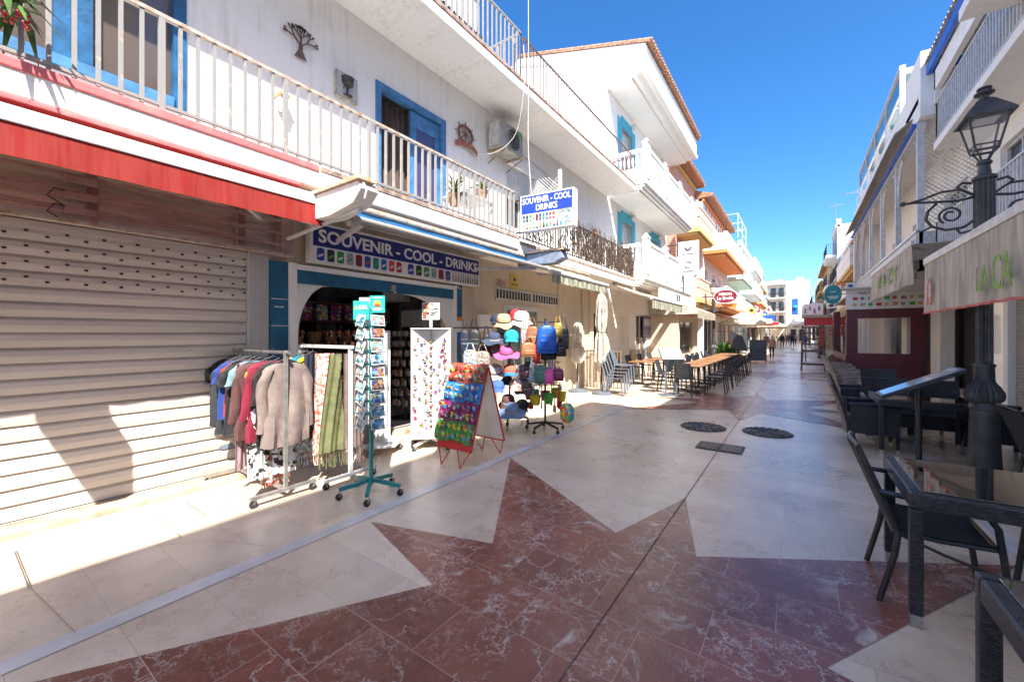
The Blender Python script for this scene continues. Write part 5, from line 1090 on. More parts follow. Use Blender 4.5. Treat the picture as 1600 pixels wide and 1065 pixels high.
# =====================================================================
# STREET STANDS OF THE SOUVENIR SHOP
# =====================================================================
def caster(parent, x, y, r_=0.035):
    b = B(); b.tube([(x-0.012, y, r_), (x+0.012, y, r_)], r_, 12); c = b.build('caster', M['rubber'], parent, smooth=True)
    b = B(); b.bar((x, y+0.0, r_), (x+0.0, y+0.015, r_*2.2), 0.035, 0.02); b.build('caster_fork', M['steel'], c)
def garment(label, kind, col, x, y, ztop, L=0.65, w_=0.23, sleeve=0.2, th=0.035, seed=0, m_=None, cat=None, rz=0.0, neck=True):
    """hangs on the rail, its width along y"""
    rr = random.Random(seed); t = thing(kind, label, cat or {'t_shirt': 't-shirt'}.get(kind, kind.replace('_', ' ')), (x, y, ztop))
    mm_ = m_ or colmat('cloth_%s' % str(col), col)
    def P_(lx, ly, lz): return (x+ly*math.cos(rz)-lx*math.sin(rz)*0, y+lx, ztop-0.10+lz) if not rz else (x+ly*math.cos(rz)+lx*math.sin(rz), y+lx*math.cos(rz)-ly*math.sin(rz), ztop-0.10+lz)
    b = B(); n = 28; rings = []; ph = rr.uniform(0, 6)
    zs = [(0.0, 0.42), (-0.03, 0.80), (-0.07, 0.95), (-0.14, 0.93), (-0.22, 0.92)]
    k = 7
    for i in range(1, k+1): zs.append((-0.22-(L-0.22)*i/k, 0.92+0.10*i/k))
    for z_, f_ in zs:
        ring = []
        dd = th*(0.6+0.8*min(1, -z_/0.3))
        for q in range(n):
            a = 2*math.pi*q/n; wob = 1+0.05*math.sin(3*a+ph+z_*5)+0.34*math.sin(6*a+ph*2+z_*2.5)*min(1, -z_*2.2)+0.12*math.sin(11*a+ph+z_*7)*min(1, -z_*1.5)
            ring.append(P_(w_*f_*math.cos(a)*(1+0.02*math.sin(z_*12+ph)), dd*math.sin(a)*wob+0.012*math.sin(z_*9+ph), z_+0.012*math.sin(2*a+ph)*(1 if z_ < -L*0.9 else 0)))
        rings.append(ring)
    b.loft(rings)
    if sleeve:
        for sg_ in (1, -1):
            rg = []; m2 = 10; sl = sleeve
            for i in range(m2+1):
                u = i/m2; cx = sg_*(w_*(0.66+0.16*min(1,u*4))+0.06*u*(1 if sl < 0.3 else 0.75)+0.012*math.sin(u*5+ph)); cz = -0.055-sl*u; rad = 0.072*(1-0.35*u)*(0.55+0.45*min(1,u*5))
                rg.append([P_(cx+rad*math.cos(2*math.pi*q/12)*0.9, th*1.0*math.sin(2*math.pi*q/12)*(1-0.2*u)+0.014*math.sin(u*9+q), cz+0.35*sg_*0*0+0.25*rad*math.cos(2*math.pi*q/12)*-sg_*0) for q in range(12)])
            b.loft(rg)
    b.build('cloth', mm_, t, smooth=True)
    b = B(); b.tube([P_(-w_*0.7, 0, -0.02), P_(0, 0, 0.045), P_(w_*0.7, 0, -0.02)], 0.007, 5)
    b.tube([P_(0, 0, 0.045), P_(0, 0, 0.085), P_(0.012, 0, 0.112), P_(-0.004, 0, 0.125), P_(-0.018, 0, 0.110)], 0.003, 5); b.build('hanger', M['black_plastic'], t)
    return t
def scarf(label, col, x, y0, y1, z0, z1, m_=None, fringe=0.12, seed=0, y0b=None, y1b=None, cat='scarf', name='scarf', fm=None):
    rr = random.Random(seed); ph = rr.uniform(0, 6); t = thing(name, label, cat, (x, (y0+y1)/2, z1)); mm_ = m_ or colmat('cloth_%s' % str(col), col)
    y0b = y0 if y0b is None else y0b; y1b = y1 if y1b is None else y1b
    def F(u, v):
        ya = y0+(y0b-y0)*v; yb = y1+(y1b-y1)*v
        y = ya+(yb-ya)*u; k = (yb-ya)
        return (x+0.016*math.sin(u*k*38+ph)+0.010*math.sin(u*k*85+v*2+ph)+0.02*v*math.sin(v*3+ph), y, z1-(z1-z0)*v)
    b = B(); b.grid(F, 40, 12, thick=(0.006,0,0)); b.build('cloth', mm_, t, smooth=True)
    if fringe:
        b = B(); n = int((y1b-y0b)/0.018)
        for i in range(n):
            p = Vector(F((i+0.5)/n, 1)); L_ = fringe*rr.uniform(0.8, 1.1)
            b.tube([p, p+Vector((rr.uniform(-.01,.01), rr.uniform(-.008,.008), -L_*0.5)), p+Vector((rr.uniform(-.015,.015), rr.uniform(-.014,.014), -L_))], 0.0045, 4, rs=[0.003, 0.005, 0.006])
        b.build('fringe', fm or mm_, t)
    return t
# grey rack
rk = thing('clothes_rack', 'grey steel clothes rack on casters in front of the roller shutter', 'clothes rack', (-4.6, 2.0, 0))
XN, XF_, RY, RZ = -4.10, -5.16, 2.0, 1.42
b = B()
for x_ in (XN, XF_): b.bar((x_, RY, 0.10), (x_, RY, RZ+0.02), 0.032, 0.032, up=(0,1,0))
b.build('upright', M['galv'], rk)
b = B(); b.tube([(XF_-0.12, RY, RZ), (XN+0.06, RY, RZ)], 0.016, 10); b.build('rail', M['steel'], rk, smooth=True)
for x_ in (XN, XF_):
    b = B(); b.box(x_-0.02, x_+0.02, RY-0.32, RY+0.30, 0.075, 0.105); b.build('foot', M['galv'], rk)
    for yy in (RY-0.29, RY+0.27): caster(rk, x_, yy)
b = B(); b.box(XF_, XN, RY-0.018, RY+0.018, 0.078, 0.102); b.build('brace', M['galv'], rk)
G = dict(t='t_shirt', s='sweater')
rack1 = [
 ('dark charcoal t-shirt, outermost on the wall end of the grey rack', 't_shirt', (0.035,0.04,0.05), -5.22, 0.72, 0.24, 0.20),
 ('second dark slate t-shirt on the wall end of the grey rack', 't_shirt', (0.045,0.055,0.075), -5.08, 0.78, 0.25, 0.21),
 ('royal blue t-shirt showing below the red one on the grey rack', 't_shirt', (0.02,0.08,0.40), -4.98, 0.62, 0.22, 0.18),
 ('bright red t-shirt near the wall end of the grey rack', 't_shirt', (0.58,0.05,0.02), -4.92, 0.60, 0.21, 0.18),
 ('cream and orange t-shirt between red and black ones on the grey rack', 't_shirt', (0.70,0.42,0.18), -4.86, 0.58, 0.21, 0.18),
 ('black t-shirt in the middle of the grey rack', 't_shirt', (0.03,0.032,0.04), -4.79, 0.75, 0.23, 0.20),
 ('pale blue t-shirt in the middle of the grey rack', 't_shirt', (0.35,0.58,0.70), -4.70, 0.55, 0.22, 0.19),
]
for i, (lb_, kd, c_, x_, L_, w_, s_) in enumerate(rack1): garment(lb_, kd, c_, x_, RY-0.02+0.03*math.sin(i*2.1), RZ, L_, w_, s_, 0.03, i+1)
scarf('long pale pink trousers hanging on the grey rack', (0.60,0.42,0.46), -4.62, RY-0.24, RY-0.02, 0.22, RZ-0.12, fringe=0, seed=4, cat='trousers', name='trousers')
scarf('white trousers beside the pale pink pair on the grey rack', (0.70,0.70,0.72), -4.55, RY-0.12, RY+0.16, 0.25, RZ-0.15, fringe=0, seed=9, cat='trousers', name='trousers')
scarf('black and white palm print trousers hanging low behind the sweaters', None, -4.28, RY-0.26, RY+0.18, 0.20, RZ-0.5, m_=M['palm_print'], fringe=0.0, seed=5, cat='trousers', name='trousers')
scarf('red and white patterned cloth low at the bottom of the grey rack', None, -4.32, RY-0.14, RY+0.14, 0.14, 0.6, m_=M['floral_red'], fringe=0.05, seed=6, cat='trousers', name='trousers')
garment('reddish brown sweater on the grey rack', 'sweater', (0.17,0.065,0.06), -4.46, RY-0.07, RZ, 0.76, 0.24, 0.52, 0.04, 11)
garment('yellow t-shirt collar between the sweaters on the grey rack', 't_shirt', (0.65,0.48,0.05), -4.40, RY+0.02, RZ+0.01, 0.5, 0.2, 0.15, 0.03, 15)
garment('crimson sweater on the grey rack just behind the beige one', 'sweater', (0.36,0.012,0.05), -4.31, RY-0.02, RZ+0.015, 0.78, 0.25, 0.5, 0.035, 12)
garment('black lace top between the crimson and beige sweaters', 'sweater', (0.03,0.02,0.02), -4.25, RY+0.02, RZ, 0.76, 0.23, 0.35, 0.03, 13)
garment('large beige knitted sweater at the street end of the grey rack', 'sweater', (0.42,0.32,0.28), -4.165, RY+0.035, RZ-0.005, 0.80, 0.235, 0.60, 0.05, 14)
# white rack
rk = thing('clothes_rack', 'white clothes rack behind the grey one, hung with scarves and shawls', 'clothes rack', (-4.5, 2.62, 0))
XN2, XF2, RY2, RZ2 = -3.97, -5.02, 2.62, 1.46
b = B(); b.bar((XN2, RY2, 0.10), (XN2, RY2, RZ2), 0.035, 0.035, up=(0,1,0)); b.bar((XF2, RY2-0.10, 0.1), (XF2, RY2, RZ2), 0.035, 0.035, up=(0,1,0)); b.build('upright', M['white_metal'], rk)
b = B(); b.bar((XF2-0.03, RY2, RZ2), (XN2+0.03, RY2, RZ2), 0.045, 0.035); b.build('rail', M['white_metal'], rk)
for x_ in (XN2, XF2):
    b = B(); b.box(x_-0.02, x_+0.02, RY2-0.30, RY2+0.32, 0.075, 0.105); b.build('foot', M['white_metal'], rk)
    for yy in (RY2-0.28, RY2+0.29): caster(rk, x_, yy)
garment('bright yellow and turquoise top on the white rack', 't_shirt', (0.62,0.60,0.03), -4.55, RY2-0.10, RZ2, 0.62, 0.2, 0.15, 0.03, 21)
garment('turquoise top on the white rack beside the yellow one', 't_shirt', (0.04,0.40,0.58), -4.68, RY2-0.12, RZ2, 0.60, 0.2, 0.15, 0.03, 22)
garment('orange top at the wall end of the white rack', 't_shirt', (0.60,0.25,0.04), -4.85, RY2-0.05, RZ2, 0.50, 0.2, 0.15, 0.03, 23)
garment('white top with coloured edge on the white rack', 't_shirt', (0.68,0.66,0.62), -4.76, RY2-0.05, RZ2, 0.60, 0.2, 0.15, 0.03, 24)
scarf('navy blue dress on the white rack left of the floral scarf', (0.03,0.035,0.08), -4.40, RY2-0.28, RY2-0.02, 0.45, RZ2-0.08, fringe=0, seed=31, cat='dress', name='dress')
scarf('multicoloured cloth low at the left of the white rack', None, -4.46, RY2-0.36, RY2-0.14, 0.30, 0.85, m_=M['photo_town'], fringe=0.15, seed=36)
scarf('peach scarf beside the floral scarf on the white rack', (0.58,0.38,0.24), -4.30, RY2-0.22, RY2-0.05, 0.5, RZ2-0.07, fringe=0.08, seed=32)
scarf('red floral scarf on the white rack', None, -4.18, RY2-0.26, RY2-0.06, 0.32, RZ2-0.07, m_=M['floral_red'], fringe=0.10, seed=33, y0b=RY2-0.30, y1b=RY2-0.08)
scarf('olive green fringed scarf spreading towards its hem on the white rack', (0.24,0.25,0.10), -4.04, RY2-0.20, RY2-0.08, 0.36, RZ2-0.07, fringe=0.16, seed=34, y0b=RY2-0.32, y1b=RY2+0.0)
scarf('wide dusty rose shawl with long fringe at the street end of the white rack', (0.34,0.235,0.21), -4.00, RY2-0.06, RY2+0.30, 0.36, RZ2-0.07, fringe=0.17, seed=35, y0b=RY2-0.04, y1b=RY2+0.34)

# postcard spinner
pc = thing('postcard_stand', 'tall turquoise postcard spinner in front of the souvenir shop', 'postcard stand', (-3.5, 2.54, 0))
CX, CY = -3.5, 2.54
b = B(); b.tube([(CX, CY, 0.1), (CX, CY, 1.86)], 0.020, 12); b.build('pole', M['teal_metal'], pc, smooth=True)
for k in range(5):
    a = 2*math.pi*k/5+0.5; e = Vector((CX+0.30*math.cos(a), CY+0.30*math.sin(a), 0.10))
    b = B(); b.bar((CX, CY, 0.15), e, 0.035, 0.035); b.build('leg', M['teal_metal'], pc); caster(pc, e.x, e.y, 0.032)
cardm = ['photo_town', 'photo_sun', 'photo_town', 'photo_sea', 'photo_sun', 'photo_sun', 'photo_sea', 'photo_sea', 'photo_sea']
face_ang = [math.atan2(-CY, -CX)+d_ for d_ in (0.55, -1.05)]+[math.atan2(-CY, -CX)+math.pi*0.55+1.3, math.atan2(-CY, -CX)-2.5]
protos = {}
def card(m_):
    b = B(); b.box(-0.074, 0.074, -0.006, 0.0, -0.052, 0.052, 0); b.box(-0.068, 0.068, 0.0, 0.001, -0.046, 0.046, 1)
    return b.build('postcard', [M['paper'], M[m_]], None)
b = B()
for fi, fa in enumerate(face_ang):
    nd_ = Vector((math.cos(fa), math.sin(fa), 0)); td = Vector((-nd_.y, nd_.x, 0))
    for r_ in range(9):
        z_ = 1.74-r_*0.127; c = Vector((CX, CY, z_))+nd_*0.115
        b.bar(c-td*0.085-Vector((0,0,0.06)), c+td*0.085-Vector((0,0,0.06)), 0.005); b.bar(c-td*0.085-Vector((0,0,0.02))+nd_*0.025, c+td*0.085-Vector((0,0,0.02))+nd_*0.025, 0.004)
        for s_ in (-0.085, 0.085): b.bar(c+td*s_-Vector((0,0,0.06)), c+td*s_-Vector((0,0,0.02))+nd_*0.025, 0.004); b.bar(Vector((CX, CY, z_-0.06)), c+td*s_-Vector((0,0,0.06)), 0.004)
        for q in range(8): s_ = -0.075+q*0.0215; b.bar(c+td*s_-Vector((0,0,0.075)), c+td*s_-Vector((0,0,0.055)), 0.003)
        if fi < 3:
            reps = 2 if fi == 1 else 1
            for q in range(reps):
                m_ = cardm[r_] if fi == 0 else ['photo_town', 'photo_sea', 'photo_town'][(r_+q) % 3]
                if m_ not in protos: protos[m_] = card(m_); o = protos[m_]
                else: o = protos[m_].copy(); COL.objects.link(o)
                tilt = 0.22; jit = rnd.uniform(-0.05, 0.05)
                zl = Vector((0,0,1))*math.cos(tilt)-nd_*math.sin(tilt); yl = zl.cross(td)*-1; yl = nd_*math.cos(tilt)+Vector((0,0,1))*math.sin(tilt)
                mtx = Matrix((td, yl, zl)).transposed().to_4x4(); mtx = mtx @ Matrix.Rotation(jit+(0.25 if q else 0), 4, 'Y')
                o.matrix_world = Matrix.Translation(c+nd_*(0.005+0.012*q)+Vector((0,0,-0.004))+td*(0.0 if q == 0 else 0.03)) @ mtx
                sd_ = {0: 'street facing', 1: 'left', 2: 'back'}[fi]
                kd = {'photo_town': 'pale town', 'photo_sun': 'dark sunset', 'photo_sea': 'blue sea'}[m_]
                tag(o, 'white bordered postcard with a %s view in the turquoise spinner' % kd, 'postcard', 'postcards in the turquoise spinner')
b.build('wire_pockets', M['teal_metal'], pc)
def board(name, label, cat, c, td, w_, h_, mats, group=None, th=0.004):
    """upright card centred at c, width along td"""
    t = thing(name, label, cat, tuple(c), group=group); td = Vector(td).normalized(); nd_ = Vector((td.y, -td.x, 0))
    b = B(); b.obox(c, td*w_/2, nd_*th, Vector((0,0,1))*h_/2); b.build('card', mats, t); return t, td, nd_
sd1 = Vector((cs, sn, 0))
tt, td_, nd_ = board('header_card', 'teal card with a sun emblem on top of the postcard spinner', 'card', Vector((CX+0.06, CY+0.03, 1.90)), sd1, 0.15, 0.17, M['teal_card'])
b = B(); c = Vector((CX+0.06, CY+0.03, 1.905))+nd_*0.006
for k, m_ in enumerate(('yellow', 'orange_ink', 'red_ink')):
    b = B(); a0, a1 = (0.5, 2.64) if k == 0 else (0, 0)
    zc = [0.012, -0.003, -0.02][k]; n = 14
    rr_ = 0.035; z0_, z1_ = [(0.008, 0.035), (-0.012, 0.007), (-0.032, -0.013)][k]
    xs = lambda z_: math.sqrt(max(0, rr_**2-z_**2)); zz_ = [z0_+(z1_-z0_)*q/6 for q in range(7)]
    pts = [c+td_*xs(z_)+Vector((0,0,z_)) for z_ in zz_]+[c-td_*xs(z_)+Vector((0,0,z_)) for z_ in reversed(zz_)]
    b.add(pts, [tuple(range(len(pts)))]); b.build('sun_emblem', M[m_], tt, fix=False)
b = B()
for z_, w2_ in ((0.06, 0.10), (-0.05, 0.11), (-0.062, 0.08)): b.obox(c+Vector((0,0,z_)), td_*w2_/2, nd_*0.001, Vector((0,0,0.0035)))
b.build('small_lines', M['paper'], tt)
tt, td_, nd_ = board('header_card', 'teal card reading IDEA on top of the postcard spinner', 'card', Vector((CX-0.09, CY-0.05, 1.84)), sd1, 0.16, 0.19, M['teal_card'])
text_part('IDEA', Vector((CX-0.09, CY-0.05, 1.85))+nd_*0.006-td_*0.02, td_, (0,0,1), 0.085, 0.04, M['letter_white'], tt, bold=0.02)
b = B(); c = Vector((CX-0.09, CY-0.05, 1.865))+nd_*0.006-td_*0.05; b.add([c+td_*-0.018+Vector((0,0,-0.015)), c+td_*0.018+Vector((0,0,-0.015)), c+Vector((0,0,0.03))], [(0,1,2)]); b.build('emblem', M['yellow'], tt, fix=False)
board('header_card', 'blank white card behind the IDEA card on the postcard spinner', 'card', Vector((CX-0.15, CY-0.0, 1.84)), sd1, 0.14, 0.17, M['paper'])
board('header_card', 'grey and white card standing above the IDEA card on the postcard spinner', 'card', Vector((CX-0.07, CY+0.0, 1.91)), sd1, 0.15, 0.12, M['paper'])
# ---------------- magnet stand ----------------
MX, MY = -4.30, 4.12
ms = thing('magnet_stand', 'white cross shaped display stand full of small souvenir magnets', 'display stand', (MX, MY, 0))
tocam = math.atan2(-MY, -MX); MA = [tocam+math.pi/2-0.62+0, tocam-math.pi/2+0.62, tocam+math.pi-0.62-0, tocam+math.pi+0.62]
MW = 0.31; wings = []
b = B(); b.tube([(MX, MY, 0.1), (MX, MY, 1.86)], 0.022, 10); b.build('pole', M['white_metal'], ms, smooth=True)
for a in MA:
    e = Vector((math.cos(a), math.sin(a), 0)); n_ = Vector((-e.y, e.x, 0)); c = Vector((MX, MY, 0.92))+e*(MW/2+0.02)
    b = B(); b.obox(c, e*MW/2, n_*0.006, Vector((0,0,0.75))); wings.append((e, n_)); b.build('panel', M['sign_white'], ms)
b = B(); q = [Vector((MX, MY, 1.672))+Vector((math.cos(a), math.sin(a), 0))*(MW+0.03) for a in sorted(x % (2*math.pi) for x in MA)]; b.prism(q, (0,0,0), (0,0,0.014)); b.build('top_plate', M['white_metal'], ms)
b = B(); q = [Vector((MX, MY, 0.155))+Vector((math.cos(a), math.sin(a), 0))*(MW+0.03) for a in sorted(x % (2*math.pi) for x in MA)]; b.prism(q, (0,0,0), (0,0,0.014)); b.build('bottom_plate', M['white_metal'], ms)
for k in range(4):
    a = tocam+math.pi/4+k*math.pi/2; b = B(); e = Vector((MX+0.32*math.cos(a), MY+0.32*math.sin(a), 0.07)); b.bar((MX, MY, 0.12), e, 0.03, 0.03); b.build('leg', M['white_metal'], ms); caster(ms, e.x, e.y, 0.03)
def blob(kind, mm_):
    b = B()
    if kind == 0: b.sphere((0,0,0), 0.026, 6, sq=(1,0.4,0.8)); b.sphere((0.012,0,0.018), 0.014, 5)
    elif kind == 1: b.obox((0,0,0), (0.022,0,0), (0,0.006,0), (0,0,0.016)); b.sphere((0,0.004,0.02), 0.013, 5); b.sphere((-0.016,0.004,-0.01), 0.010, 5)
    else: b.lathe([(0.005,-0.02), (0.024,-0.014), (0.018,0.01), (0.028,0.02), (0.004,0.026)], n=7)
    return b.build('souvenir_magnet', M[mm_], None)
inkm = ['multi', 'prodC', 'multi']
mp = [blob(k, inkm[k]) for k in range(3)]; mused = [False]*3
m2p = [blob(k, ['prodA', 'prodB', 'multi'][k]) for k in range(3)]; m2used = [False]*3
def put(protos_, used_, i, mtx, label, group):
    if not used_[i]: o = protos_[i]; used_[i] = True
    else: o = protos_[i].copy(); COL.objects.link(o)
    o.matrix_world = mtx; tag(o, label, 'magnet', group)
side_lbl = ['left', 'right']
for wi in (0, 1):
    e, n_ = wings[wi]; tc = Vector((-MX, -MY, 0)).normalized(); n2 = n_ if n_.dot(tc) > 0 else -n_
    for k in range(34):
        s_ = rnd.uniform(0.04, MW-0.03); z_ = 0.25+1.32*((k*0.381966) % 1.0)
        c = Vector((MX, MY, z_))+e*(0.02+s_)+n2*0.016
        mtx = Matrix.Translation(c) @ Matrix((e, n2, Vector((0,0,1)))).transposed().to_4x4() @ Matrix.Rotation(rnd.uniform(-0.5, 0.5), 4, 'Y')
        k3 = rnd.randrange(6); put(mp if k3 < 3 else m2p, mused if k3 < 3 else m2used, k3 % 3, mtx, 'small painted souvenir magnet on the %s panel of the white stand' % side_lbl[wi], 'magnets on the %s panel of the white stand' % side_lbl[wi])
for k in range(14):
    z_ = 0.3+k*0.093; tc = Vector((-MX, -MY, 0)).normalized(); c = Vector((MX, MY, z_))+tc*0.045
    mtx = Matrix.Translation(c) @ Matrix((Vector((-tc.y, tc.x, 0)), -tc, Vector((0,0,1)))).transposed().to_4x4() @ Matrix.Rotation(rnd.uniform(-0.5, 0.5), 4, 'Y')
    put(m2p, m2used, k % 3, mtx, 'souvenir magnet in the middle column of the white stand', 'magnets in the middle column of the white stand')
hd, td_, nd_ = board('header_card', 'small white card with red flowers and a printed note above the magnet stand', 'card', Vector((MX, MY, 1.93)), sd1, 0.25, 0.24, M['sign_white'])
c = Vector((MX, MY, 1.93))+nd_*0.007
b = B(); b.add([c+td_*x_+Vector((0,0,z_)) for x_, z_ in ((-0.12, -0.11), (-0.05, -0.11), (0.04, 0.11), (-0.12, 0.11))], [(0,1,2,3)]); b.build('flower_picture', M['prodA'], hd, fix=False)
text_part('Imanes', c+td_*-0.005+Vector((0,0,0.0)), td_+Vector((0,0,0.25)), Vector((0,0,1)), 0.10, 0.028, M['black_ink'], hd, depth=0.001) if False else None
b = B()
for z_, x0_, x1_ in ((0.03, 0.015, 0.10), (-0.02, 0.0, 0.09), (-0.05, -0.01, 0.06)): b.obox(c+td_*(x0_+x1_)/2+Vector((0,0,z_)), td_*(x1_-x0_)/2+Vector((0,0,0.008)), nd_*0.001, Vector((0,0,0.008)))
b.build('note_lines', M['black_ink'], hd)
# trinket stand behind the postcards
TX_, TY_ = -4.75, 3.55
ts = thing('trinket_stand', 'tall grey display stand of hanging trinkets behind the postcard spinner', 'display stand', (TX_, TY_, 0))
b = B(); b.prism([(TX_+0.36*math.cos(a*math.pi/3), TY_+0.36*math.sin(a*math.pi/3), 0.10) for a in range(6)], (0,0,0), (0,0,0.03)); b.build('base_plate', M['white_metal'], ts)
b = B(); b.box(TX_-0.15, TX_+0.15, TY_-0.02, TY_+0.02, 0.13, 1.65); b.box(TX_-0.02, TX_+0.02, TY_-0.2, TY_+0.2, 0.13, 1.65); b.box(TX_+0.15, TX_+0.17, TY_-0.03, TY_+0.03, 0.13, 1.65); b.build('panel', M['sign_white'], ts)
for a in range(4): caster(ts, TX_+0.3*math.cos(a*math.pi/2+0.7), TY_+0.3*math.sin(a*math.pi/2+0.7), 0.04)
def trinket(m_):
    b = B(); b.tube([(0,0,0), (0.01,0.02,0.01), (0,0.04,0)], 0.003, 4); b.sphere((0,0.04,-0.02), 0.016, 5); b.sphere((0.008,0.04,-0.05), 0.012, 5, sq=(1,1,1.6)); return b.build('key_ring', M[m_], None)
tp = [trinket(m_) for m_ in ('steel', 'multi', 'black_metal')]; tu = [False]*3
for r_ in range(17):
    for c_ in range(5):
        i = rnd.randrange(3)
        if not tu[i]: o = tp[i]; tu[i] = True
        else: o = tp[i].copy(); COL.objects.link(o)
        ang = rnd.uniform(-0.3, 0.3); o.location = (TX_+0.02+0.03*c_, TY_-0.07 if c_ < 3 else TY_-0.03-0.03*c_, 1.6-r_*0.085+rnd.uniform(-.01,.01)); o.rotation_euler = (0, 0, math.pi+ang); o.scale = (1.3,)*3
        tag(o, 'dangling key ring trinket on the tall grey stand', 'key ring', 'key rings on the tall grey stand')

# ---------------- A-frame of packed toys ----------------
AX0, AX1 = -3.72, -3.17
af = thing('a_frame_display', 'red edged A-frame stand with four coloured pocket sheets of small toys', 'display stand', (-3.45, 4.0, 0))
F0, F1 = Vector((0, 3.62, 0.0)), Vector((0, 4.0, 1.18)); K0 = Vector((0, 4.42, 0.0))
def fr_(x_, t_): return Vector((x_, F0.y+(F1.y-F0.y)*t_, F1.z*t_))
def bk_(x_, t_): return Vector((x_, K0.y+(F1.y+0.02-K0.y)*t_, F1.z*t_))
b = B()
for fn in (fr_, bk_):
    for xa, xb in ((AX0, AX0+0.12), (AX0+0.24, AX0+0.12), (AX1-0.24, AX1-0.12), (AX1, AX1-0.12)): b.tube([fn(xa, 0.20), fn(xb, 0.0)], 0.007, 5)
b.build('wire_leg', M['red_ink'], af)
for fn, nm in ((fr_, 'front_board'), (bk_, 'rear_board')):
    b = B(); n_ = Vector((0, 0.006, 0)); b.prism([fn(AX0, 0.18), fn(AX1, 0.18), fn(AX1, 1.0), fn(AX0, 1.0)], -n_, n_); pb = b.build(nm, M['sign_white'], af)
    b = B(); b.tube([fn(AX1, 0.17), fn(AX1, 1.0)], 0.012, 6); b.tube([fn(AX0, 0.17), fn(AX0, 1.0)], 0.012, 6); b.tube([fn(AX0, 1.0), fn(AX1, 1.0)], 0.012, 6); b.tube([fn(AX0, 0.17), fn(AX1, 0.17)], 0.010, 6); b.tube([fn(AX0, 0.5), fn(AX1, 0.5)], 0.003, 4); b.build('red_edge', M['red_ink'], pb)
b = B(); n_ = Vector((0, -0.02, 0)); b.prism([fr_(AX0-0.01, 0.17), fr_(AX1+0.01, 0.17), fr_(AX1+0.01, 0.30), fr_(AX0-0.01, 0.30)], n_, n_*0.6); b.build('red_strip', M['red_ink'], af)
toyp = {}
def toy(kind, m_):
    b = B()
    if kind == 0: b.sphere((0,0,0), 0.034, 7, sq=(0.8,0.5,1.2))
    elif kind == 1: b.obox((0,0,0), (0.028,0,0), (0,0.012,0), (0,0,0.04))
    else: b.tube([(0,0,-0.045), (0,0,-0.01), (0.01,0,0.03), (0,0,0.05)], 0.02, 8, rs=[0.02, 0.027, 0.016, 0.008])
    return b.build('packed_toy', M[m_], None, smooth=(kind != 1))
for r_, (nm_, mt_, tc_, c_) in enumerate([('brown', 'prodA', 'prodA', (0.36,0.08,0.05)), ('blue', 'prodB', 'prodB', (0.02,0.16,0.42)), ('purple', 'prodC', 'prodC', (0.20,0.02,0.10)), ('green', 'prodD', 'prodD', (0.05,0.24,0.05))]):
    t1 = 1.03-r_*0.195; t0 = t1-0.20
    b = B(); b.grid(lambda u, v: fr_(AX0-0.03-0.01*r_+(AX1-AX0+0.06)*u, t1+(t0-t1)*v+0.012*math.sin(u*9+r_))+Vector((0, -0.035-0.03*math.sin(v*math.pi)-0.008*math.sin(u*28+r_), 0)), 26, 6, thick=(0,0.008,0))
    b.build('pocket_sheet', colmat('sheet_'+nm_, c_, 0.35), af, smooth=True, label='%s pocket sheet' % nm_)
    for rr_ in range(2):
        for k in range(7):
            kind = rnd.randrange(3); key = (kind, mt_ if (k+rr_) % 3 else 'beach')
            if key not in toyp: toyp[key] = toy(*key); o = toyp[key]
            else: o = toyp[key].copy(); COL.objects.link(o)
            u = (k+0.5)/7; tt_ = t1-0.045-0.09*rr_
            o.location = fr_(AX0-0.02+(AX1-AX0+0.04)*u, tt_)+Vector((0, -0.085+0.01*rr_, 0)); o.rotation_euler = (0.3, rnd.uniform(-.4,.4), rnd.uniform(-.4,.4)); o.scale = (0.95,)*3
            tag(o, 'small packed toy in the %s pocket sheet of the A-frame' % nm_, 'toy', 'toys in the %s pocket sheet' % nm_)

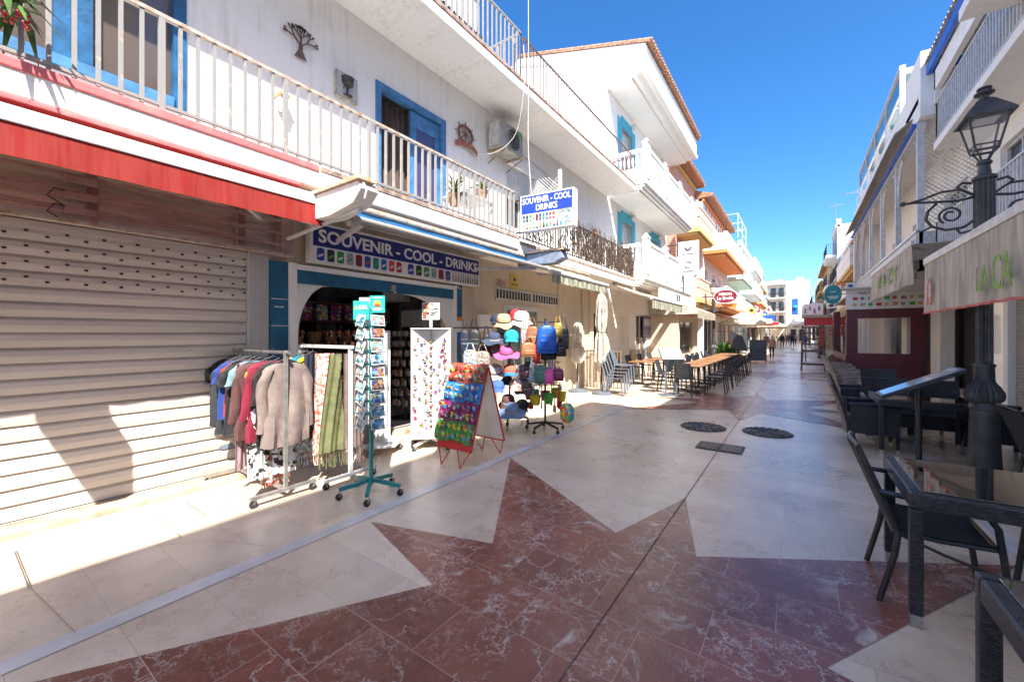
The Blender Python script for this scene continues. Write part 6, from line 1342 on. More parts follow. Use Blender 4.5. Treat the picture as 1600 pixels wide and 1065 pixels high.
# ---------------- hat spinner ----------------
HX, HY = -4.34, 6.12
ht = thing('hat_stand', 'black spinner stand carrying hats and caps beside the cream wall', 'hat stand', (HX, HY, 0))
b = B(); b.tube([(HX, HY, 0.12), (HX, HY, 1.9)], 0.018, 10); b.build('pole', M['black_metal'], ht, smooth=True)
for k in range(5):
    a = 2*math.pi*k/5+0.2; e = Vector((HX+0.36*math.cos(a), HY+0.36*math.sin(a), 0.09)); b = B(); b.bar((HX, HY, 0.14), e, 0.03, 0.03); b.build('leg', M['black_metal'], ht); caster(ht, e.x, e.y, 0.032)
def hat(kind, c, r_, col, label, m_=None, tilt=0.25, brim_col=None, yaw=None):
    t = thing('cap' if kind == 'cap' else 'hat', label, 'cap' if kind == 'cap' else 'hat', tuple(c)); mm_ = m_ or colmat('hat_%s' % str(col), col, 0.85)
    # tilts outwards, towards the street
    yaw = math.atan2(-c.y, -c.x) if yaw is None else yaw
    rot = Matrix.Translation(c) @ Matrix.Rotation(yaw, 4, 'Z') @ Matrix.Rotation(tilt, 4, 'Y')
    def T(bb): bb.v = [tuple(rot @ Vector(p)) for p in bb.v]; return bb
    ph = rnd.uniform(0, 6)
    if kind == 'cap':
        b = B(); b.lathe([(r_*0.98, 0), (r_, r_*0.35), (r_*0.9, r_*0.75), (r_*0.6, r_*1.05), (r_*0.25, r_*1.18), (0.004, r_*1.2)], n=18); T(b).build('crown', mm_, t, smooth=True)
        b = B(); b.grid(lambda u, v: (r_*(0.85*math.cos((u-0.5)*2.0)+1.0*v*math.cos((u-0.5)*1.7)), r_*0.98*math.sin((u-0.5)*2.0), 0.015-0.03*v-0.03*(2*u-1)**2), 12, 5, thick=(0,0,0.004)); T(b).build('visor', brim_col or mm_, t, smooth=True)
        b = B(); b.sphere((0, 0, r_*1.2), 0.009, 4); T(b).build('button', mm_, t)
    else:
        w_ = {'bucket': 1.45, 'wide': 1.95}[kind]
        b = B(); b.lathe([(r_*1.0, 0), (r_*0.96, r_*0.4), (r_*0.86, r_*0.85), (r_*0.7, r_*1.0), (0.005, r_*1.03)], n=20); T(b).build('crown', mm_, t, smooth=True)
        b = B(); b.grid(lambda u, v: (r_*(0.99+(w_-1)*v)*math.cos(u*2*math.pi), r_*(0.99+(w_-1)*v)*math.sin(u*2*math.pi), -0.05*v*(1.2 if kind == 'bucket' else 0.5)+0.02*v*math.sin(u*2*math.pi*4+ph)), 40, 4, thick=(0,0,0.004)); T(b).build('brim', brim_col or mm_, t, smooth=True)
        b = B(); b.lathe([(r_*1.005, 0.0), (r_*0.99, 0.03)], n=20, cap=False); T(b).build('hat_band', colmat('band', (0.08,0.07,0.07)) if col[0] > 0.3 else colmat('band_pale', (0.45,0.42,0.40)), t, smooth=True)
HATS = [
 ('cap', 776, 500, 0.10, (0.02,0.025,0.06), 'navy blue cap on the top left of the hat stand', 6.95),
 ('bucket', 787, 501, 0.11, (0.52,0.36,0.20), 'sand coloured bucket hat on the top of the hat stand', 6.8),
 ('cap', 806, 493, 0.10, (0.48,0.02,0.03), 'bright red cap behind the white bucket hat', 7.0),
 ('bucket', 815, 498, 0.12, (0.74,0.72,0.70), 'white bucket hat at the top right of the hat stand', 6.8),
 ('wide', 772, 528, 0.10, (0.045,0.06,0.11), 'navy sun hat with a pale edge, second row', 6.75),
 ('cap', 799, 527, 0.11, (0.01,0.33,0.40), 'turquoise cap, second row of the hat stand', 6.65),
 ('bucket', 785, 518, 0.09, (0.40,0.34,0.28), 'small beige hat behind the navy sun hat', 7.1),
 ('wide', 773, 545, 0.095, (0.24,0.14,0.11), 'brown sun hat, third row of the hat stand', 6.9),
 ('wide', 791, 550, 0.10, (0.68,0.10,0.28), 'bright pink sun hat in the middle of the hat stand', 6.6),
 ('bucket', 774, 580, 0.11, (0.50,0.48,0.48), 'pale grey bucket hat, fourth row left', 6.75),
 ('cap', 797, 579, 0.10, (0.55,0.12,0.08), 'orange and blue cap, fourth row', 6.6),
 ('bucket', 817, 579, 0.095, (0.16,0.15,0.17), 'dark grey hat, fourth row right', 6.85),
 ('cap', 778, 604, 0.10, (0.05,0.12,0.42), 'blue and white cap, fifth row left', 6.6),
 ('cap', 791, 594, 0.09, (0.02,0.02,0.02), 'black cap with a red edge, fifth row', 6.8),
 ('cap', 806, 602, 0.10, (0.40,0.36,0.36), 'floral patterned cap, fifth row', 6.65),
 ('bucket', 820, 603, 0.11, (0.17,0.15,0.14), 'dark taupe sun hat, fifth row right', 6.8),
 ('bucket', 794, 626, 0.10, (0.10,0.05,0.04), 'dark brown patterned hat, lowest row left', 6.75),
 ('wide', 800, 640, 0.105, (0.16,0.24,0.40), 'denim blue sun hat with a bow, lowest on the hat stand', 6.5),
 ('cap', 816, 634, 0.10, (0.025,0.025,0.03), 'black cap, lowest row right', 6.75),
]
for kd, px, py, r_, col, lb_, dep in HATS:
    d0 = ray(px, py+2); c = Vector((0,0,CAMZ))+d0*dep*0.995
    b = B(); b.tube([(HX, HY, c.z-0.02), (c.x, c.y, c.z+0.02)], 0.005, 5); b.build('hook_arm', M['black_metal'], ht)
    hat(kd, c, r_*1.12, col, lb_, m_=M['floral_red'] if 'floral' in lb_ else None, tilt=0.3 if kd != 'cap' else 0.12, brim_col=(colmat('cap_visor_blue', (0.02,0.2,0.5)) if 'orange and blue' in lb_ else None))

# ---------------- bag spinner ----------------
BX, BY = -3.45, 5.89
bs = thing('bag_stand', 'black spinner stand hung with backpacks, handbags and beach toys', 'bag stand', (BX, BY, 0))
b = B(); b.tube([(BX, BY, 0.12), (BX, BY, 1.86)], 0.018, 10); b.build('pole', M['black_metal'], bs, smooth=True)
for k in range(5):
    a = 2*math.pi*k/5+0.9; e = Vector((BX+0.32*math.cos(a), BY+0.32*math.sin(a), 0.09)); b = B(); b.bar((BX, BY, 0.14), e, 0.03, 0.03); b.build('leg', M['black_metal'], bs); caster(bs, e.x, e.y, 0.032)
for z_ in (1.80, 1.14, 0.78):
    b = B(); b.tube([(BX+0.26*math.cos(a*math.pi/10), BY+0.26*math.sin(a*math.pi/10), z_) for a in range(21)], 0.006, 5)
    for a in range(4): b.tube([(BX, BY, z_), (BX+0.26*math.cos(a*math.pi/2), BY+0.26*math.sin(a*math.pi/2), z_)], 0.006, 5)
    b.build('hoop', M['black_metal'], bs)
def bag(kind, px, py, dep, w_, h_, col, label, m_=None, th=0.05, hook=None):
    c = Vector((0,0,CAMZ))+ray(px, py)*dep; yaw = math.atan2(-c.y, -c.x)+rnd.uniform(-0.3, 0.3)
    t = thing({'pack': 'backpack', 'hand': 'handbag', 'pouch': 'pouch'}[kind], label, {'pack': 'backpack', 'hand': 'handbag', 'pouch': 'pouch'}[kind], tuple(c)); mm_ = m_ or colmat('bag_%s' % str(col), col, 0.4)
    rot = Matrix.Translation(c) @ Matrix.Rotation(yaw, 4, 'Z')
    def T(bb): bb.v = [tuple(rot @ Vector(p)) for p in bb.v]; return bb
    # body: rounded box
    b = B(); rings = []
    for z_, f_ in ((-0.5, 0.86), (-0.46, 0.97), (-0.2, 1.0), (0.1, 0.98), (0.35, 0.88), (0.46, 0.66), (0.5, 0.4)):
        ring = []
        for q in range(20):
            a = 2*math.pi*q/20; ca, sa = math.cos(a), math.sin(a); sx = abs(sa)**0.5*(1 if sa > 0 else -1); cx_ = abs(ca)**0.6*(1 if ca > 0 else -1)
            ring.append((cx_*th*(0.7+0.3*f_), sx*w_/2*f_*(1+0.02*math.sin(q*3+z_*9)), z_*h_))
        rings.append(ring)
    b.loft(rings); T(b).build('body', mm_, t, smooth=True)
    b = B(); b.obox((th*1.0, 0, -0.2*h_), (th*0.22, 0, 0), (0, w_*0.34, 0), (0, 0, h_*0.18)); T(b).build('pocket', mm_, t, bevel=0.012)
    b = B()
    if kind == 'pack':
        for sg_ in (-1, 1): b.tube([(-th, sg_*w_*0.15, h_*0.5), (-th*1.4, sg_*w_*0.3, h_*0.3), (-th*1.3, sg_*w_*0.4, -h_*0.35)], 0.010, 5)
        b.tube([(0, -0.03, h_*0.48), (0, -0.02, h_*0.62), (0, 0.02, h_*0.62), (0, 0.03, h_*0.48)], 0.006, 5)
    else:
        for x_ in (-th*0.4, th*0.4): b.tube([(x_, -w_*0.3, h_*0.42), (x_*0.5, -w_*0.12, h_*0.95), (x_*0.5, w_*0.12, h_*0.95), (x_, w_*0.3, h_*0.42)], 0.007, 5)
    T(b).build('strap', mm_, t, smooth=True)
    b = B(); b.tube([(th*1.0, -w_*0.3, h_*0.12), (th*1.06, 0, h_*0.14), (th*1.0, w_*0.3, h_*0.12)], 0.004, 4); T(b).build('zip', M['steel'], t)
BAGS = [
 ('pack', 854, 530, 6.25, 0.25, 0.36, (0.01,0.10,0.48), 'shiny bright blue backpack at the top of the bag stand', None, 0.08),
 ('pack', 857, 553, 6.4, 0.20, 0.16, (0.012,0.012,0.02), 'black bag just under the bright blue backpack', None, 0.06),
 ('hand', 832, 525, 6.4, 0.16, 0.26, (0.30,0.12,0.05), 'tan leather shoulder bag left of the blue backpack', None, 0.05),
 ('hand', 826, 546, 6.3, 0.20, 0.18, (0.34,0.14,0.06), 'brown handbag with flap below the tan shoulder bag', None, 0.05),
 ('pouch', 839, 556, 6.3, 0.08, 0.20, (0.55,0.04,0.02), 'bright red small bag beside the brown handbag', None, 0.04),
 ('hand', 821, 518, 6.7, 0.12, 0.32, (0.3,0.1,0.1), 'red and white striped cloth bag at the top left of the bag stand', 'stripe_bag', 0.03),
 ('hand', 872, 516, 6.4, 0.12, 0.20, (0.42,0.30,0.06), 'mustard yellow bag right of the blue backpack', None, 0.04),
 ('hand', 881, 528, 6.5, 0.13, 0.30, (0.05,0.05,0.055), 'dark grey bag at the right edge of the bag stand', None, 0.05),
 ('hand', 876, 546, 6.35, 0.14, 0.18, (0.02,0.02,0.02), 'glossy black bag below the mustard yellow one', None, 0.05),
 ('pack', 846, 585, 6.2, 0.17, 0.24, (0.06,0.17,0.12), 'green backpack in the middle row of the bag stand', None, 0.06),
 ('pack', 858, 588, 6.15, 0.12, 0.19, (0.62,0.08,0.32), 'small bright pink backpack in the middle row', None, 0.05),
 ('pack', 872, 585, 6.3, 0.14, 0.16, (0.20,0.03,0.08), 'small dark wine backpack at the right of the middle row', None, 0.05),
 ('hand', 834, 582, 6.3, 0.12, 0.26, (0.4,0.3,0.2), 'multicoloured patterned bag at the left of the middle row', 'photo_town', 0.04),
 ('pouch', 824, 578, 6.5, 0.10, 0.22, (0.06,0.02,0.03), 'dark maroon bag behind the multicoloured one', None, 0.04),
 ('hand', 862, 572, 6.35, 0.10, 0.14, (0.5,0.3,0.4), 'pink and white checked bag above the small pink backpack', 'stripe_bag', 0.03),
 ('hand', 741, 535, 6.9, 0.20, 0.36, (0.02,0.02,0.022), 'large black bag hanging left of the hat stand', None, 0.06),
 ('hand', 726, 535, 6.7, 0.14, 0.34, (0.02,0.025,0.05), 'dark navy jacket shaped bag on the wall rail left of the hats', None, 0.05),
 ('hand', 754, 560, 6.5, 0.20, 0.20, (0.04,0.04,0.04), 'black and grey straw bag above the A-frame', 'multi', 0.06),
 ('hand', 735, 558, 6.3, 0.18, 0.20, (0.25,0.20,0.15), 'khaki beach bag above the A-frame', 'photo_town', 0.06),
 ('hand', 760, 538, 6.9, 0.12, 0.28, (0.03,0.03,0.035), 'small black bag between the large black bag and the hats', None, 0.05),
]
for kd, px, py, dep, w_, h_, col, lb_, m_, th in BAGS: bag(kd, px, py, dep*0.985, w_*1.22, h_*1.15, col, lb_, M[m_] if m_ else None, th)
wr = thing('wall_rail', 'thin black rail holding bags between the shop and the hat stand', 'rail', (-4.7, 5.3, 0))
b = B(); b.tube([(-5.2, 5.55, 1.72), (-4.35, 5.85, 1.72)], 0.012, 8); b.tube([(-4.75, 5.7, 0.1), (-4.75, 5.7, 1.72)], 0.015, 8); b.build('rail', M['black_metal'], wr, smooth=True)
b = B(); b.bar((-4.98, 5.62, 0.05), (-4.5, 5.78, 0.05), 0.04, 0.03); b.bar((-4.83, 5.9, 0.05), (-4.67, 5.5, 0.05), 0.04, 0.03); b.build('foot', M['black_metal'], wr)
# beach toys on the lowest hoop
def spade(col):
    b = B(); b.tube([(0,0,0), (0,0,-0.22)], 0.008, 6); b.obox((0,0,-0.27), (0.032,0,0), (0,0.004,0), (0,0,0.05)); b.obox((0,0,0.0), (0.03,0,0), (0,0.006,0), (0,0,0.008)); return b.build('beach_spade', colmat('toy_%s' % str(col), col, 0.3), None)
def bucket(col):
    b = B(); b.lathe([(0.055, -0.22), (0.08, -0.08), (0.084, -0.08), (0.078, -0.085), (0.052, -0.215)], n=16); b.tube([(-0.08,0,-0.08), (-0.05,0,0.0), (0.05,0,0.0), (0.08,0,-0.08)], 0.005, 5); return b.build('beach_bucket', colmat('toy_%s' % str(col), col, 0.3), None)
cn = {'red': (0.6,0.02,0.02), 'yellow': (0.70,0.55,0.02), 'blue': (0.02,0.22,0.6), 'green': (0.08,0.42,0.06), 'orange': (0.68,0.22,0.02)}
for k, (nm_, c_) in enumerate(list(cn.items())*3):
    a = k*2*math.pi/15; o = spade(c_) if k % 2 == 0 else bucket(c_); o.location = (BX+0.26*math.cos(a), BY+0.26*math.sin(a), 0.77-0.03*(k % 3)); o.rotation_euler = (0, 0, a); o.scale = (1.15,)*3
    ht_ = 'turned towards the street' if math.cos(a-math.atan2(-BY,-BX)) > 0.2 else 'on the far side'
    tag(o, '%s plastic beach %s on the lowest hoop of the bag stand, %s' % (nm_, 'spade' if k % 2 == 0 else 'bucket', ht_), 'beach toy', 'beach toys on the bag stand')
t = thing('toy_bag', 'yellow net bag of beach toys at the right of the lowest hoop', 'beach toy', (-3.25, 6.1, 0.6))
c = Vector((0,0,CAMZ))+ray(886, 645)*6.05
b = B(); b.lathe([(0.05, -0.14), (0.10, -0.08), (0.11, 0.06), (0.06, 0.14)], tuple(c), 14); b.build('net_bag', M['beach'], t, smooth=True)
b = B(); b.tube([c+Vector((0,0,0.13)), c+Vector((-0.03,0,0.28)), (BX+0.2, BY-0.1, 0.77)], 0.006, 5); b.build('strap', colmat('toy_yellow', cn['yellow']), t)

# ---------------- inside the shop ----------------
sh = thing('shop_shelves', 'dark shelving with wicker baskets along the back of the souvenir shop', 'shelves', (-8.2, 4.2, 0.04))
b = B()
for z_ in (0.5, 0.95, 1.4, 1.85, 2.2): b.box(-8.5, -7.6, 2.4, 6.2, z_, z_+0.03)
for y_ in (2.4, 3.35, 4.3, 5.25, 6.17): b.box(-8.5, -7.6, y_, y_+0.03, 0.04, 2.4)
b.build('shelf_boards', M['brown_wood'], sh)
wb = mat('basket_wicker', (0.42, 0.24, 0.11), 0.7, 0, 0.35, 40, 0.5, 60)
for r_, z_ in enumerate((0.53, 0.98, 1.43)):
    for k in range(11):
        b = B(); cc = (-7.72, 2.6+k*0.34, z_); b.lathe([(0.11, 0), (0.145, 0.20), (0.15, 0.22), (0.13, 0.215), (0.10, 0.02)], cc, 14); o = b.build('basket', wb, None, smooth=True, origin=cc)
        tag(o, 'wicker basket on the %s shelf inside the souvenir shop' % ['lowest', 'second', 'third'][r_], 'basket', 'baskets on the %s shelf in the shop' % ['lowest', 'second', 'third'][r_])
for k in range(12):
    cc = (-7.65, 2.6+k*0.3, 2.02); b = B(); b.obox(cc, (0.05,0,0), (0,0.11,0), (0,0,0.16)); b.obox((cc[0]+0.055, cc[1], cc[2]), (0.004,0,0), (0,0.09,0), (0,0,0.13)); o = b.build('toy_box', [M['prodC'] if k % 3 else M['prodB'], M['prodC']][0], None, origin=cc)
    tag(o, 'brightly printed toy box on the upper shelf inside the souvenir shop', 'box', 'toy boxes on the upper shelf in the shop')
fz = thing('drinks_fridge', 'tall dark drinks fridge at the right inside the souvenir shop', 'fridge', (-6.5, 6.1, 0.04))
b = B(); b.box(-6.9, -6.2, 5.75, 6.35, 0.04, 2.1); b.build('cabinet', M['white_metal'], fz, bevel=0.01)
b = B(); b.box(-6.85, -6.25, 5.735, 5.748, 0.2, 1.75); b.build('glass_door', M['glass_dark'], fz)
t = thing('wall_air_unit', 'white air conditioning unit above the shelves inside the shop', 'air conditioner', (-7.4, 5.7, 2.2))
b = B(); b.box(-7.5, -6.9, 5.3, 6.0, 2.3, 2.7); b.build('casing', M['white_metal'], t, bevel=0.02)
b = B(); b.box(-7.5, -6.92, 5.288, 5.3, 2.4, 2.6); b.build('grille', M['inside_dark'], t)
t = thing('hanging_sheet', 'pale blue printed poster hanging inside the shop at the left', 'poster', (-7.3, 3.1, 1.9))
b = B(); b.box(-7.31, -7.29, 2.95, 3.35, 1.85, 2.35); b.build('sheet', mat('pale_poster', (0.45, 0.58, 0.70), 0.5), t)
b = B(); b.box(-7.285, -7.28, 3.0, 3.3, 1.9, 2.12); b.build('printed_panel', M['photo_sea'], t)
# three standing racks of trinkets just inside
for k, (x_, y_) in enumerate(((-6.3, 3.1), (-6.2, 3.9), (-6.0, 5.1))):
    t = thing('trinket_stand', ['wire rack of small goods left', 'wire rack of small goods in the middle', 'wire rack of sunglasses right'][k]+' inside the shop doorway', 'display stand', (x_, y_, 0.05))
    b = B(); b.tube([(x_, y_, 0.05), (x_, y_, 1.75)], 0.02, 8); b.lathe([(0.25, 0), (0.25, 0.02)], (x_, y_, 0.05), 16); b.build('pole', M['black_metal'], t)
    b = B()
    for r_ in range(8):
        for q in range(9): a = q*2*math.pi/9+r_; b.obox((x_+0.2*math.cos(a), y_+0.2*math.sin(a), 0.35+r_*0.18), (0.035,0,0), (0,0.02,0), (0,0,0.05))
    b.build('small_goods', M[['prodA', 'prodA', 'multi'][k]], t)

# =====================================================================
# PARASOLS, CHAIRS AND TABLES, LEFT CAFE
# =====================================================================
def parasol(x, y, H, label, short=False):
    t = thing('parasol', label, 'parasol', (x, y, 0))
    b = B(); b.lathe([(0.26, 0), (0.26, 0.05), (0.20, 0.08), (0.04, 0.10), (0.035, 0.28)], (x, y, 0.0), 24); b.build('base', M['grey_plastic'], t, smooth=True)
    b = B(); b.tube([(x, y, 0.1), (x, y, H)], 0.022, 10); b.build('pole', M['black_metal'] if not short else M['white_metal'], t, smooth=True)
    b = B(); n = 36; rings = []; z0 = 0.85 if not short else 0.95
    rr_ = random.Random(int(y*10))
    prof = [(0.03, 1.0), (0.07, 0.97), (0.11, 0.88), (0.125, 0.7), (0.12, 0.55), (0.085, 0.44), (0.14, 0.34), (0.17, 0.18), (0.16, 0.0)] if not short else [(0.03, 1.0), (0.06, 0.95), (0.05, 0.88), (0.12, 0.72), (0.17, 0.5), (0.20, 0.25), (0.22, 0.06), (0.20, 0.0)]
    for r_, f_ in prof:
        ring = []
        for q in range(n):
            a = 2*math.pi*q/n; fold = 1+0.30*math.cos(8*a+f_*2)+0.10*math.cos(17*a+f_*7)
            ring.append((x+r_*fold*math.cos(a)+0.015*math.sin(f_*9), y+r_*fold*math.sin(a), z0+(H-0.02-z0)*f_+(0.06*math.cos(8*a) if f_ < 0.05 else 0)))
        rings.append(ring)
    b.loft(rings); b.build('canopy', M['white_fabric'], t, smooth=True)
    b = B(); zz = z0+(H-z0)*(0.44 if not short else 0.86); b.tube([(x+0.10*math.cos(a), y+0.10*math.sin(a), zz) for a in [q*math.pi/8 for q in range(17)]], 0.012, 5); b.build('tie_strap', M['cream_fabric'], t)
parasol(-5.02, 10.35, 1.95, 'short closed cream parasol on a grey base, left of the tall one')
parasol(-4.30, 10.32, 2.72, 'tall closed cream parasol tied in the middle, on a grey base')
# iron fence beside the parasols
fn = thing('iron_fence', 'low reddish brown iron fence along the wall behind the parasols', 'fence', (-4.9, 11.6, 0))
b = B(); railing(b, (-5.2, 10.95), (-4.0, 10.95), 0.08, 1.12, 0.10, 0.014, 0.03); b.build('bars', M['tan_iron'], fn)
b = B(); railing(b, (-5.15, 11.2), (-5.15, 13.2), 0.08, 1.12, 0.10, 0.014, 0.03); b.build('side_bars', M['tan_iron'], fn)
def plastic_chair(name, m_):
    t = thing(name, 'x', 'chair', (0,0,0))
    b = B(); b.grid(lambda u, v: (-0.21+0.42*u, -0.2+0.42*v, 0.445-0.012*math.sin(u*math.pi)*math.sin(v*math.pi)), 6, 6, thick=(0,0,0.02)); b.build('seat', m_, t, smooth=True)
    b = B(); b.grid(lambda u, v: ((-0.21+0.42*u)*(1-0.12*v), -0.20-0.13*v-0.03*math.sin(u*math.pi), 0.46+0.40*v), 8, 6, thick=(0,0.018,0)); b.build('backrest', m_, t, smooth=True)
    for sx_ in (-1, 1):
        b = B(); b.tube([(sx_*0.20, 0.20, 0.44), (sx_*0.23, 0.23, 0.0)], 0.017, 8); b.build('leg', m_, t, smooth=True)
        b = B(); b.tube([(sx_*0.19, -0.33, 0.84), (sx_*0.205, -0.21, 0.46), (sx_*0.215, -0.27, 0.0)], 0.017, 8); b.build('leg', m_, t, smooth=True)
    return t
pcg = plastic_chair('stacking_chair', M['grey_plastic']); pcb = plastic_chair('stacking_chair', M['black_plastic'])
index_children()
ordn = ['lowest', 'second', 'third', 'fourth', 'topmost']
for k in range(5):
    o = place(pcg, k > 0, (-3.96+0.055*k, 10.42+0.015*k, 0.085*k), R(-80), 'grey plastic chair, %s of the stack beside the tall parasol' % ordn[k], 'stacked grey chairs')
# long row of tables, chairs on both sides
def cafe_table(name):
    t = thing(name, 'x', 'table', (0,0,0))
    b = B(); b.box(-0.35, 0.35, -0.35, 0.35, 0.715, 0.745); b.build('table_top', M['wood_top'], t, bevel=0.006)
    b = B(); b.tube([(0,0,0.04), (0,0,0.715)], 0.032, 10); b.build('pedestal', M['black_metal'], t, smooth=True)
    b = B(); b.bar((-0.3,-0.3,0.03), (0.3,0.3,0.03), 0.06, 0.03); b.bar((-0.3,0.3,0.031), (0.3,-0.3,0.031), 0.06, 0.03); b.build('cross_foot', M['black_metal'], t)
    return t
ct = cafe_table('cafe_table'); index_children()
pos = {0: 'nearest', 1: 'second', 2: 'third', 3: 'fourth', 4: 'fifth', 5: 'sixth', 6: 'seventh', 7: 'eighth', 8: 'ninth', 9: 'tenth', 10: 'eleventh', 11: 'twelfth', 12: 'farthest'}
first = True; ci = 0
for k in range(9):
    y = 12.15+k*1.02; x = -2.42-0.012*k
    place(ct, k > 0, (x, y, 0), 0, '%s wood topped cafe table of the long street row' % pos[k], 'wood topped tables of the long row')
    place(pcb, ci > 0, (x+0.60, y+rnd.uniform(-.06,.06), 0), R(90)+rnd.uniform(-.12,.12), 'dark chair on the street side of the %s long row table' % pos[k], 'dark chairs on the street side'); ci += 1
    place(pcb, True, (x-0.62, y+rnd.uniform(-.06,.06), 0), R(-90)+rnd.uniform(-.12,.12), 'dark chair on the wall side of the %s long row table' % pos[k], 'dark chairs on the wall side')
place(pcb, True, (-2.42, 11.35, 0), R(0), 'dark chair at the near head of the long table row', 'dark chairs on the street side')
for k in range(4):
    y = 13.0+k*1.25; x = -4.05
    place(ct, True, (x, y, 0), 0, '%s wood topped table of the inner row by the wall' % pos[k], 'tables of the inner row by the wall')
    place(pcb, True, (x+0.60, y, 0), R(80), 'dark chair on the street side of the %s inner row table' % pos[k], 'chairs of the inner row')
    place(pcb, True, (x-0.60, y, 0), R(-95), 'dark chair against the wall at the %s inner row table' % pos[k], 'chairs of the inner row')
# menu stand, left
def menu_stand(x, y, z_, yaw, w_, d_, label, m1, m2, tilt=0.45, legs=1):
    t = thing('menu_stand', label, 'menu stand', (x, y, 0))
    b = B()
    if legs == 1: b.tube([(x, y, 0.02), (x, y, z_)], 0.03, 10)
    else:
        e = Vector((math.cos(yaw), math.sin(yaw), 0))*0.14
        for s_ in (-1, 1): b.bar(Vector((x, y, 0.02))+e*s_, Vector((x, y, z_-0.04))+e*s_, 0.03)
    b.build('post', m1, t, smooth=(legs == 1))
    b = B(); b.lathe([(0.24, 0), (0.24, 0.015), (0.05, 0.025)], (x, y, 0.0), 24) if legs == 1 else b.obox((x, y, 0.01), Vector((math.cos(yaw), math.sin(yaw), 0))*0.28, Vector((-math.sin(yaw), math.cos(yaw), 0))*0.18, (0,0,0.01)); b.build('base', m1, t)
    ex = Vector((math.cos(yaw), math.sin(yaw), 0)); ey = Vector((-math.sin(yaw)*math.cos(tilt), math.cos(yaw)*math.cos(tilt), math.sin(tilt))); ez = ex.cross(ey)
    c = Vector((x, y, z_)); b = B(); b.obox(c, ex*w_/2, ey*d_/2, ez*0.02); fb = b.build('lectern_board', m1, t, bevel=0.004)
    b = B(); b.obox(c+ez*0.022, ex*(w_/2-0.03), ey*(d_/2-0.03), ez*0.002); b.build('menu_sheet', m2, fb)
    return t, c, ex, ey, ez, fb
t, c, ex, ey, ez, fb = menu_stand(-2.72, 11.15, 1.08, R(35), 0.58, 0.42, 'grey menu lectern with a white menu sheet at the near end of the table row', M['grey_plastic'], M['paper'], 0.75, 2)
b = B()
for i in range(2):
    for j in range(4): b.obox(c+ez*0.025+ex*(-0.12+0.16*i)+ey*(0.11-0.065*j), ex*0.05, ey*0.008, ez*0.0005)
b.build('menu_lines', mat('menu_ink', (0.35,0.3,0.28)), fb)
b = B(); b.obox(c+ez*0.026+ex*0.02-ey*0.05, ex*0.05, ey*0.035, ez*0.0006); b.build('menu_picture', M['photo_town'], fb)
# =====================================================================
# RIGHT SIDE CAFE
# =====================================================================
aw = awning('big grey brown awning with lime green lettering over the nearest cafe tables', 3.4, 3.2, 1.6, 2.669, 3.0, 8.71, 0.724, M['grey_fabric'], M['white_metal'], True, barh=0.08, wave=0.022)
b = B(); b.grid(lambda u, v: (1.586-0.022*math.sin((3.0+5.71*u)*17+0.6*math.sin((3.0+5.71*u)*5))-0.0066*math.sin((3.0+5.71*u)*43), 3.0+5.71*u, 1.932-0.026*v), 160, 1, thick=(-0.007,0,0)); b.build('red_hem', M['red_letter'], aw)
for s_, y_, w_, h_, z_ in (('LA', 6.33, 0.34, 0.253, 2.05), ('CA', 5.90, 0.45, 0.337, 2.02)): text_part(s_, (1.540, y_, z_), (0,-1,0), (0,0,1), w_, h_, M['lime'], aw, depth=0.004)
b = B(); pts = [(a*0.842, 1.6+(c-1.6)*0.842) for a, c in [(9.98,2.12),(9.74,2.12),(9.72,2.38),(9.66,2.36),(9.82,2.56),(9.98,2.40),(9.92,2.38)]]
for (a_, c_) in zip(pts, pts[1:]+pts[:1]): b.bar((1.552, a_[0], a_[1]), (1.552, c_[0], c_[1]), 0.028, 0.004, up=(1,0,0))
b.add([(1.552,8.36,2.038),(1.552,8.25,2.038),(1.552,8.25,2.15),(1.552,8.36,2.12)], [(0,1,2,3)]); b.build('house_emblem', M['red_letter'], aw, fix=False)
b = B(); b.tube([(2.5, 2.6, 3.12), (2.5, 8.9, 3.12)], 0.07, 12); b.box(2.4, 2.62, 8.9, 9.0, 2.98, 3.26); b.build('cassette', M['rail_cream'], aw, smooth=True)
b = B(); b.tube([(2.5, 8.95, 3.06), (2.2, 8.9, 3.0), (1.9, 8.85, 2.92), (1.62, 8.72, 2.72)], 0.03, 8); b.sphere((2.0, 8.87, 2.95), 0.05, 7); b.build('rusty_joint', M['rust'], aw)
aw = awning('second grey brown awning with faded green lettering hanging in front of the maroon booth', 2.9, 3.5, 1.9, 3.42, 11.4, 16.9, 0.78, M['grey_fabric'], M['white_metal'], True, barh=0.08, wave=0.05)
text_part('LA CA', (1.83, 15.2, 2.85), (0,-1,0), (0,0,1), 2.6, 0.36, M['lime'], aw, depth=0.004, label='faded green letters')
b = B(); b.tube([(3.0, 11.3, 3.4), (3.0, 16.9, 3.4)], 0.10, 10); b.build('cassette', M['black_metal'], aw)
b = B(); b.grid(lambda u, v: (2.0+1.3*u, 11.6+0.2*math.sin(u*5), 2.75+0.35*u+0.12*v), 8, 3, thick=(0,0.3,0)); b.build('folded_cloth', M['cream_fabric'], aw, smooth=True)

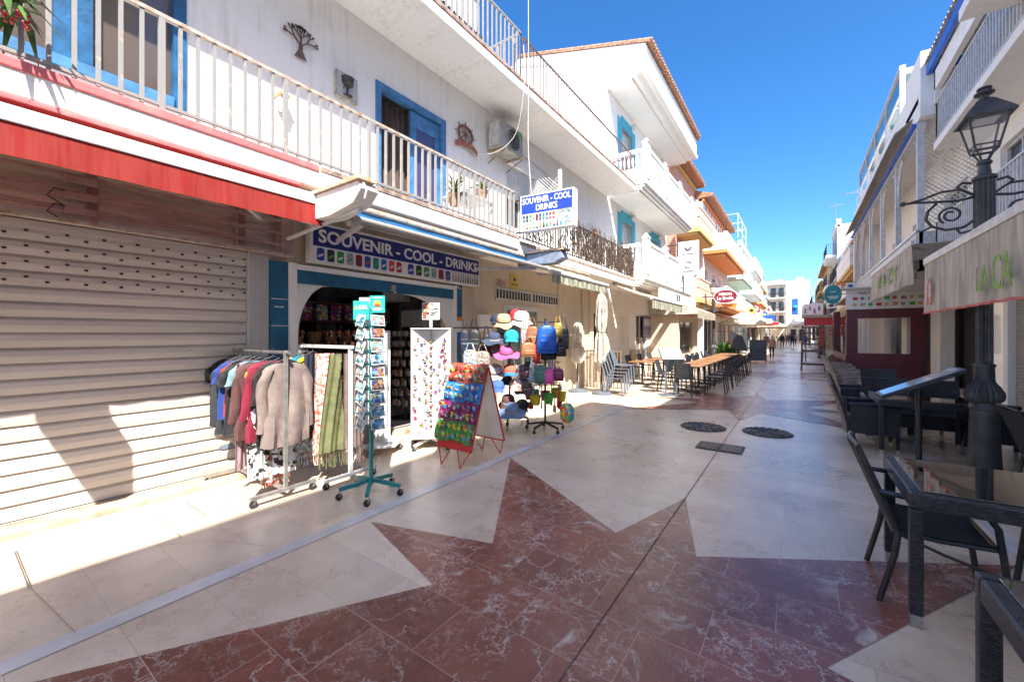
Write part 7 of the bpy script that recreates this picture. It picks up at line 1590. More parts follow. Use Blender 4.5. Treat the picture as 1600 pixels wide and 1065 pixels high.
# street lamp
def street_lamp():
    t = thing('street_lamp', 'x', 'street lamp', (0,0,0)); m_ = M['lamp_iron']
    b = B(); b.lathe([(0.21, 0), (0.21, 0.05), (0.175, 0.08), (0.17, 0.12), (0.158, 0.3), (0.145, 0.7), (0.137, 0.86), (0.15, 0.87), (0.15, 0.90), (0.14, 0.91), (0.135, 0.95)], n=36); b.build('pedestal', m_, t, smooth=True)
    b = B(); b.lathe([(0.14, 0.95), (0.185, 0.99), (0.193, 1.03), (0.188, 1.07), (0.15, 1.13), (0.105, 1.18), (0.10, 1.20)], n=44, flute=1, fl=0.09); b.build('fluted_collar', m_, t)
    b = B(); b.lathe([(0.10, 1.2), (0.097, 1.34), (0.108, 1.345), (0.108, 1.37), (0.095, 1.375)], n=28); b.build('neck', m_, t, smooth=True)
    b = B(); b.lathe([(0.085, 1.37), (0.082, 2.42)], n=32, flute=1, fl=0.16); b.build('fluted_shaft', m_, t)
    b = B(); b.lathe([(0.10, 2.42), (0.12, 2.45), (0.12, 2.48), (0.105, 2.5)], n=24); b.lathe([(0.105, 2.5), (0.105, 3.02)], n=28, flute=1, fl=0.13); b.lathe([(0.12, 3.02), (0.12, 3.05), (0.07, 3.07), (0.055, 3.16), (0.075, 3.18), (0.075, 3.20), (0.045, 3.22)], n=24); b.build('capital', m_, t, smooth=True)
    for sg_ in (-1, 1):
        b = B()
        def A_(x_, z_): return (sg_*x_, 0, z_)
        b.tube([A_(0.10, 2.86), A_(0.20, 2.84), A_(0.35, 2.86), A_(0.48, 2.88), A_(0.545, 2.88)], 0.013, 6)
        b.tube([A_(0.10, 2.88), A_(0.18, 2.955), A_(0.30, 2.955), A_(0.42, 2.905), A_(0.5, 2.885)], 0.012, 6)
        b.sphere(A_(0.555, 2.88), 0.026, 7)
        sc = [A_(0.11+0.0, 2.52)]
        b.tube([A_(0.10, 2.62), A_(0.16, 2.56), A_(0.27, 2.55), A_(0.36, 2.60), A_(0.40, 2.68), A_(0.385, 2.77), A_(0.33, 2.84)], 0.014, 6)
        b.tube([A_(0.24+0.075*math.cos(a)*(1-a/14), 2.70+0.085*math.sin(a)*(1-a/14)) for a in [q*0.45-1.0 for q in range(22)]], 0.011, 6)
        b.tube([A_(0.11, 3.0), A_(0.17, 3.02), A_(0.20, 2.98), A_(0.17, 2.94)], 0.013, 6); b.tube([A_(0.11, 2.52), A_(0.18, 2.50), A_(0.2, 2.54), A_(0.16, 2.57)], 0.013, 6)
        b.tube([A_(0.36, 2.60), A_(0.43, 2.56), A_(0.46, 2.57)], 0.010, 5, rs=[0.012, 0.010, 0.004])
        b.build('scroll_arm', m_, t, smooth=True)
    b = B(); K = math.pi/4
    def sq_(r_, z_, k): a = K+k*math.pi/2; return Vector((r_*math.cos(a), r_*math.sin(a), z_))
    for k in range(4):
        b.tube([sq_(0.045, 3.20, k), sq_(0.07, 3.24, k), sq_(0.12, 3.30, k), sq_(0.15, 3.31, k)], 0.010, 5)
        b.bar(sq_(0.15, 3.31, k), sq_(0.27, 3.64, k), 0.018, 0.018); b.bar(sq_(0.15, 3.31, k), sq_(0.15, 3.31, k+1), 0.02, 0.02); b.bar(sq_(0.165, 3.36, k), sq_(0.165, 3.36, k+1), 0.014, 0.014)
    lf = b.build('lantern_frame', m_, t)
    b = B()
    for k in range(4): b.add([sq_(0.16, 3.345, k), sq_(0.16, 3.345, k+1), sq_(0.262, 3.63, k+1), sq_(0.262, 3.63, k)], [(0,1,2,3)])
    b.build('pane', glass_clear, lf, fix=False)
    b = B(); b.loft([[sq_(r_, z_, k) for k in range(4)] for r_, z_ in ((0.31, 3.625), (0.34, 3.62), (0.345, 3.635), (0.315, 3.66), (0.13, 3.80), (0.08, 3.83))]); b.lathe([(0.08, 3.82), (0.05, 3.84), (0.045, 3.87), (0.10, 3.885), (0.10, 3.90), (0.05, 3.91), (0.05, 3.93), (0.075, 3.935), (0.07, 3.95), (0.01, 3.955)], n=18); b.build('lantern_roof', m_, t)
    b = B(); b.box(-0.12, 0.12, -0.12, 0.12, 3.605, 3.618); b.build('light_plate', M['frosted'], lf)
    return t
glass_clear = glassy('clear_lantern_glass', (0.9,0.9,0.9), 0.05, 0.12)
SL = street_lamp(); index_children()
def zmap(z):
    pts = [(0, 0), (0.95, 0.76), (1.37, 1.15), (2.42, 2.42), (9, 9)]
    for (a, a2), (c, c2) in zip(pts, pts[1:]):
        if z <= c: return a2+(c2-a2)*(z-a)/(c-a)
    return z
for o in list(bpy.data.objects):
    r_ = o
    while r_.parent: r_ = r_.parent
    if r_ is SL and o.type == 'MESH':
        arm_ = o.name.startswith('scroll_arm')
        for v in o.data.vertices:
            v.co.z = zmap(v.co.z)
            if arm_: sg_ = 1 if v.co.x > 0 else -1; v.co.x = sg_*(0.068+(abs(v.co.x)-0.10)*1.07)
            else: v.co.x *= 0.68; v.co.y *= 0.68
place(SL, False, (1.704, 6.756, 0), 0, 'black cast iron street lamp with scroll arms beside the nearest cafe tables, on the right').scale = (1.2, 1.2, 1.1)
place(SL, True, (-3.48, 22.7, 0), 0, 'grey street lamp at the end of the left cafe tables, beside the oval maroon sign')
place(SL, True, (1.24, 34.3, 0), 0, 'dark street lamp far down the right side near the teal sign')
place(SL, True, (-3.3, 44, 0), 0, 'distant street lamp far down the left side')

# wicker tables and chairs
def wicker_table(label, x0, x1, y0, y1, group='black wicker tables on the right'):
    t = thing('wicker_table', label, 'table', ((x0+x1)/2, (y0+y1)/2, 0), group=group); h_ = 0.735
    b = B(); b.box(x0, x1, y0, y0+0.062, h_-0.085, h_); b.box(x0, x1, y1-0.062, y1, h_-0.085, h_); b.box(x0, x0+0.062, y0+0.062, y1-0.062, h_-0.0855, h_-0.0005); b.box(x1-0.062, x1, y0+0.062, y1-0.062, h_-0.0855, h_-0.0005); b.build('apron', M['wicker'], t, bevel=0.01)
    b = B(); b.box(x0+0.062, x1-0.062, y0+0.062, y1-0.062, h_-0.03, h_-0.012); b.build('under_panel', M['black_plastic'], t)
    b = B(); b.box(x0+0.05, x1-0.05, y0+0.05, y1-0.05, h_+0.001, h_+0.008); b.build('glass_top', glass_table, t, bevel=0.002)
    for xx in (x0, x1-0.062):
        for yy in (y0, y1-0.062):
            b = B(); b.box(xx+0.002, xx+0.060, yy+0.002, yy+0.060, 0.065, h_-0.086); lg = b.build('leg', M['wicker'], t, bevel=0.01)
            b = B(); b.box(xx+0.006, xx+0.056, yy+0.006, yy+0.056, 0.0, 0.067); b.build('metal_foot', M['steel'], lg, bevel=0.003)
    return t
glass_table = glassy('smoked_table_glass', (0.010, 0.011, 0.014), 0.015); glass_table.node_tree.nodes['Principled BSDF'].inputs['Coat Weight'].default_value = 1.0; glass_table.node_tree.nodes['Principled BSDF'].inputs['IOR'].default_value = 1.9
wicker_table('black wicker table with glass top, second from the camera, an armchair at its left end', 0.50, 1.95, 3.08, 3.93)
wicker_table('black wicker table with glass top, cut by the lower right corner of the picture', 0.53, 1.9, 1.35, 2.21)
wicker_table('black wicker table just beyond the tilted menu stand', 0.88, 1.86, 7.25, 8.25)
wicker_table('black wicker table in front of the maroon booth', 0.95, 1.9, 9.2, 10.4)
wicker_table('black wicker table at the right edge behind the lamp post', 2.15, 2.95, 5.6, 6.7)
def sling_chair():
    t = thing('armchair', 'x', 'chair', (0,0,0)); m_ = M['chair_metal']
    for s_ in (-1, 1):
        b = B(); b.tube([(s_*0.27, -0.27, 0.0), (s_*0.27, -0.20, 0.30), (s_*0.265, -0.185, 0.42), (s_*0.25, -0.255, 0.62), (s_*0.23, -0.36, 0.90)], 0.016, 8, rs=[0.016,0.017,0.018,0.018,0.014]); b.build('rear_leg', m_, t, smooth=True)
        b = B(); b.tube([(s_*0.28, 0.27, 0.0), (s_*0.285, 0.225, 0.40), (s_*0.285, 0.205, 0.56), (s_*0.285, 0.165, 0.625), (s_*0.285, 0.09, 0.645), (s_*0.28, -0.10, 0.645), (s_*0.26, -0.27, 0.655)], 0.016, 8); b.build('arm', m_, t, smooth=True)
        b = B(); b.tube([(s_*0.25, -0.20, 0.43), (s_*0.255, 0.0, 0.425), (s_*0.26, 0.22, 0.44)], 0.014, 8); b.tube([(s_*0.278, -0.19, 0.43), (s_*0.278, 0.0, 0.36), (s_*0.28, 0.235, 0.30)], 0.009, 6); b.build('seat_rail', m_, t, smooth=True)
    b = B(); b.grid(lambda u, v: (-0.25+0.5*u, -0.20+0.42*v, 0.428-0.03*math.sin(u*math.pi)+0.012*v), 10, 8, thick=(0,0,0.006)); b.build('seat', M['chair_sling'], t, smooth=True)
    b = B(); b.grid(lambda u, v: ((-0.5+u)*(0.50-0.05*v), -0.205-0.165*v-0.02*math.sin(u*math.pi), 0.46+0.43*v), 10, 8, thick=(0,-0.006,0)); b.build('backrest', M['chair_sling'], t, smooth=True)
    b = B(); b.tube([(-0.23, -0.36, 0.90), (0, -0.385, 0.915), (0.23, -0.36, 0.90)], 0.014, 8); b.tube([(-0.25, -0.2, 0.42), (0.25, -0.2, 0.42)], 0.012, 6); b.tube([(-0.26, 0.22, 0.43), (0.26, 0.22, 0.43)], 0.012, 6); b.build('cross_bar', m_, t, smooth=True)
    return t
sc_ = sling_chair(); index_children()
place(sc_, False, (0.67, 3.55, 0), R(-90), 'dark metal armchair with mesh seat under the left end of the glass topped table')
place(sc_, True, (1.36, 3.55, 0), R(90), 'dark metal armchair half outside the right edge, facing the first armchair')
place(sc_, True, (2.0, 5.9, 0), R(-90), 'dark metal armchair beside the table behind the lamp post')
def wicker_chair(wm_):
    t = thing('wicker_armchair', 'x', 'chair', (0,0,0))
    b = B(); b.box(-0.27, 0.27, -0.25, 0.27, 0.22, 0.43); b.build('seat', wm_, t, bevel=0.02)
    b = B(); b.grid(lambda u, v: ((-0.27+0.54*u)*(1+0.05*v), -0.25-0.05*v-0.13*v*v-0.03*math.sin(u*math.pi), 0.20+0.68*v), 10, 8, thick=(0,-0.035,0)); b.build('backrest', wm_, t, smooth=True)
    for s_ in (-1, 1):
        b = B(); b.box(s_*0.27, s_*0.31, -0.25, 0.26, 0.22, 0.60); b.tube([(s_*0.29, -0.27, 0.62), (s_*0.29, 0.1, 0.63), (s_*0.29, 0.27, 0.60)], 0.028, 8); b.build('arm', wm_, t, smooth=False)
        for y_ in (-0.22, 0.24):
            b = B(); b.box(s_*0.27-0.02, s_*0.27+0.02, y_-0.02, y_+0.02, 0.04, 0.22); lg = b.build('leg', M['wicker'], t)
            b = B(); b.box(s_*0.27-0.017, s_*0.27+0.017, y_-0.017, y_+0.017, 0.0, 0.042); b.build('metal_foot', M['steel'], lg)
    return t
wc_ = wicker_chair(M['wicker']); ws_ = wicker_chair(M['wicker_grey']); wb_ = wicker_chair(M['wicker_brown']); index_children()
for i, (x_, y_, rz_, lb_) in enumerate([
  (0.86, 7.75, -90, 'black wicker armchair at the street end of the table beyond the menu stand'),
  (1.15, 8.55, 180, 'black wicker armchair behind the table beyond the menu stand, left one'),
  (1.72, 8.55, 180, 'black wicker armchair behind the table beyond the menu stand, right one'),
  (0.92, 9.75, -90, 'black wicker armchair at the street end of the table before the maroon booth'),
  (2.15, 8.0, 90, 'black wicker armchair at the wall end of the table beyond the menu stand'),
  (1.35, 10.8, 180, 'black wicker armchair nearest the maroon booth'),
  (2.62, 7.2, 180, 'black wicker armchair by the wall beyond the lamp post')]):
    place(wc_, i > 0, (x_, y_, 0), R(rz_), lb_, 'black wicker armchairs')
for i in range(5): place(ws_, i > 0, (1.02+0.03*i, 12.2+i*1.35, 0), R(-80), 'brown and pale striped wicker chair, %s from the camera' % pos[i], 'striped wicker chairs before the booth')
for i in range(5): place(wb_, i > 0, (1.15+0.55*(i % 2)+0.1*i, 20.2+i*1.1, 0), R(-90 if i % 2 else 90), 'brown wicker armchair past the maroon booth, %s from the camera' % pos[i], 'brown wicker armchairs past the booth')
t, c, ex, ey, ez, fb = menu_stand(1.16, 6.66, 1.03, R(-90), 0.42, 0.78, 'dark menu stand with a tilted glossy menu board reflecting the sky', M['black_metal'], glassy('glossy_menu', (0.25,0.28,0.33), 0.06), 0.47)

# maroon booth
BY_ = 17.6
bo = thing('curtain_booth', 'maroon plastic curtain booth with a clear window in front of the terrace building', 'booth', (2.3, BY_, 0))
b = B(); x0, x1 = 1.33, 3.22; wx0, wx1, wz0, wz1 = 1.62, 2.88, 0.98, 2.12
for q in ((x0, wx0, 0.02, 2.42), (wx1, x1, 0.02, 2.42), (wx0, wx1, 0.02, wz0), (wx0, wx1, wz1, 2.42)): b.box(q[0], q[1], BY_, BY_+0.02, q[2], q[3])
b.build('curtain', M['maroon'], bo)
b = B(); b.grid(lambda u, v: (wx0+(wx1-wx0)*u, BY_+0.01+0.012*math.sin(u*9+v*3), wz0+(wz1-wz0)*v), 16, 8); b.build('clear_window', glassy('clear_pvc', (0.35,0.32,0.30), 0.04, 0.14), bo, fix=False)
b = B(); b.tube([(x0-0.02, BY_-0.02, 0.14), (x1, BY_-0.02, 0.14)], 0.025, 8); b.build('bottom_pole', M['white_metal'], bo)
b = B(); b.box(x0-0.02, x0+0.04, BY_+0.02, BY_+5.5, 0.05, 0.9); b.box(x0-0.03, x0+0.22, BY_+5.6, BY_+5.8, 0.02, 2.6); b.build('side_curtain', M['maroon'], bo)
b = B()
for x_ in (x0+0.03, x1-0.03): b.box(x_-0.03, x_+0.03, BY_+0.03, BY_+0.09, 0, 3.05)
b.build('post', M['brown_frame'], bo)
for x_, y_ in ((1.9, 1.2), (2.2, 2.6), (2.55, 1.8), (2.75, 3.2)): b = B(); b.box(x_-0.04, x_+0.04, BY_+y_, BY_+y_+0.08, 0, 2.9); b.build('inner_post', M['white_clean'], bo)
b = B(); b.box(x0-0.02, x1+0.02, BY_-0.03, BY_+0.02, 2.43, 3.05); mb = b.build('menu_board', M['sign_white'], bo, bevel=0.005)
b = B(); b.box(x0-0.12, x1, BY_-0.3, BY_+0.1, 3.07, 3.12); b.build('board_roof', M['grey_plaster'], bo)
text_part('NATU', (x0+0.3, BY_-0.031, 2.90), (1,0,0), (0,0,1), 0.42, 0.09, M['maroon_sign'], mb)
for i in range(9):
    for j in range(2):
        xx = x0+0.16+i*0.195; zz = 2.52+0.2*j; b = B(); b.box(xx, xx+0.10+0.03*((i+j) % 2), BY_-0.034, BY_-0.031, zz, zz+0.10); b.build('food_picture', M[['prodA','red_ink','prodD','prodC','green_ink'][(i*2+j) % 5]] if (i+j) % 4 else M['yellow'], mb)
b = B(); b.box(x0+0.05, x1, BY_+0.1, BY_+6, 2.9, 2.93); b.build('canopy_roof', M['cream_fabric'], bo)
# hanging signs, right
def disc_sign(name, label, cat, c, rx, rz_, m_, m2, lines, th=0.04, nd_=(0,-1,0), xdv=(1,0,0), n=28, poly=None):
    t = thing(name, label, cat, tuple(c)); nd_ = Vector(nd_); xdv = Vector(xdv); up_ = Vector((0,0,1)); c = Vector(c)
    b = B(); pts = [c+xdv*rx*1.06*math.cos(a*2*math.pi/n)+up_*rz_*1.08*math.sin(a*2*math.pi/n) for a in range(n)]; b.prism(pts, nd_*-th, nd_*th); b.build('rim', m2, t)
    b = B(); pts = [c+xdv*rx*math.cos(a*2*math.pi/n)+up_*rz_*math.sin(a*2*math.pi/n) for a in range(n)]; b.prism(pts, nd_*-(th+0.004), nd_*(th+0.004)); b.build('face', m_, t)
    for s_, dx, dz_, w_, h_ in lines: text_part(s_, c+xdv*(dx*rx)+up_*(dz_*rz_)+nd_*(th+0.005), xdv, (0,0,1), w_*rx, h_*rz_, M['letter_white'], t, bold=0.03)
    return t
t = disc_sign('hanging_sign', 'round teal hanging sign with white lines on the right', 'sign', atY(1301.5, 460, 24), 0.31, 0.42, M['teal_ink'], M['teal_ink'], [], n=12)
c = atY(1301.5, 460, 24); b = B()
for z_, w2 in ((0.12, 0.10), (-0.10, 0.20), (-0.18, 0.15)): b.obox(c+Vector((0, -0.05, z_)), (w2,0,0), (0,0.002,0), (0,0,0.018))
b.build('white_lines', M['letter_white'], t)
b = B(); b.bar((c.x, 24, c.z+0.42), (c.x, 24, c.z+1.2), 0.03); b.bar((c.x+0.3, 24, c.z), (3.3, 24, c.z+0.1), 0.03); b.build('bracket', M['dark_iron'], t)
c = atY(1268, 484, 34)
t = thing('hanging_sign', 'white sign board with small dark pictures, far right', 'sign', tuple(c)); b = B(); b.box(c.x-0.55, c.x+0.62, 33.97, 34.03, c.z-0.42, c.z+0.42); b.build('board', M['sign_white'], t)
b = B()
for k in range(4): b.box(c.x-0.4+k*0.25, c.x-0.28+k*0.25, 33.96, 33.968, c.z-0.25+0.2*(k % 2), c.z+0.1+0.15*(k % 2))
b.build('picture', M['prodC'], t)
c = atY(1242, 479, 80)
t = thing('hanging_sign', 'tall bright blue hanging sign above the yellow front at the street end', 'sign', tuple(c)); b = B(); b.box(c.x-0.42, c.x+0.42, 79.9, 80.1, c.z-1.3, c.z+1.3); b.build('board', M['bright_blue'], t)
b = B(); b.lathe([(0.3, 0), (0.35, 0.2), (0.3, 0.4)], (c.x, 79.85, c.z-0.2), 12); b.build('emblem', M['turq'], t)
c = atY(1199, 500, 60); t = thing('hanging_sign', 'small bright blue sign above the crowd left of the street end', 'sign', tuple(c)); b = B(); b.box(c.x-0.8, c.x+0.8, 59.9, 60.1, c.z-0.6, c.z+0.6); b.build('board', M['bright_blue'], t)
b = B(); b.box(c.x-0.5, c.x+0.5, 59.88, 59.9, c.z-0.1, c.z+0.15); b.build('white_bar', M['letter_white'], t)
# display booth with red roof and tall wooden chair, right middle
dc = thing('tall_wooden_chair', 'oversized dark wooden chair standing on the paving right of the street', 'chair', (0.55, 22.4, 0))
b = B(); X0_, Y0_ = 0.55, 22.4
for sx_ in (-0.42, 0.42):
    for sy_ in (-0.3, 0.3): b.bar((X0_+sx_, Y0_+sy_, 0), (X0_+sx_*0.9, Y0_+sy_, 2.0 if sy_ > 0 else 0.95), 0.07)
b.build('leg', M['brown_wood'], dc)
b = B(); b.box(X0_-0.42, X0_+0.42, Y0_-0.32, Y0_+0.32, 0.82, 0.90); b.build('seat', M['brown_wood'], dc)
b = B()
for z_ in (0.28, 1.15, 1.4, 1.65, 1.9): b.bar((X0_-0.38, Y0_+0.3, z_), (X0_+0.38, Y0_+0.3, z_), 0.06)
b.bar((X0_-0.4, Y0_-0.3, 0.28), (X0_+0.4, Y0_-0.3, 0.28), 0.06); b.build('slat', M['brown_wood'], dc)
t = thing('market_booth', 'small stall with a red valance and hanging goods behind the tall wooden chair', 'stall', (1.3, 30, 0))
b = B(); b.box(0.3, 2.2, 29.8, 31.2, 2.15, 2.55); b.build('red_valance', M['red_ink'], t)
b = B(); b.box(0.2, 2.3, 29.7, 31.3, 2.56, 2.75); b.build('roof', M['cream_fabric'], t)
b = B()
for x_ in (0.35, 2.1): b.box(x_, x_+0.06, 29.85, 29.91, 0, 2.15)
b.build('post', M['brown_wood'], t)
for k in range(9):
    b = B(); x_ = 0.5+k*0.19; b.box(x_, x_+0.14, 29.95, 30.05, 0.9+0.3*(k % 3), 2.05); b.build('hanging_goods', M[['prodA','twig','brown_wood','red_ink','multi'][k % 5]], t)
# awnings down the right row and left row
for i, (y0, y1, col) in enumerate([(19, 26.5, 'cream_fabric'), (29, 36, 'cream_fabric'), (39, 45, 'white_fabric'), (48, 56, 'grey_fabric'), (60, 70, 'cream_fabric'), (73, 84, 'white_fabric')]):
    awning('%s canvas awning at street level in the right row, %s from the camera' % ({'cream_fabric': 'cream', 'white_fabric': 'white', 'grey_fabric': 'grey'}[col], ['third', 'fourth', 'fifth', 'sixth', 'seventh', 'farthest'][i]), 3.2-0.15*i, 3.2, 1.75-0.1*i, 2.7, y0, y1, 0.25, M[col], M['white_metal'], False)
for i, (y0, y1, col) in enumerate([(26.5, 33, 'cream_fabric'), (34, 36.3, 'white_fabric'), (47, 55, 'cream_fabric'), (58, 67, 'white_fabric'), (71, 82, 'cream_fabric')]):
    awning('%s awning at street level in the left row, %s from the camera' % ({'cream_fabric': 'cream', 'white_fabric': 'white', 'red_fabric': 'red'}[col], ['fourth', 'fifth', 'sixth', 'seventh', 'farthest'][i]), -4.6, 3.1, -3.0, 2.55, y0, y1, 0.25, M[col], M['white_metal'], False)
# tent like beige awning with printed fascia
bt = thing('awning', 'beige tent awning with a white printed fascia above the dark restaurant window', 'awning', (-4.5, 19.5, 3))
b = B(); b.prism([(-5.2, 17.8, 3.35), (-3.3, 17.8, 2.55), (-3.3, 17.8, 2.42), (-5.2, 17.8, 2.42)], (0,0,0), (0,0.02,0)); b.build('side_panel', M['white_fabric'], bt)
b = B(); b.grid(lambda u, v: (-5.2+1.9*v, 17.8+4.2*u, 3.36-0.8*v), 10, 4, thick=(0,0,0.015)); b.grid(lambda u, v: (-3.3, 17.8+4.2*u, 2.56-0.3*v), 10, 2, thick=(0.006,0,0)); b.build('cloth', M['cream_fabric'], bt)
b = B(); b.box(-3.98, -3.92, 14.6, 20.6, 2.85, 3.22); fa = b.build('fascia', M['sign_white'], bt, label='white fascia')
b = B()
for k in range(2): b.box(-3.918, -3.912, 16.9+0.35*k, 17.1+0.35*k, 2.92, 3.17)
b.build('dark_mark', M['dark_iron'], fa)
b = B()
for k in range(7): b.box(-3.918, -3.912, 17.9+0.32*k, 18.1+0.32*k, 2.98, 3.1)
b.build('pale_print', mat('pale_print', (0.55,0.58,0.66), 0.5), fa)
en = thing('glazed_terrace', 'glazed restaurant front with a dark window between cream pillars under the beige awning', 'shopfront', (-4.2, 20, 0))
b = B(); b.box(-4.3, -4.1, 18.0, 21.9, 0, 0.72); b.box(-4.3, -4.1, 18.0, 18.25, 0.72, 2.4); b.box(-4.32, -4.08, 21.0, 21.9, 0.72, 2.45); b.box(-4.3, -4.1, 18.25, 21.0, 2.15, 2.4); b.box(-5.28, -4.3, 18.0, 18.15, 0, 2.4); b.build('frame', M['cream'], en)
b = B(); b.box(-4.22, -4.18, 18.25, 21.0, 0.72, 2.15); b.build('dark_window', M['glass_room'], en)
# white projecting sign with two emblems
c0 = atY(1060, 379, 18.0); c1 = atY(1092, 376, 18.0); c2 = atY(1060, 431, 18.0)
t = thing('projecting_sign', 'tall white double panel sign with a blue grey bird mark and a dark ring mark', 'sign', (c0.x, 18.0, c2.z))
b = B(); b.box(c0.x, c1.x, 17.95, 18.05, c2.z, c0.z); b.build('board', M['sign_white'], t)
cx_ = (c0.x+c1.x)/2; H2 = c0.z-c2.z; ww = c1.x-c0.x
b = B(); b.tube([(cx_-0.2*ww+0.4*ww*k/8, 17.94, c2.z+H2*0.78+0.05*math.sin(k*1.1)) for k in range(9)], 0.03, 5, rs=[0.01,0.03,0.04,0.05,0.05,0.04,0.05,0.03,0.01]); b.build('bird_mark', mat('blue_grey_ink', (0.12,0.16,0.25), 0.5), t)
b = B(); b.tube([(cx_+0.13*math.cos(a), 17.94, c2.z+H2*0.30+0.13*math.sin(a)) for a in [0.3+q*0.45 for q in range(12)]], 0.016, 5); b.build('ring_mark', M['dark_iron'], t)
b = B(); b.box(cx_-0.28*ww, cx_+0.28*ww, 17.93, 17.948, c2.z+H2*0.62, c2.z+H2*0.635); b.box(cx_-0.25*ww, cx_+0.25*ww, 17.93, 17.948, c2.z+H2*0.10, c2.z+H2*0.13); b.box(c0.x, c1.x, 17.94, 17.948, c2.z+H2*0.495, c2.z+H2*0.505); b.build('thin_line', M['grey_plastic'], t)
b = B(); b.bar((c0.x, 18, c0.z-0.1), (-4.6, 18, c0.z-0.1), 0.04); b.bar((c0.x-0.03, 18, c2.z-0.5), (c0.x-0.03, 18, c0.z+0.1), 0.05); b.build('bracket', M['dark_iron'], t)
cO = atY(1133.5, 463, 22.0)
t = disc_sign('oval_sign', 'oval maroon sign with white writing beside the left street lamp', 'sign', cO, 0.50, 0.31, M['maroon_sign'], M['letter_white'], [('MESON', -0.55, 0.15, 1.1, 0.42), ('La Ereila', -0.72, -0.5, 1.44, 0.48)])
b = B(); b.bar(cO+Vector((-0.5,0,0)), Vector((-4.6, 22, cO.z+0.05)), 0.04); b.build('bracket', M['dark_iron'], t)
t = thing('small_sign', 'orange curved sign strip under the oval maroon sign', 'sign', (cO.x, 22.1, cO.z-0.8)); b = B(); b.prism([(cO.x-0.2, 22.1, cO.z-0.36), (cO.x+0.5, 22.1, cO.z-0.33), (cO.x+0.44, 22.1, cO.z-0.52), (cO.x-0.1, 22.1, cO.z-0.5)], (0,0,0), (0,0.05,0)); b.build('strip', M['orange_ink'], t)
b = B(); b.bar((cO.x, 22.12, cO.z-0.4), (cO.x, 22.12, cO.z-0.28), 0.03); b.build('hook', M['dark_iron'], t)
# planter, black board, parasols further on
t = thing('planter', 'leafy green plant in a dark planter past the left tables', 'plant', (-3.0, 24.2, 0))
b = B(); b.box(-3.9, -2.4, 24.0, 24.6, 0, 0.55); b.build('trough', M['black_plastic'], t)
b = B(); leafy(b, (-3.1, 24.3, 0.5), 160, 1.1, 0.5, rnd, 0.10, 0.5, up0=0.5); b.build('foliage', M['plant'], t, fix=False)
b = B(); b.tube([(-3.9, 24.3, 0.5), (-3.9, 24.3, 1.75), (-2.2, 24.3, 1.75), (-2.2, 24.3, 0.5)], 0.02, 5); b.build('screen_frame', M['black_metal'], t)
cb = atZ(1184.5, 566)
def aboard(x, y, w_, h_, label, m_):
    t = thing('a_board', label, 'sign board', (x, y, 0)); 
    for s_, nm in ((-1, 'front_board'), (1, 'rear_board')):
        b = B(); b.obox((x, y+s_*0.16, h_/2+0.06), (w_/2,0,0), (0,0.015,0), Vector((0, -s_*0.13*0.9, h_/2-0.06))); pb = b.build(nm, m_, t)
        b = B()
        for sx_ in (-1, 1): b.bar((x+sx_*w_/2, y+s_*0.28, 0), (x+sx_*w_/2, y+s_*0.02, h_), 0.035)
        b.build('frame', M['brown_wood'], pb)
    b = B()
    for k in range(8): b.box(x-w_*0.3+0.03*(k % 3), x+w_*0.3-0.04*(k % 2), y-0.30+0.0*k, y-0.295, 0.3+k*0.09, 0.315+k*0.09)
    b.build('chalk_lines', M['grey_plastic'], t)
aboard(cb.x, cb.y, 0.78, 1.28, 'black chalk board standing on the paving beyond the left tables', M['black_plastic'])
t = thing('slanted_screen', 'black slanted wind screen panel at the far end of the left tables', 'screen', (-2.35, 23.2, 0))
b = B(); b.prism([(-2.7, 23.2, 0.9), (-2.0, 23.2, 0.75), (-2.25, 23.2, 1.5), (-2.75, 23.2, 1.75)], (0,0,0), (0,0.04,0)); b.build('panel', M['black_plastic'], t)
b = B(); b.bar((-2.4, 23.25, 0), (-2.4, 23.25, 1.3), 0.05); b.build('post', M['black_metal'], t)
def open_parasol(x, y, r_, h_, col, label, n=8):
    t = thing('parasol', label, 'parasol', (x, y, 0))
    b = B(); b.tube([(x, y, 0.05), (x, y, h_+0.5)], 0.03, 8); b.build('pole', M['white_metal'], t)
    b = B(); b.lathe([(0.3, 0), (0.3, 0.06)], (x, y, 0), 16); b.build('base', M['grey_plastic'], t)
    b = B(); b.loft([[(x+q*r_*math.cos(a*2*math.pi/n), y+q*r_*math.sin(a*2*math.pi/n), h_+dz) for a in range(n)] for q, dz in ((0.98, -0.16), (1.0, 0.0), (0.5, 0.36), (0.03, 0.62))], cap=False); b.build('canopy', M[col], t, fix=False)
open_parasol(-2.9, 29.5, 1.3, 2.35, 'white_fabric', 'open white parasol beyond the planter on the left')
open_parasol(-3.0, 33.5, 1.6, 2.5, 'grey_fabric', 'open grey parasol behind the white one on the left')
open_parasol(-3.2, 38.5, 2.0, 2.5, 'red_ink', 'open red parasol on the left side of the street')
open_parasol(-3.0, 44, 1.6, 2.4, 'cream_fabric', 'open cream parasol behind the red one')
open_parasol(1.4, 52, 1.7, 2.5, 'cream_fabric', 'open cream parasol on the right side far down the street')
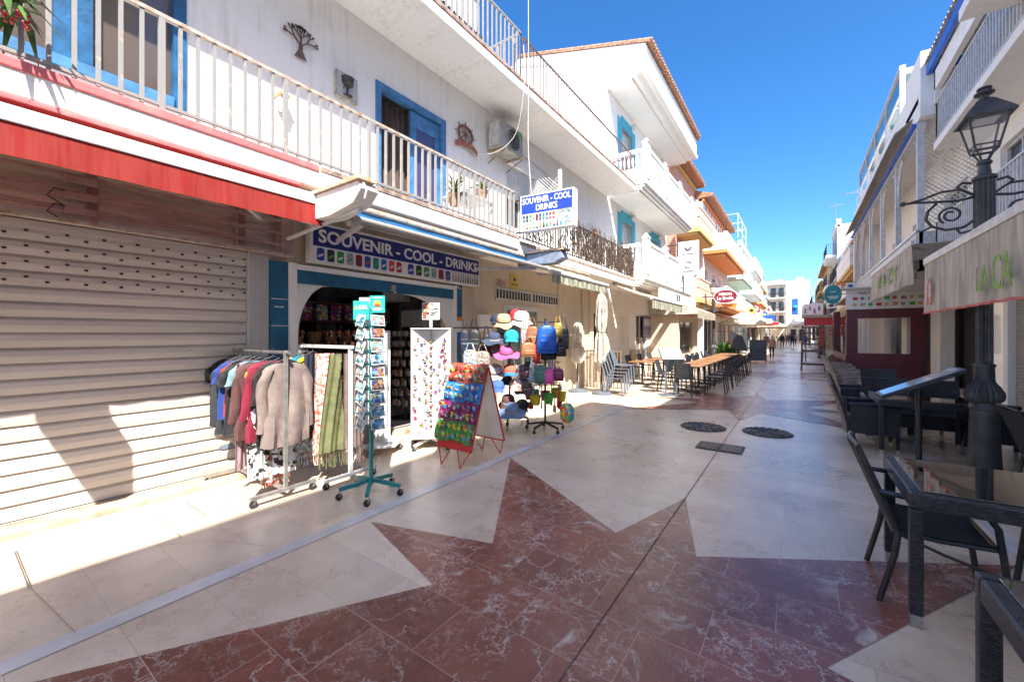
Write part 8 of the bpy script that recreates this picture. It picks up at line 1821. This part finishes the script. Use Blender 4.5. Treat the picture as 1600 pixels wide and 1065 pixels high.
# poster, extra AC units
for x_, y_, z_, lb_ in ((-5.0, 24.2, 5.6, 'air conditioner on the salmon pink house below its upper balcony'), (2.75, 30.5, 6.1, 'air conditioner high on the cream house in the right row')):
    t = thing('air_conditioner', lb_, 'air conditioner', (x_, y_, z_)); o_ = 1 if x_ < 0 else -1
    b = B(); b.box(x_, x_+o_*0.4, y_-0.4, y_+0.4, z_, z_+0.6); b.build('casing', M['white_metal'], t, bevel=0.02)
    b = B(); b.add([(x_+o_*0.405, y_+0.23*math.cos(a*math.pi/8), z_+0.3+0.23*math.sin(a*math.pi/8)) for a in range(16)], [tuple(range(16))]); b.build('fan_opening', M['inside_dark'], t)
p_ = atX(1010, 506, -5.3)
t = thing('poster', 'dark violet poster on the wall between the cafe doorways', 'poster', (-5.28, p_.y, 1.2)); b = B(); b.box(-5.30, -5.25, p_.y-0.55, p_.y+0.55, 1.45, 2.35); b.build('sheet', mat('poster_violet', (0.13,0.11,0.24), 0.4), t)
b = B(); b.box(-5.249, -5.245, p_.y-0.5, p_.y+0.5, 1.95, 2.25); b.build('printed_panel', M['grey_plaster'], t)

# small projecting signs crowding the far street
far_signs = [(-3.6, 27.5, 3.6, 0.5, 0.9, 'black_ink', 'red_ink', 'black sign with a red mark'), (-3.4, 31, 3.2, 0.7, 0.5, 'sign_white', 'green_ink', 'white sign with a green mark'), (-3.5, 35, 4.0, 0.6, 0.8, 'teal_ink', 'letter_white', 'teal sign with a white mark'), (-3.3, 41, 3.4, 0.8, 0.8, 'yellow', 'black_ink', 'yellow sign with a black mark'), (-3.4, 48, 3.8, 0.9, 1.2, 'red_ink', 'letter_white', 'red sign with a white mark'), (-3.2, 56, 3.6, 1.0, 0.9, 'bright_blue', 'yellow', 'blue sign with a yellow mark'), (-3.2, 64, 4.4, 0.9, 1.4, 'sign_white', 'red_ink', 'white sign with a red mark'),
 (2.2, 27, 3.9, 0.6, 0.5, 'sign_white', 'bright_blue', 'white sign with a blue mark'), (2.1, 32, 4.2, 0.5, 0.9, 'orange_ink', 'letter_white', 'orange sign with a white mark'), (2.0, 38, 3.5, 0.9, 0.6, 'sign_white', 'black_ink', 'white sign with a black mark'), (1.9, 44, 4.0, 0.6, 1.1, 'green_ink', 'letter_white', 'green sign with a white mark'), (1.8, 50, 3.6, 1.0, 0.6, 'red_ink', 'yellow', 'red sign with a yellow mark'), (1.7, 58, 4.2, 0.8, 1.2, 'yellow', 'red_ink', 'yellow sign with a red mark'), (1.6, 68, 3.8, 1.1, 0.9, 'sign_white', 'teal_ink', 'white sign with a teal mark')]
for x_, y_, z_, w_, h_, m1, m2, lb_ in far_signs:
    w_, h_ = w_*0.62, h_*0.66
    sd = 'left' if x_ < 0 else 'right'; t = thing('projecting_sign', 'distant %s sticking out above the street on the %s' % (lb_, sd), 'sign', (x_, y_, z_)); b = B(); b.box(x_-w_/2, x_+w_/2, y_-0.05, y_+0.05, z_, z_+h_); b.build('board', M[m1], t)
    b = B(); b.add([(x_+w_*0.3*math.cos(a*math.pi/5), y_-0.055, z_+h_/2+h_*0.25*math.sin(a*math.pi/5)) for a in range(10)], [tuple(range(10))]); b.build('mark', M[m2], t, fix=False)
    b = B(); b.bar((x_, y_, z_+h_), (x_+(-1.4 if x_ < 0 else 1.6), y_, z_+h_), 0.04); b.build('bracket', M['dark_iron'], t)
open_parasol(-2.6, 50, 1.7, 2.5, 'white_fabric', 'open white parasol far down the left side')
open_parasol(-2.8, 58, 1.8, 2.5, 'red_ink', 'small distant red parasol on the left side')
open_parasol(1.2, 61, 1.8, 2.6, 'white_fabric', 'open white parasol far down the right side')
open_parasol(1.5, 43, 1.5, 2.4, 'grey_fabric', 'open grey parasol beyond the red valance stall')
for i, (x0_, y_, h_, z_) in enumerate([(3.0, 33, 2.0, 8.6), (3.0, 50, 2.2, 12.0), (-5.2, 40, 2.0, 9.4), (-5.0, 60, 2.0, 11.0), (3.6, 25, 1.6, 9.4), (-1.0, 104, 3, 12.3)]):
    t = thing('roof_aerial', 'thin rooftop aerial, %s' % ['on the cream house in the right row', 'on the narrow tall white house on the right', 'on the pale green house on the left', 'on the cream house far down the left', 'beside the glazed roof pergola', 'on the blank white gable at the street end'][i], 'aerial', (x0_, y_, z_))
    b = B(); b.tube([(x0_, y_, z_), (x0_, y_, z_+h_)], 0.03, 5); b.build('mast', M['steel'], t)
    b = B(); b.bar((x0_-0.6, y_, z_+h_*0.9), (x0_+0.6, y_, z_+h_*0.9), 0.03)
    for k in range(6): xx = x0_-0.55+k*0.22; b.bar((xx, y_-0.3, z_+h_*0.9), (xx, y_+0.3, z_+h_*0.9), 0.02)
    b.build('antenna', M['steel'], t)

# =====================================================================
# PEOPLE
# =====================================================================
def person(label, x, y, yaw, H=1.68, top=(0.03,0.03,0.04), legs=(0.02,0.02,0.03), hair=(0.05,0.03,0.02), stride=0.18, sleeves=None, vest=None):
    t = thing('person', label, 'person', (x, y, 0)); k = H/1.7
    J = {'pel': (0,0,0.95), 'sp': (0,0.01,1.15), 'ch': (0,0.0,1.35), 'nk': (0,0.01,1.46), 'hd': (0,0.03,1.56), 'ht': (0,0.02,1.66)}
    E_ = [('pel','sp'), ('sp','ch'), ('ch','nk'), ('nk','hd'), ('hd','ht')]; Rr = {'pel': (0.15,0.11), 'sp': (0.13,0.10), 'ch': (0.16,0.11), 'nk': (0.055,0.055), 'hd': (0.078,0.095), 'ht': (0.06,0.07)}
    for s_, n_ in ((-1, 'l'), (1, 'r')):
        f_ = stride*s_
        J['hip'+n_] = (s_*0.09, 0, 0.88); J['kn'+n_] = (s_*0.10, f_*0.6+0.03, 0.48); J['an'+n_] = (s_*0.10, f_-(0.05 if f_ < 0 else 0), 0.08); J['to'+n_] = (s_*0.11, f_+0.14-(0.05 if f_ < 0 else 0), 0.04)
        J['sh'+n_] = (s_*0.17, 0, 1.38); J['el'+n_] = (s_*0.23, -f_*0.5-0.02, 1.10); J['wr'+n_] = (s_*0.23, -f_*0.9+0.08, 0.87); J['ha'+n_] = (s_*0.22, -f_*0.9+0.12, 0.80)
        for fi in range(4): J['fi%d%s' % (fi, n_)] = (s_*(0.205+0.006*fi), -f_*0.9+0.105+0.016*fi, 0.725+0.006*abs(fi-1)); E_.append(('ha'+n_, 'fi%d%s' % (fi, n_))); Rr['fi%d%s' % (fi, n_)] = (0.008, 0.008)
        J['th'+n_] = (s_*0.185, -f_*0.9+0.15, 0.775); E_.append(('ha'+n_, 'th'+n_)); Rr['th'+n_] = (0.009, 0.009)
        E_ += [('pel','hip'+n_), ('hip'+n_,'kn'+n_), ('kn'+n_,'an'+n_), ('an'+n_,'to'+n_), ('ch','sh'+n_), ('sh'+n_,'el'+n_), ('el'+n_,'wr'+n_), ('wr'+n_,'ha'+n_)]
        Rr.update({'hip'+n_: (0.088,0.09), 'kn'+n_: (0.055,0.055), 'an'+n_: (0.036,0.036), 'to'+n_: (0.035,0.03), 'sh'+n_: (0.06,0.055), 'el'+n_: (0.04,0.04), 'wr'+n_: (0.028,0.025), 'ha'+n_: (0.03,0.022)})
    ks = list(J); me = bpy.data.meshes.new('body'); me.from_pydata([tuple(c*k for c in J[q]) for q in ks], [(ks.index(a), ks.index(c)) for a, c in E_], [])
    tmp = bpy.data.objects.new('body_tmp', me); COL.objects.link(tmp); sk = tmp.modifiers.new('skin', 'SKIN'); sk.use_smooth_shade = True; tmp.modifiers.new('sub', 'SUBSURF').levels = 1
    for i, q in enumerate(ks): me.skin_vertices[0].data[i].radius = tuple(r_*k for r_ in Rr[q])
    me.skin_vertices[0].data[0].use_root = True
    dg = bpy.context.evaluated_depsgraph_get(); ev = tmp.evaluated_get(dg); m2 = bpy.data.meshes.new_from_object(ev); bpy.data.objects.remove(tmp)
    mats = [M['skin'], colmat('top_%s' % str(top), top), colmat('legs_%s' % str(legs), legs), M['black_ink']]
    m2.materials.clear()
    for q in mats: m2.materials.append(q)
    for p in m2.polygons:
        z_ = p.center.z/k; p.use_smooth = True; ax_ = abs(p.center.x)/k
        p.material_index = 0 if (z_ > 1.45 or (ax_ > 0.16 and z_ < 0.88)) else (1 if z_ > 0.96 or (ax_ > 0.17 and z_ > 0.8) else (2 if z_ > 0.09 else 3))
    bo_ = bpy.data.objects.new('body', m2); COL.objects.link(bo_); bo_.parent = t
    ORG[t.name] = Vector((0,0,0))
    b = B(); b.loft([[(1.12*k*(r_*math.cos(a*math.pi/9)), k*(0.9*r_*math.sin(a*math.pi/9)), z_*k) for a in range(18)] for r_, z_ in ((0.185, 0.86), (0.18, 1.0), (0.165, 1.15), (0.185, 1.33), (0.12, 1.43), (0.07, 1.46))], cap=False); b.build('jacket', colmat('top_%s' % str(vest or top), vest or top), t, smooth=True)
    b = B(); b.sphere((0, -0.005*k, 1.60*k), 0.108*k, 9, sq=(0.86,0.98,0.98)); b.build('hair', colmat('hair_%s' % str(hair), hair), t, smooth=True)
    b = B(); b.sphere((0, 0.07*k, 1.565*k), 0.075*k, 8, sq=(0.9,0.62,1.15)); b.sphere((0, 0.122*k, 1.565*k), 0.014*k, 5); b.build('face', M['skin'], t, smooth=True)
    for s_ in (-1, 1): b = B(); b.sphere((s_*0.028*k, 0.112*k, 1.59*k), 0.009*k, 5); b.build('eye', M['black_ink'], t)
    t.location = (x, y, 0); t.rotation_euler = (0, 0, yaw)
pp = atZ(1206, 560.5)
person('person in beige vest with red sleeves and black trousers walking down the street', pp.x*0.995, pp.y*0.995, R(8), 1.55, top=(0.55,0.03,0.03), vest=(0.35,0.27,0.18), legs=(0.015,0.015,0.02), hair=(0.55,0.5,0.45))
for px, py, lb_, top, lg in [
 (1238, 543, 'person in dark blue clothes walking at the right of the street, far off', (0.03,0.04,0.10), (0.02,0.02,0.05)),
 (1222, 543.5, 'person in black standing left of the one in dark blue, far off', (0.02,0.02,0.02), (0.03,0.03,0.03)),
 (1197, 546, 'person in dark brown behind the chalk board, far off', (0.12,0.06,0.05), (0.04,0.03,0.03)),
 (1231, 540, 'distant person in brown in the middle of the street', (0.2,0.12,0.08), (0.05,0.05,0.08)),
 (1216, 539, 'distant person in grey left of the middle of the street', (0.2,0.2,0.2), (0.05,0.05,0.08)),
 (1210, 538.5, 'distant person in olive left of the middle of the street', (0.12,0.12,0.06), (0.05,0.05,0.08)),
 (1227, 537.5, 'very distant person in pale top', (0.5,0.45,0.42), (0.05,0.05,0.08)),
 (1204, 541, 'distant person in a white shirt near the red parasol', (0.6,0.6,0.6), (0.05,0.06,0.12)),
 (1234, 537, 'very distant person in a red top', (0.4,0.04,0.04), (0.04,0.04,0.05)),
 (1219, 536.5, 'very distant person in dark clothes', (0.05,0.05,0.06), (0.04,0.04,0.05)),
 (1243, 538.5, 'distant person in beige at the right of the street', (0.4,0.33,0.25), (0.08,0.07,0.07)),
 (1258, 544, 'person in bright blue at the right edge of the street near the stall', (0.02,0.10,0.45), (0.02,0.08,0.35))]:
    q = atZ(px, py); person(lb_, q.x, q.y, R(rnd.uniform(-30, 30)+(180 if rnd.random() < 0.4 else 0)), 1.68, top, lg)
for o in list(bpy.data.objects):
    if o.name.startswith('body_tmp'): bpy.data.objects.remove(o)
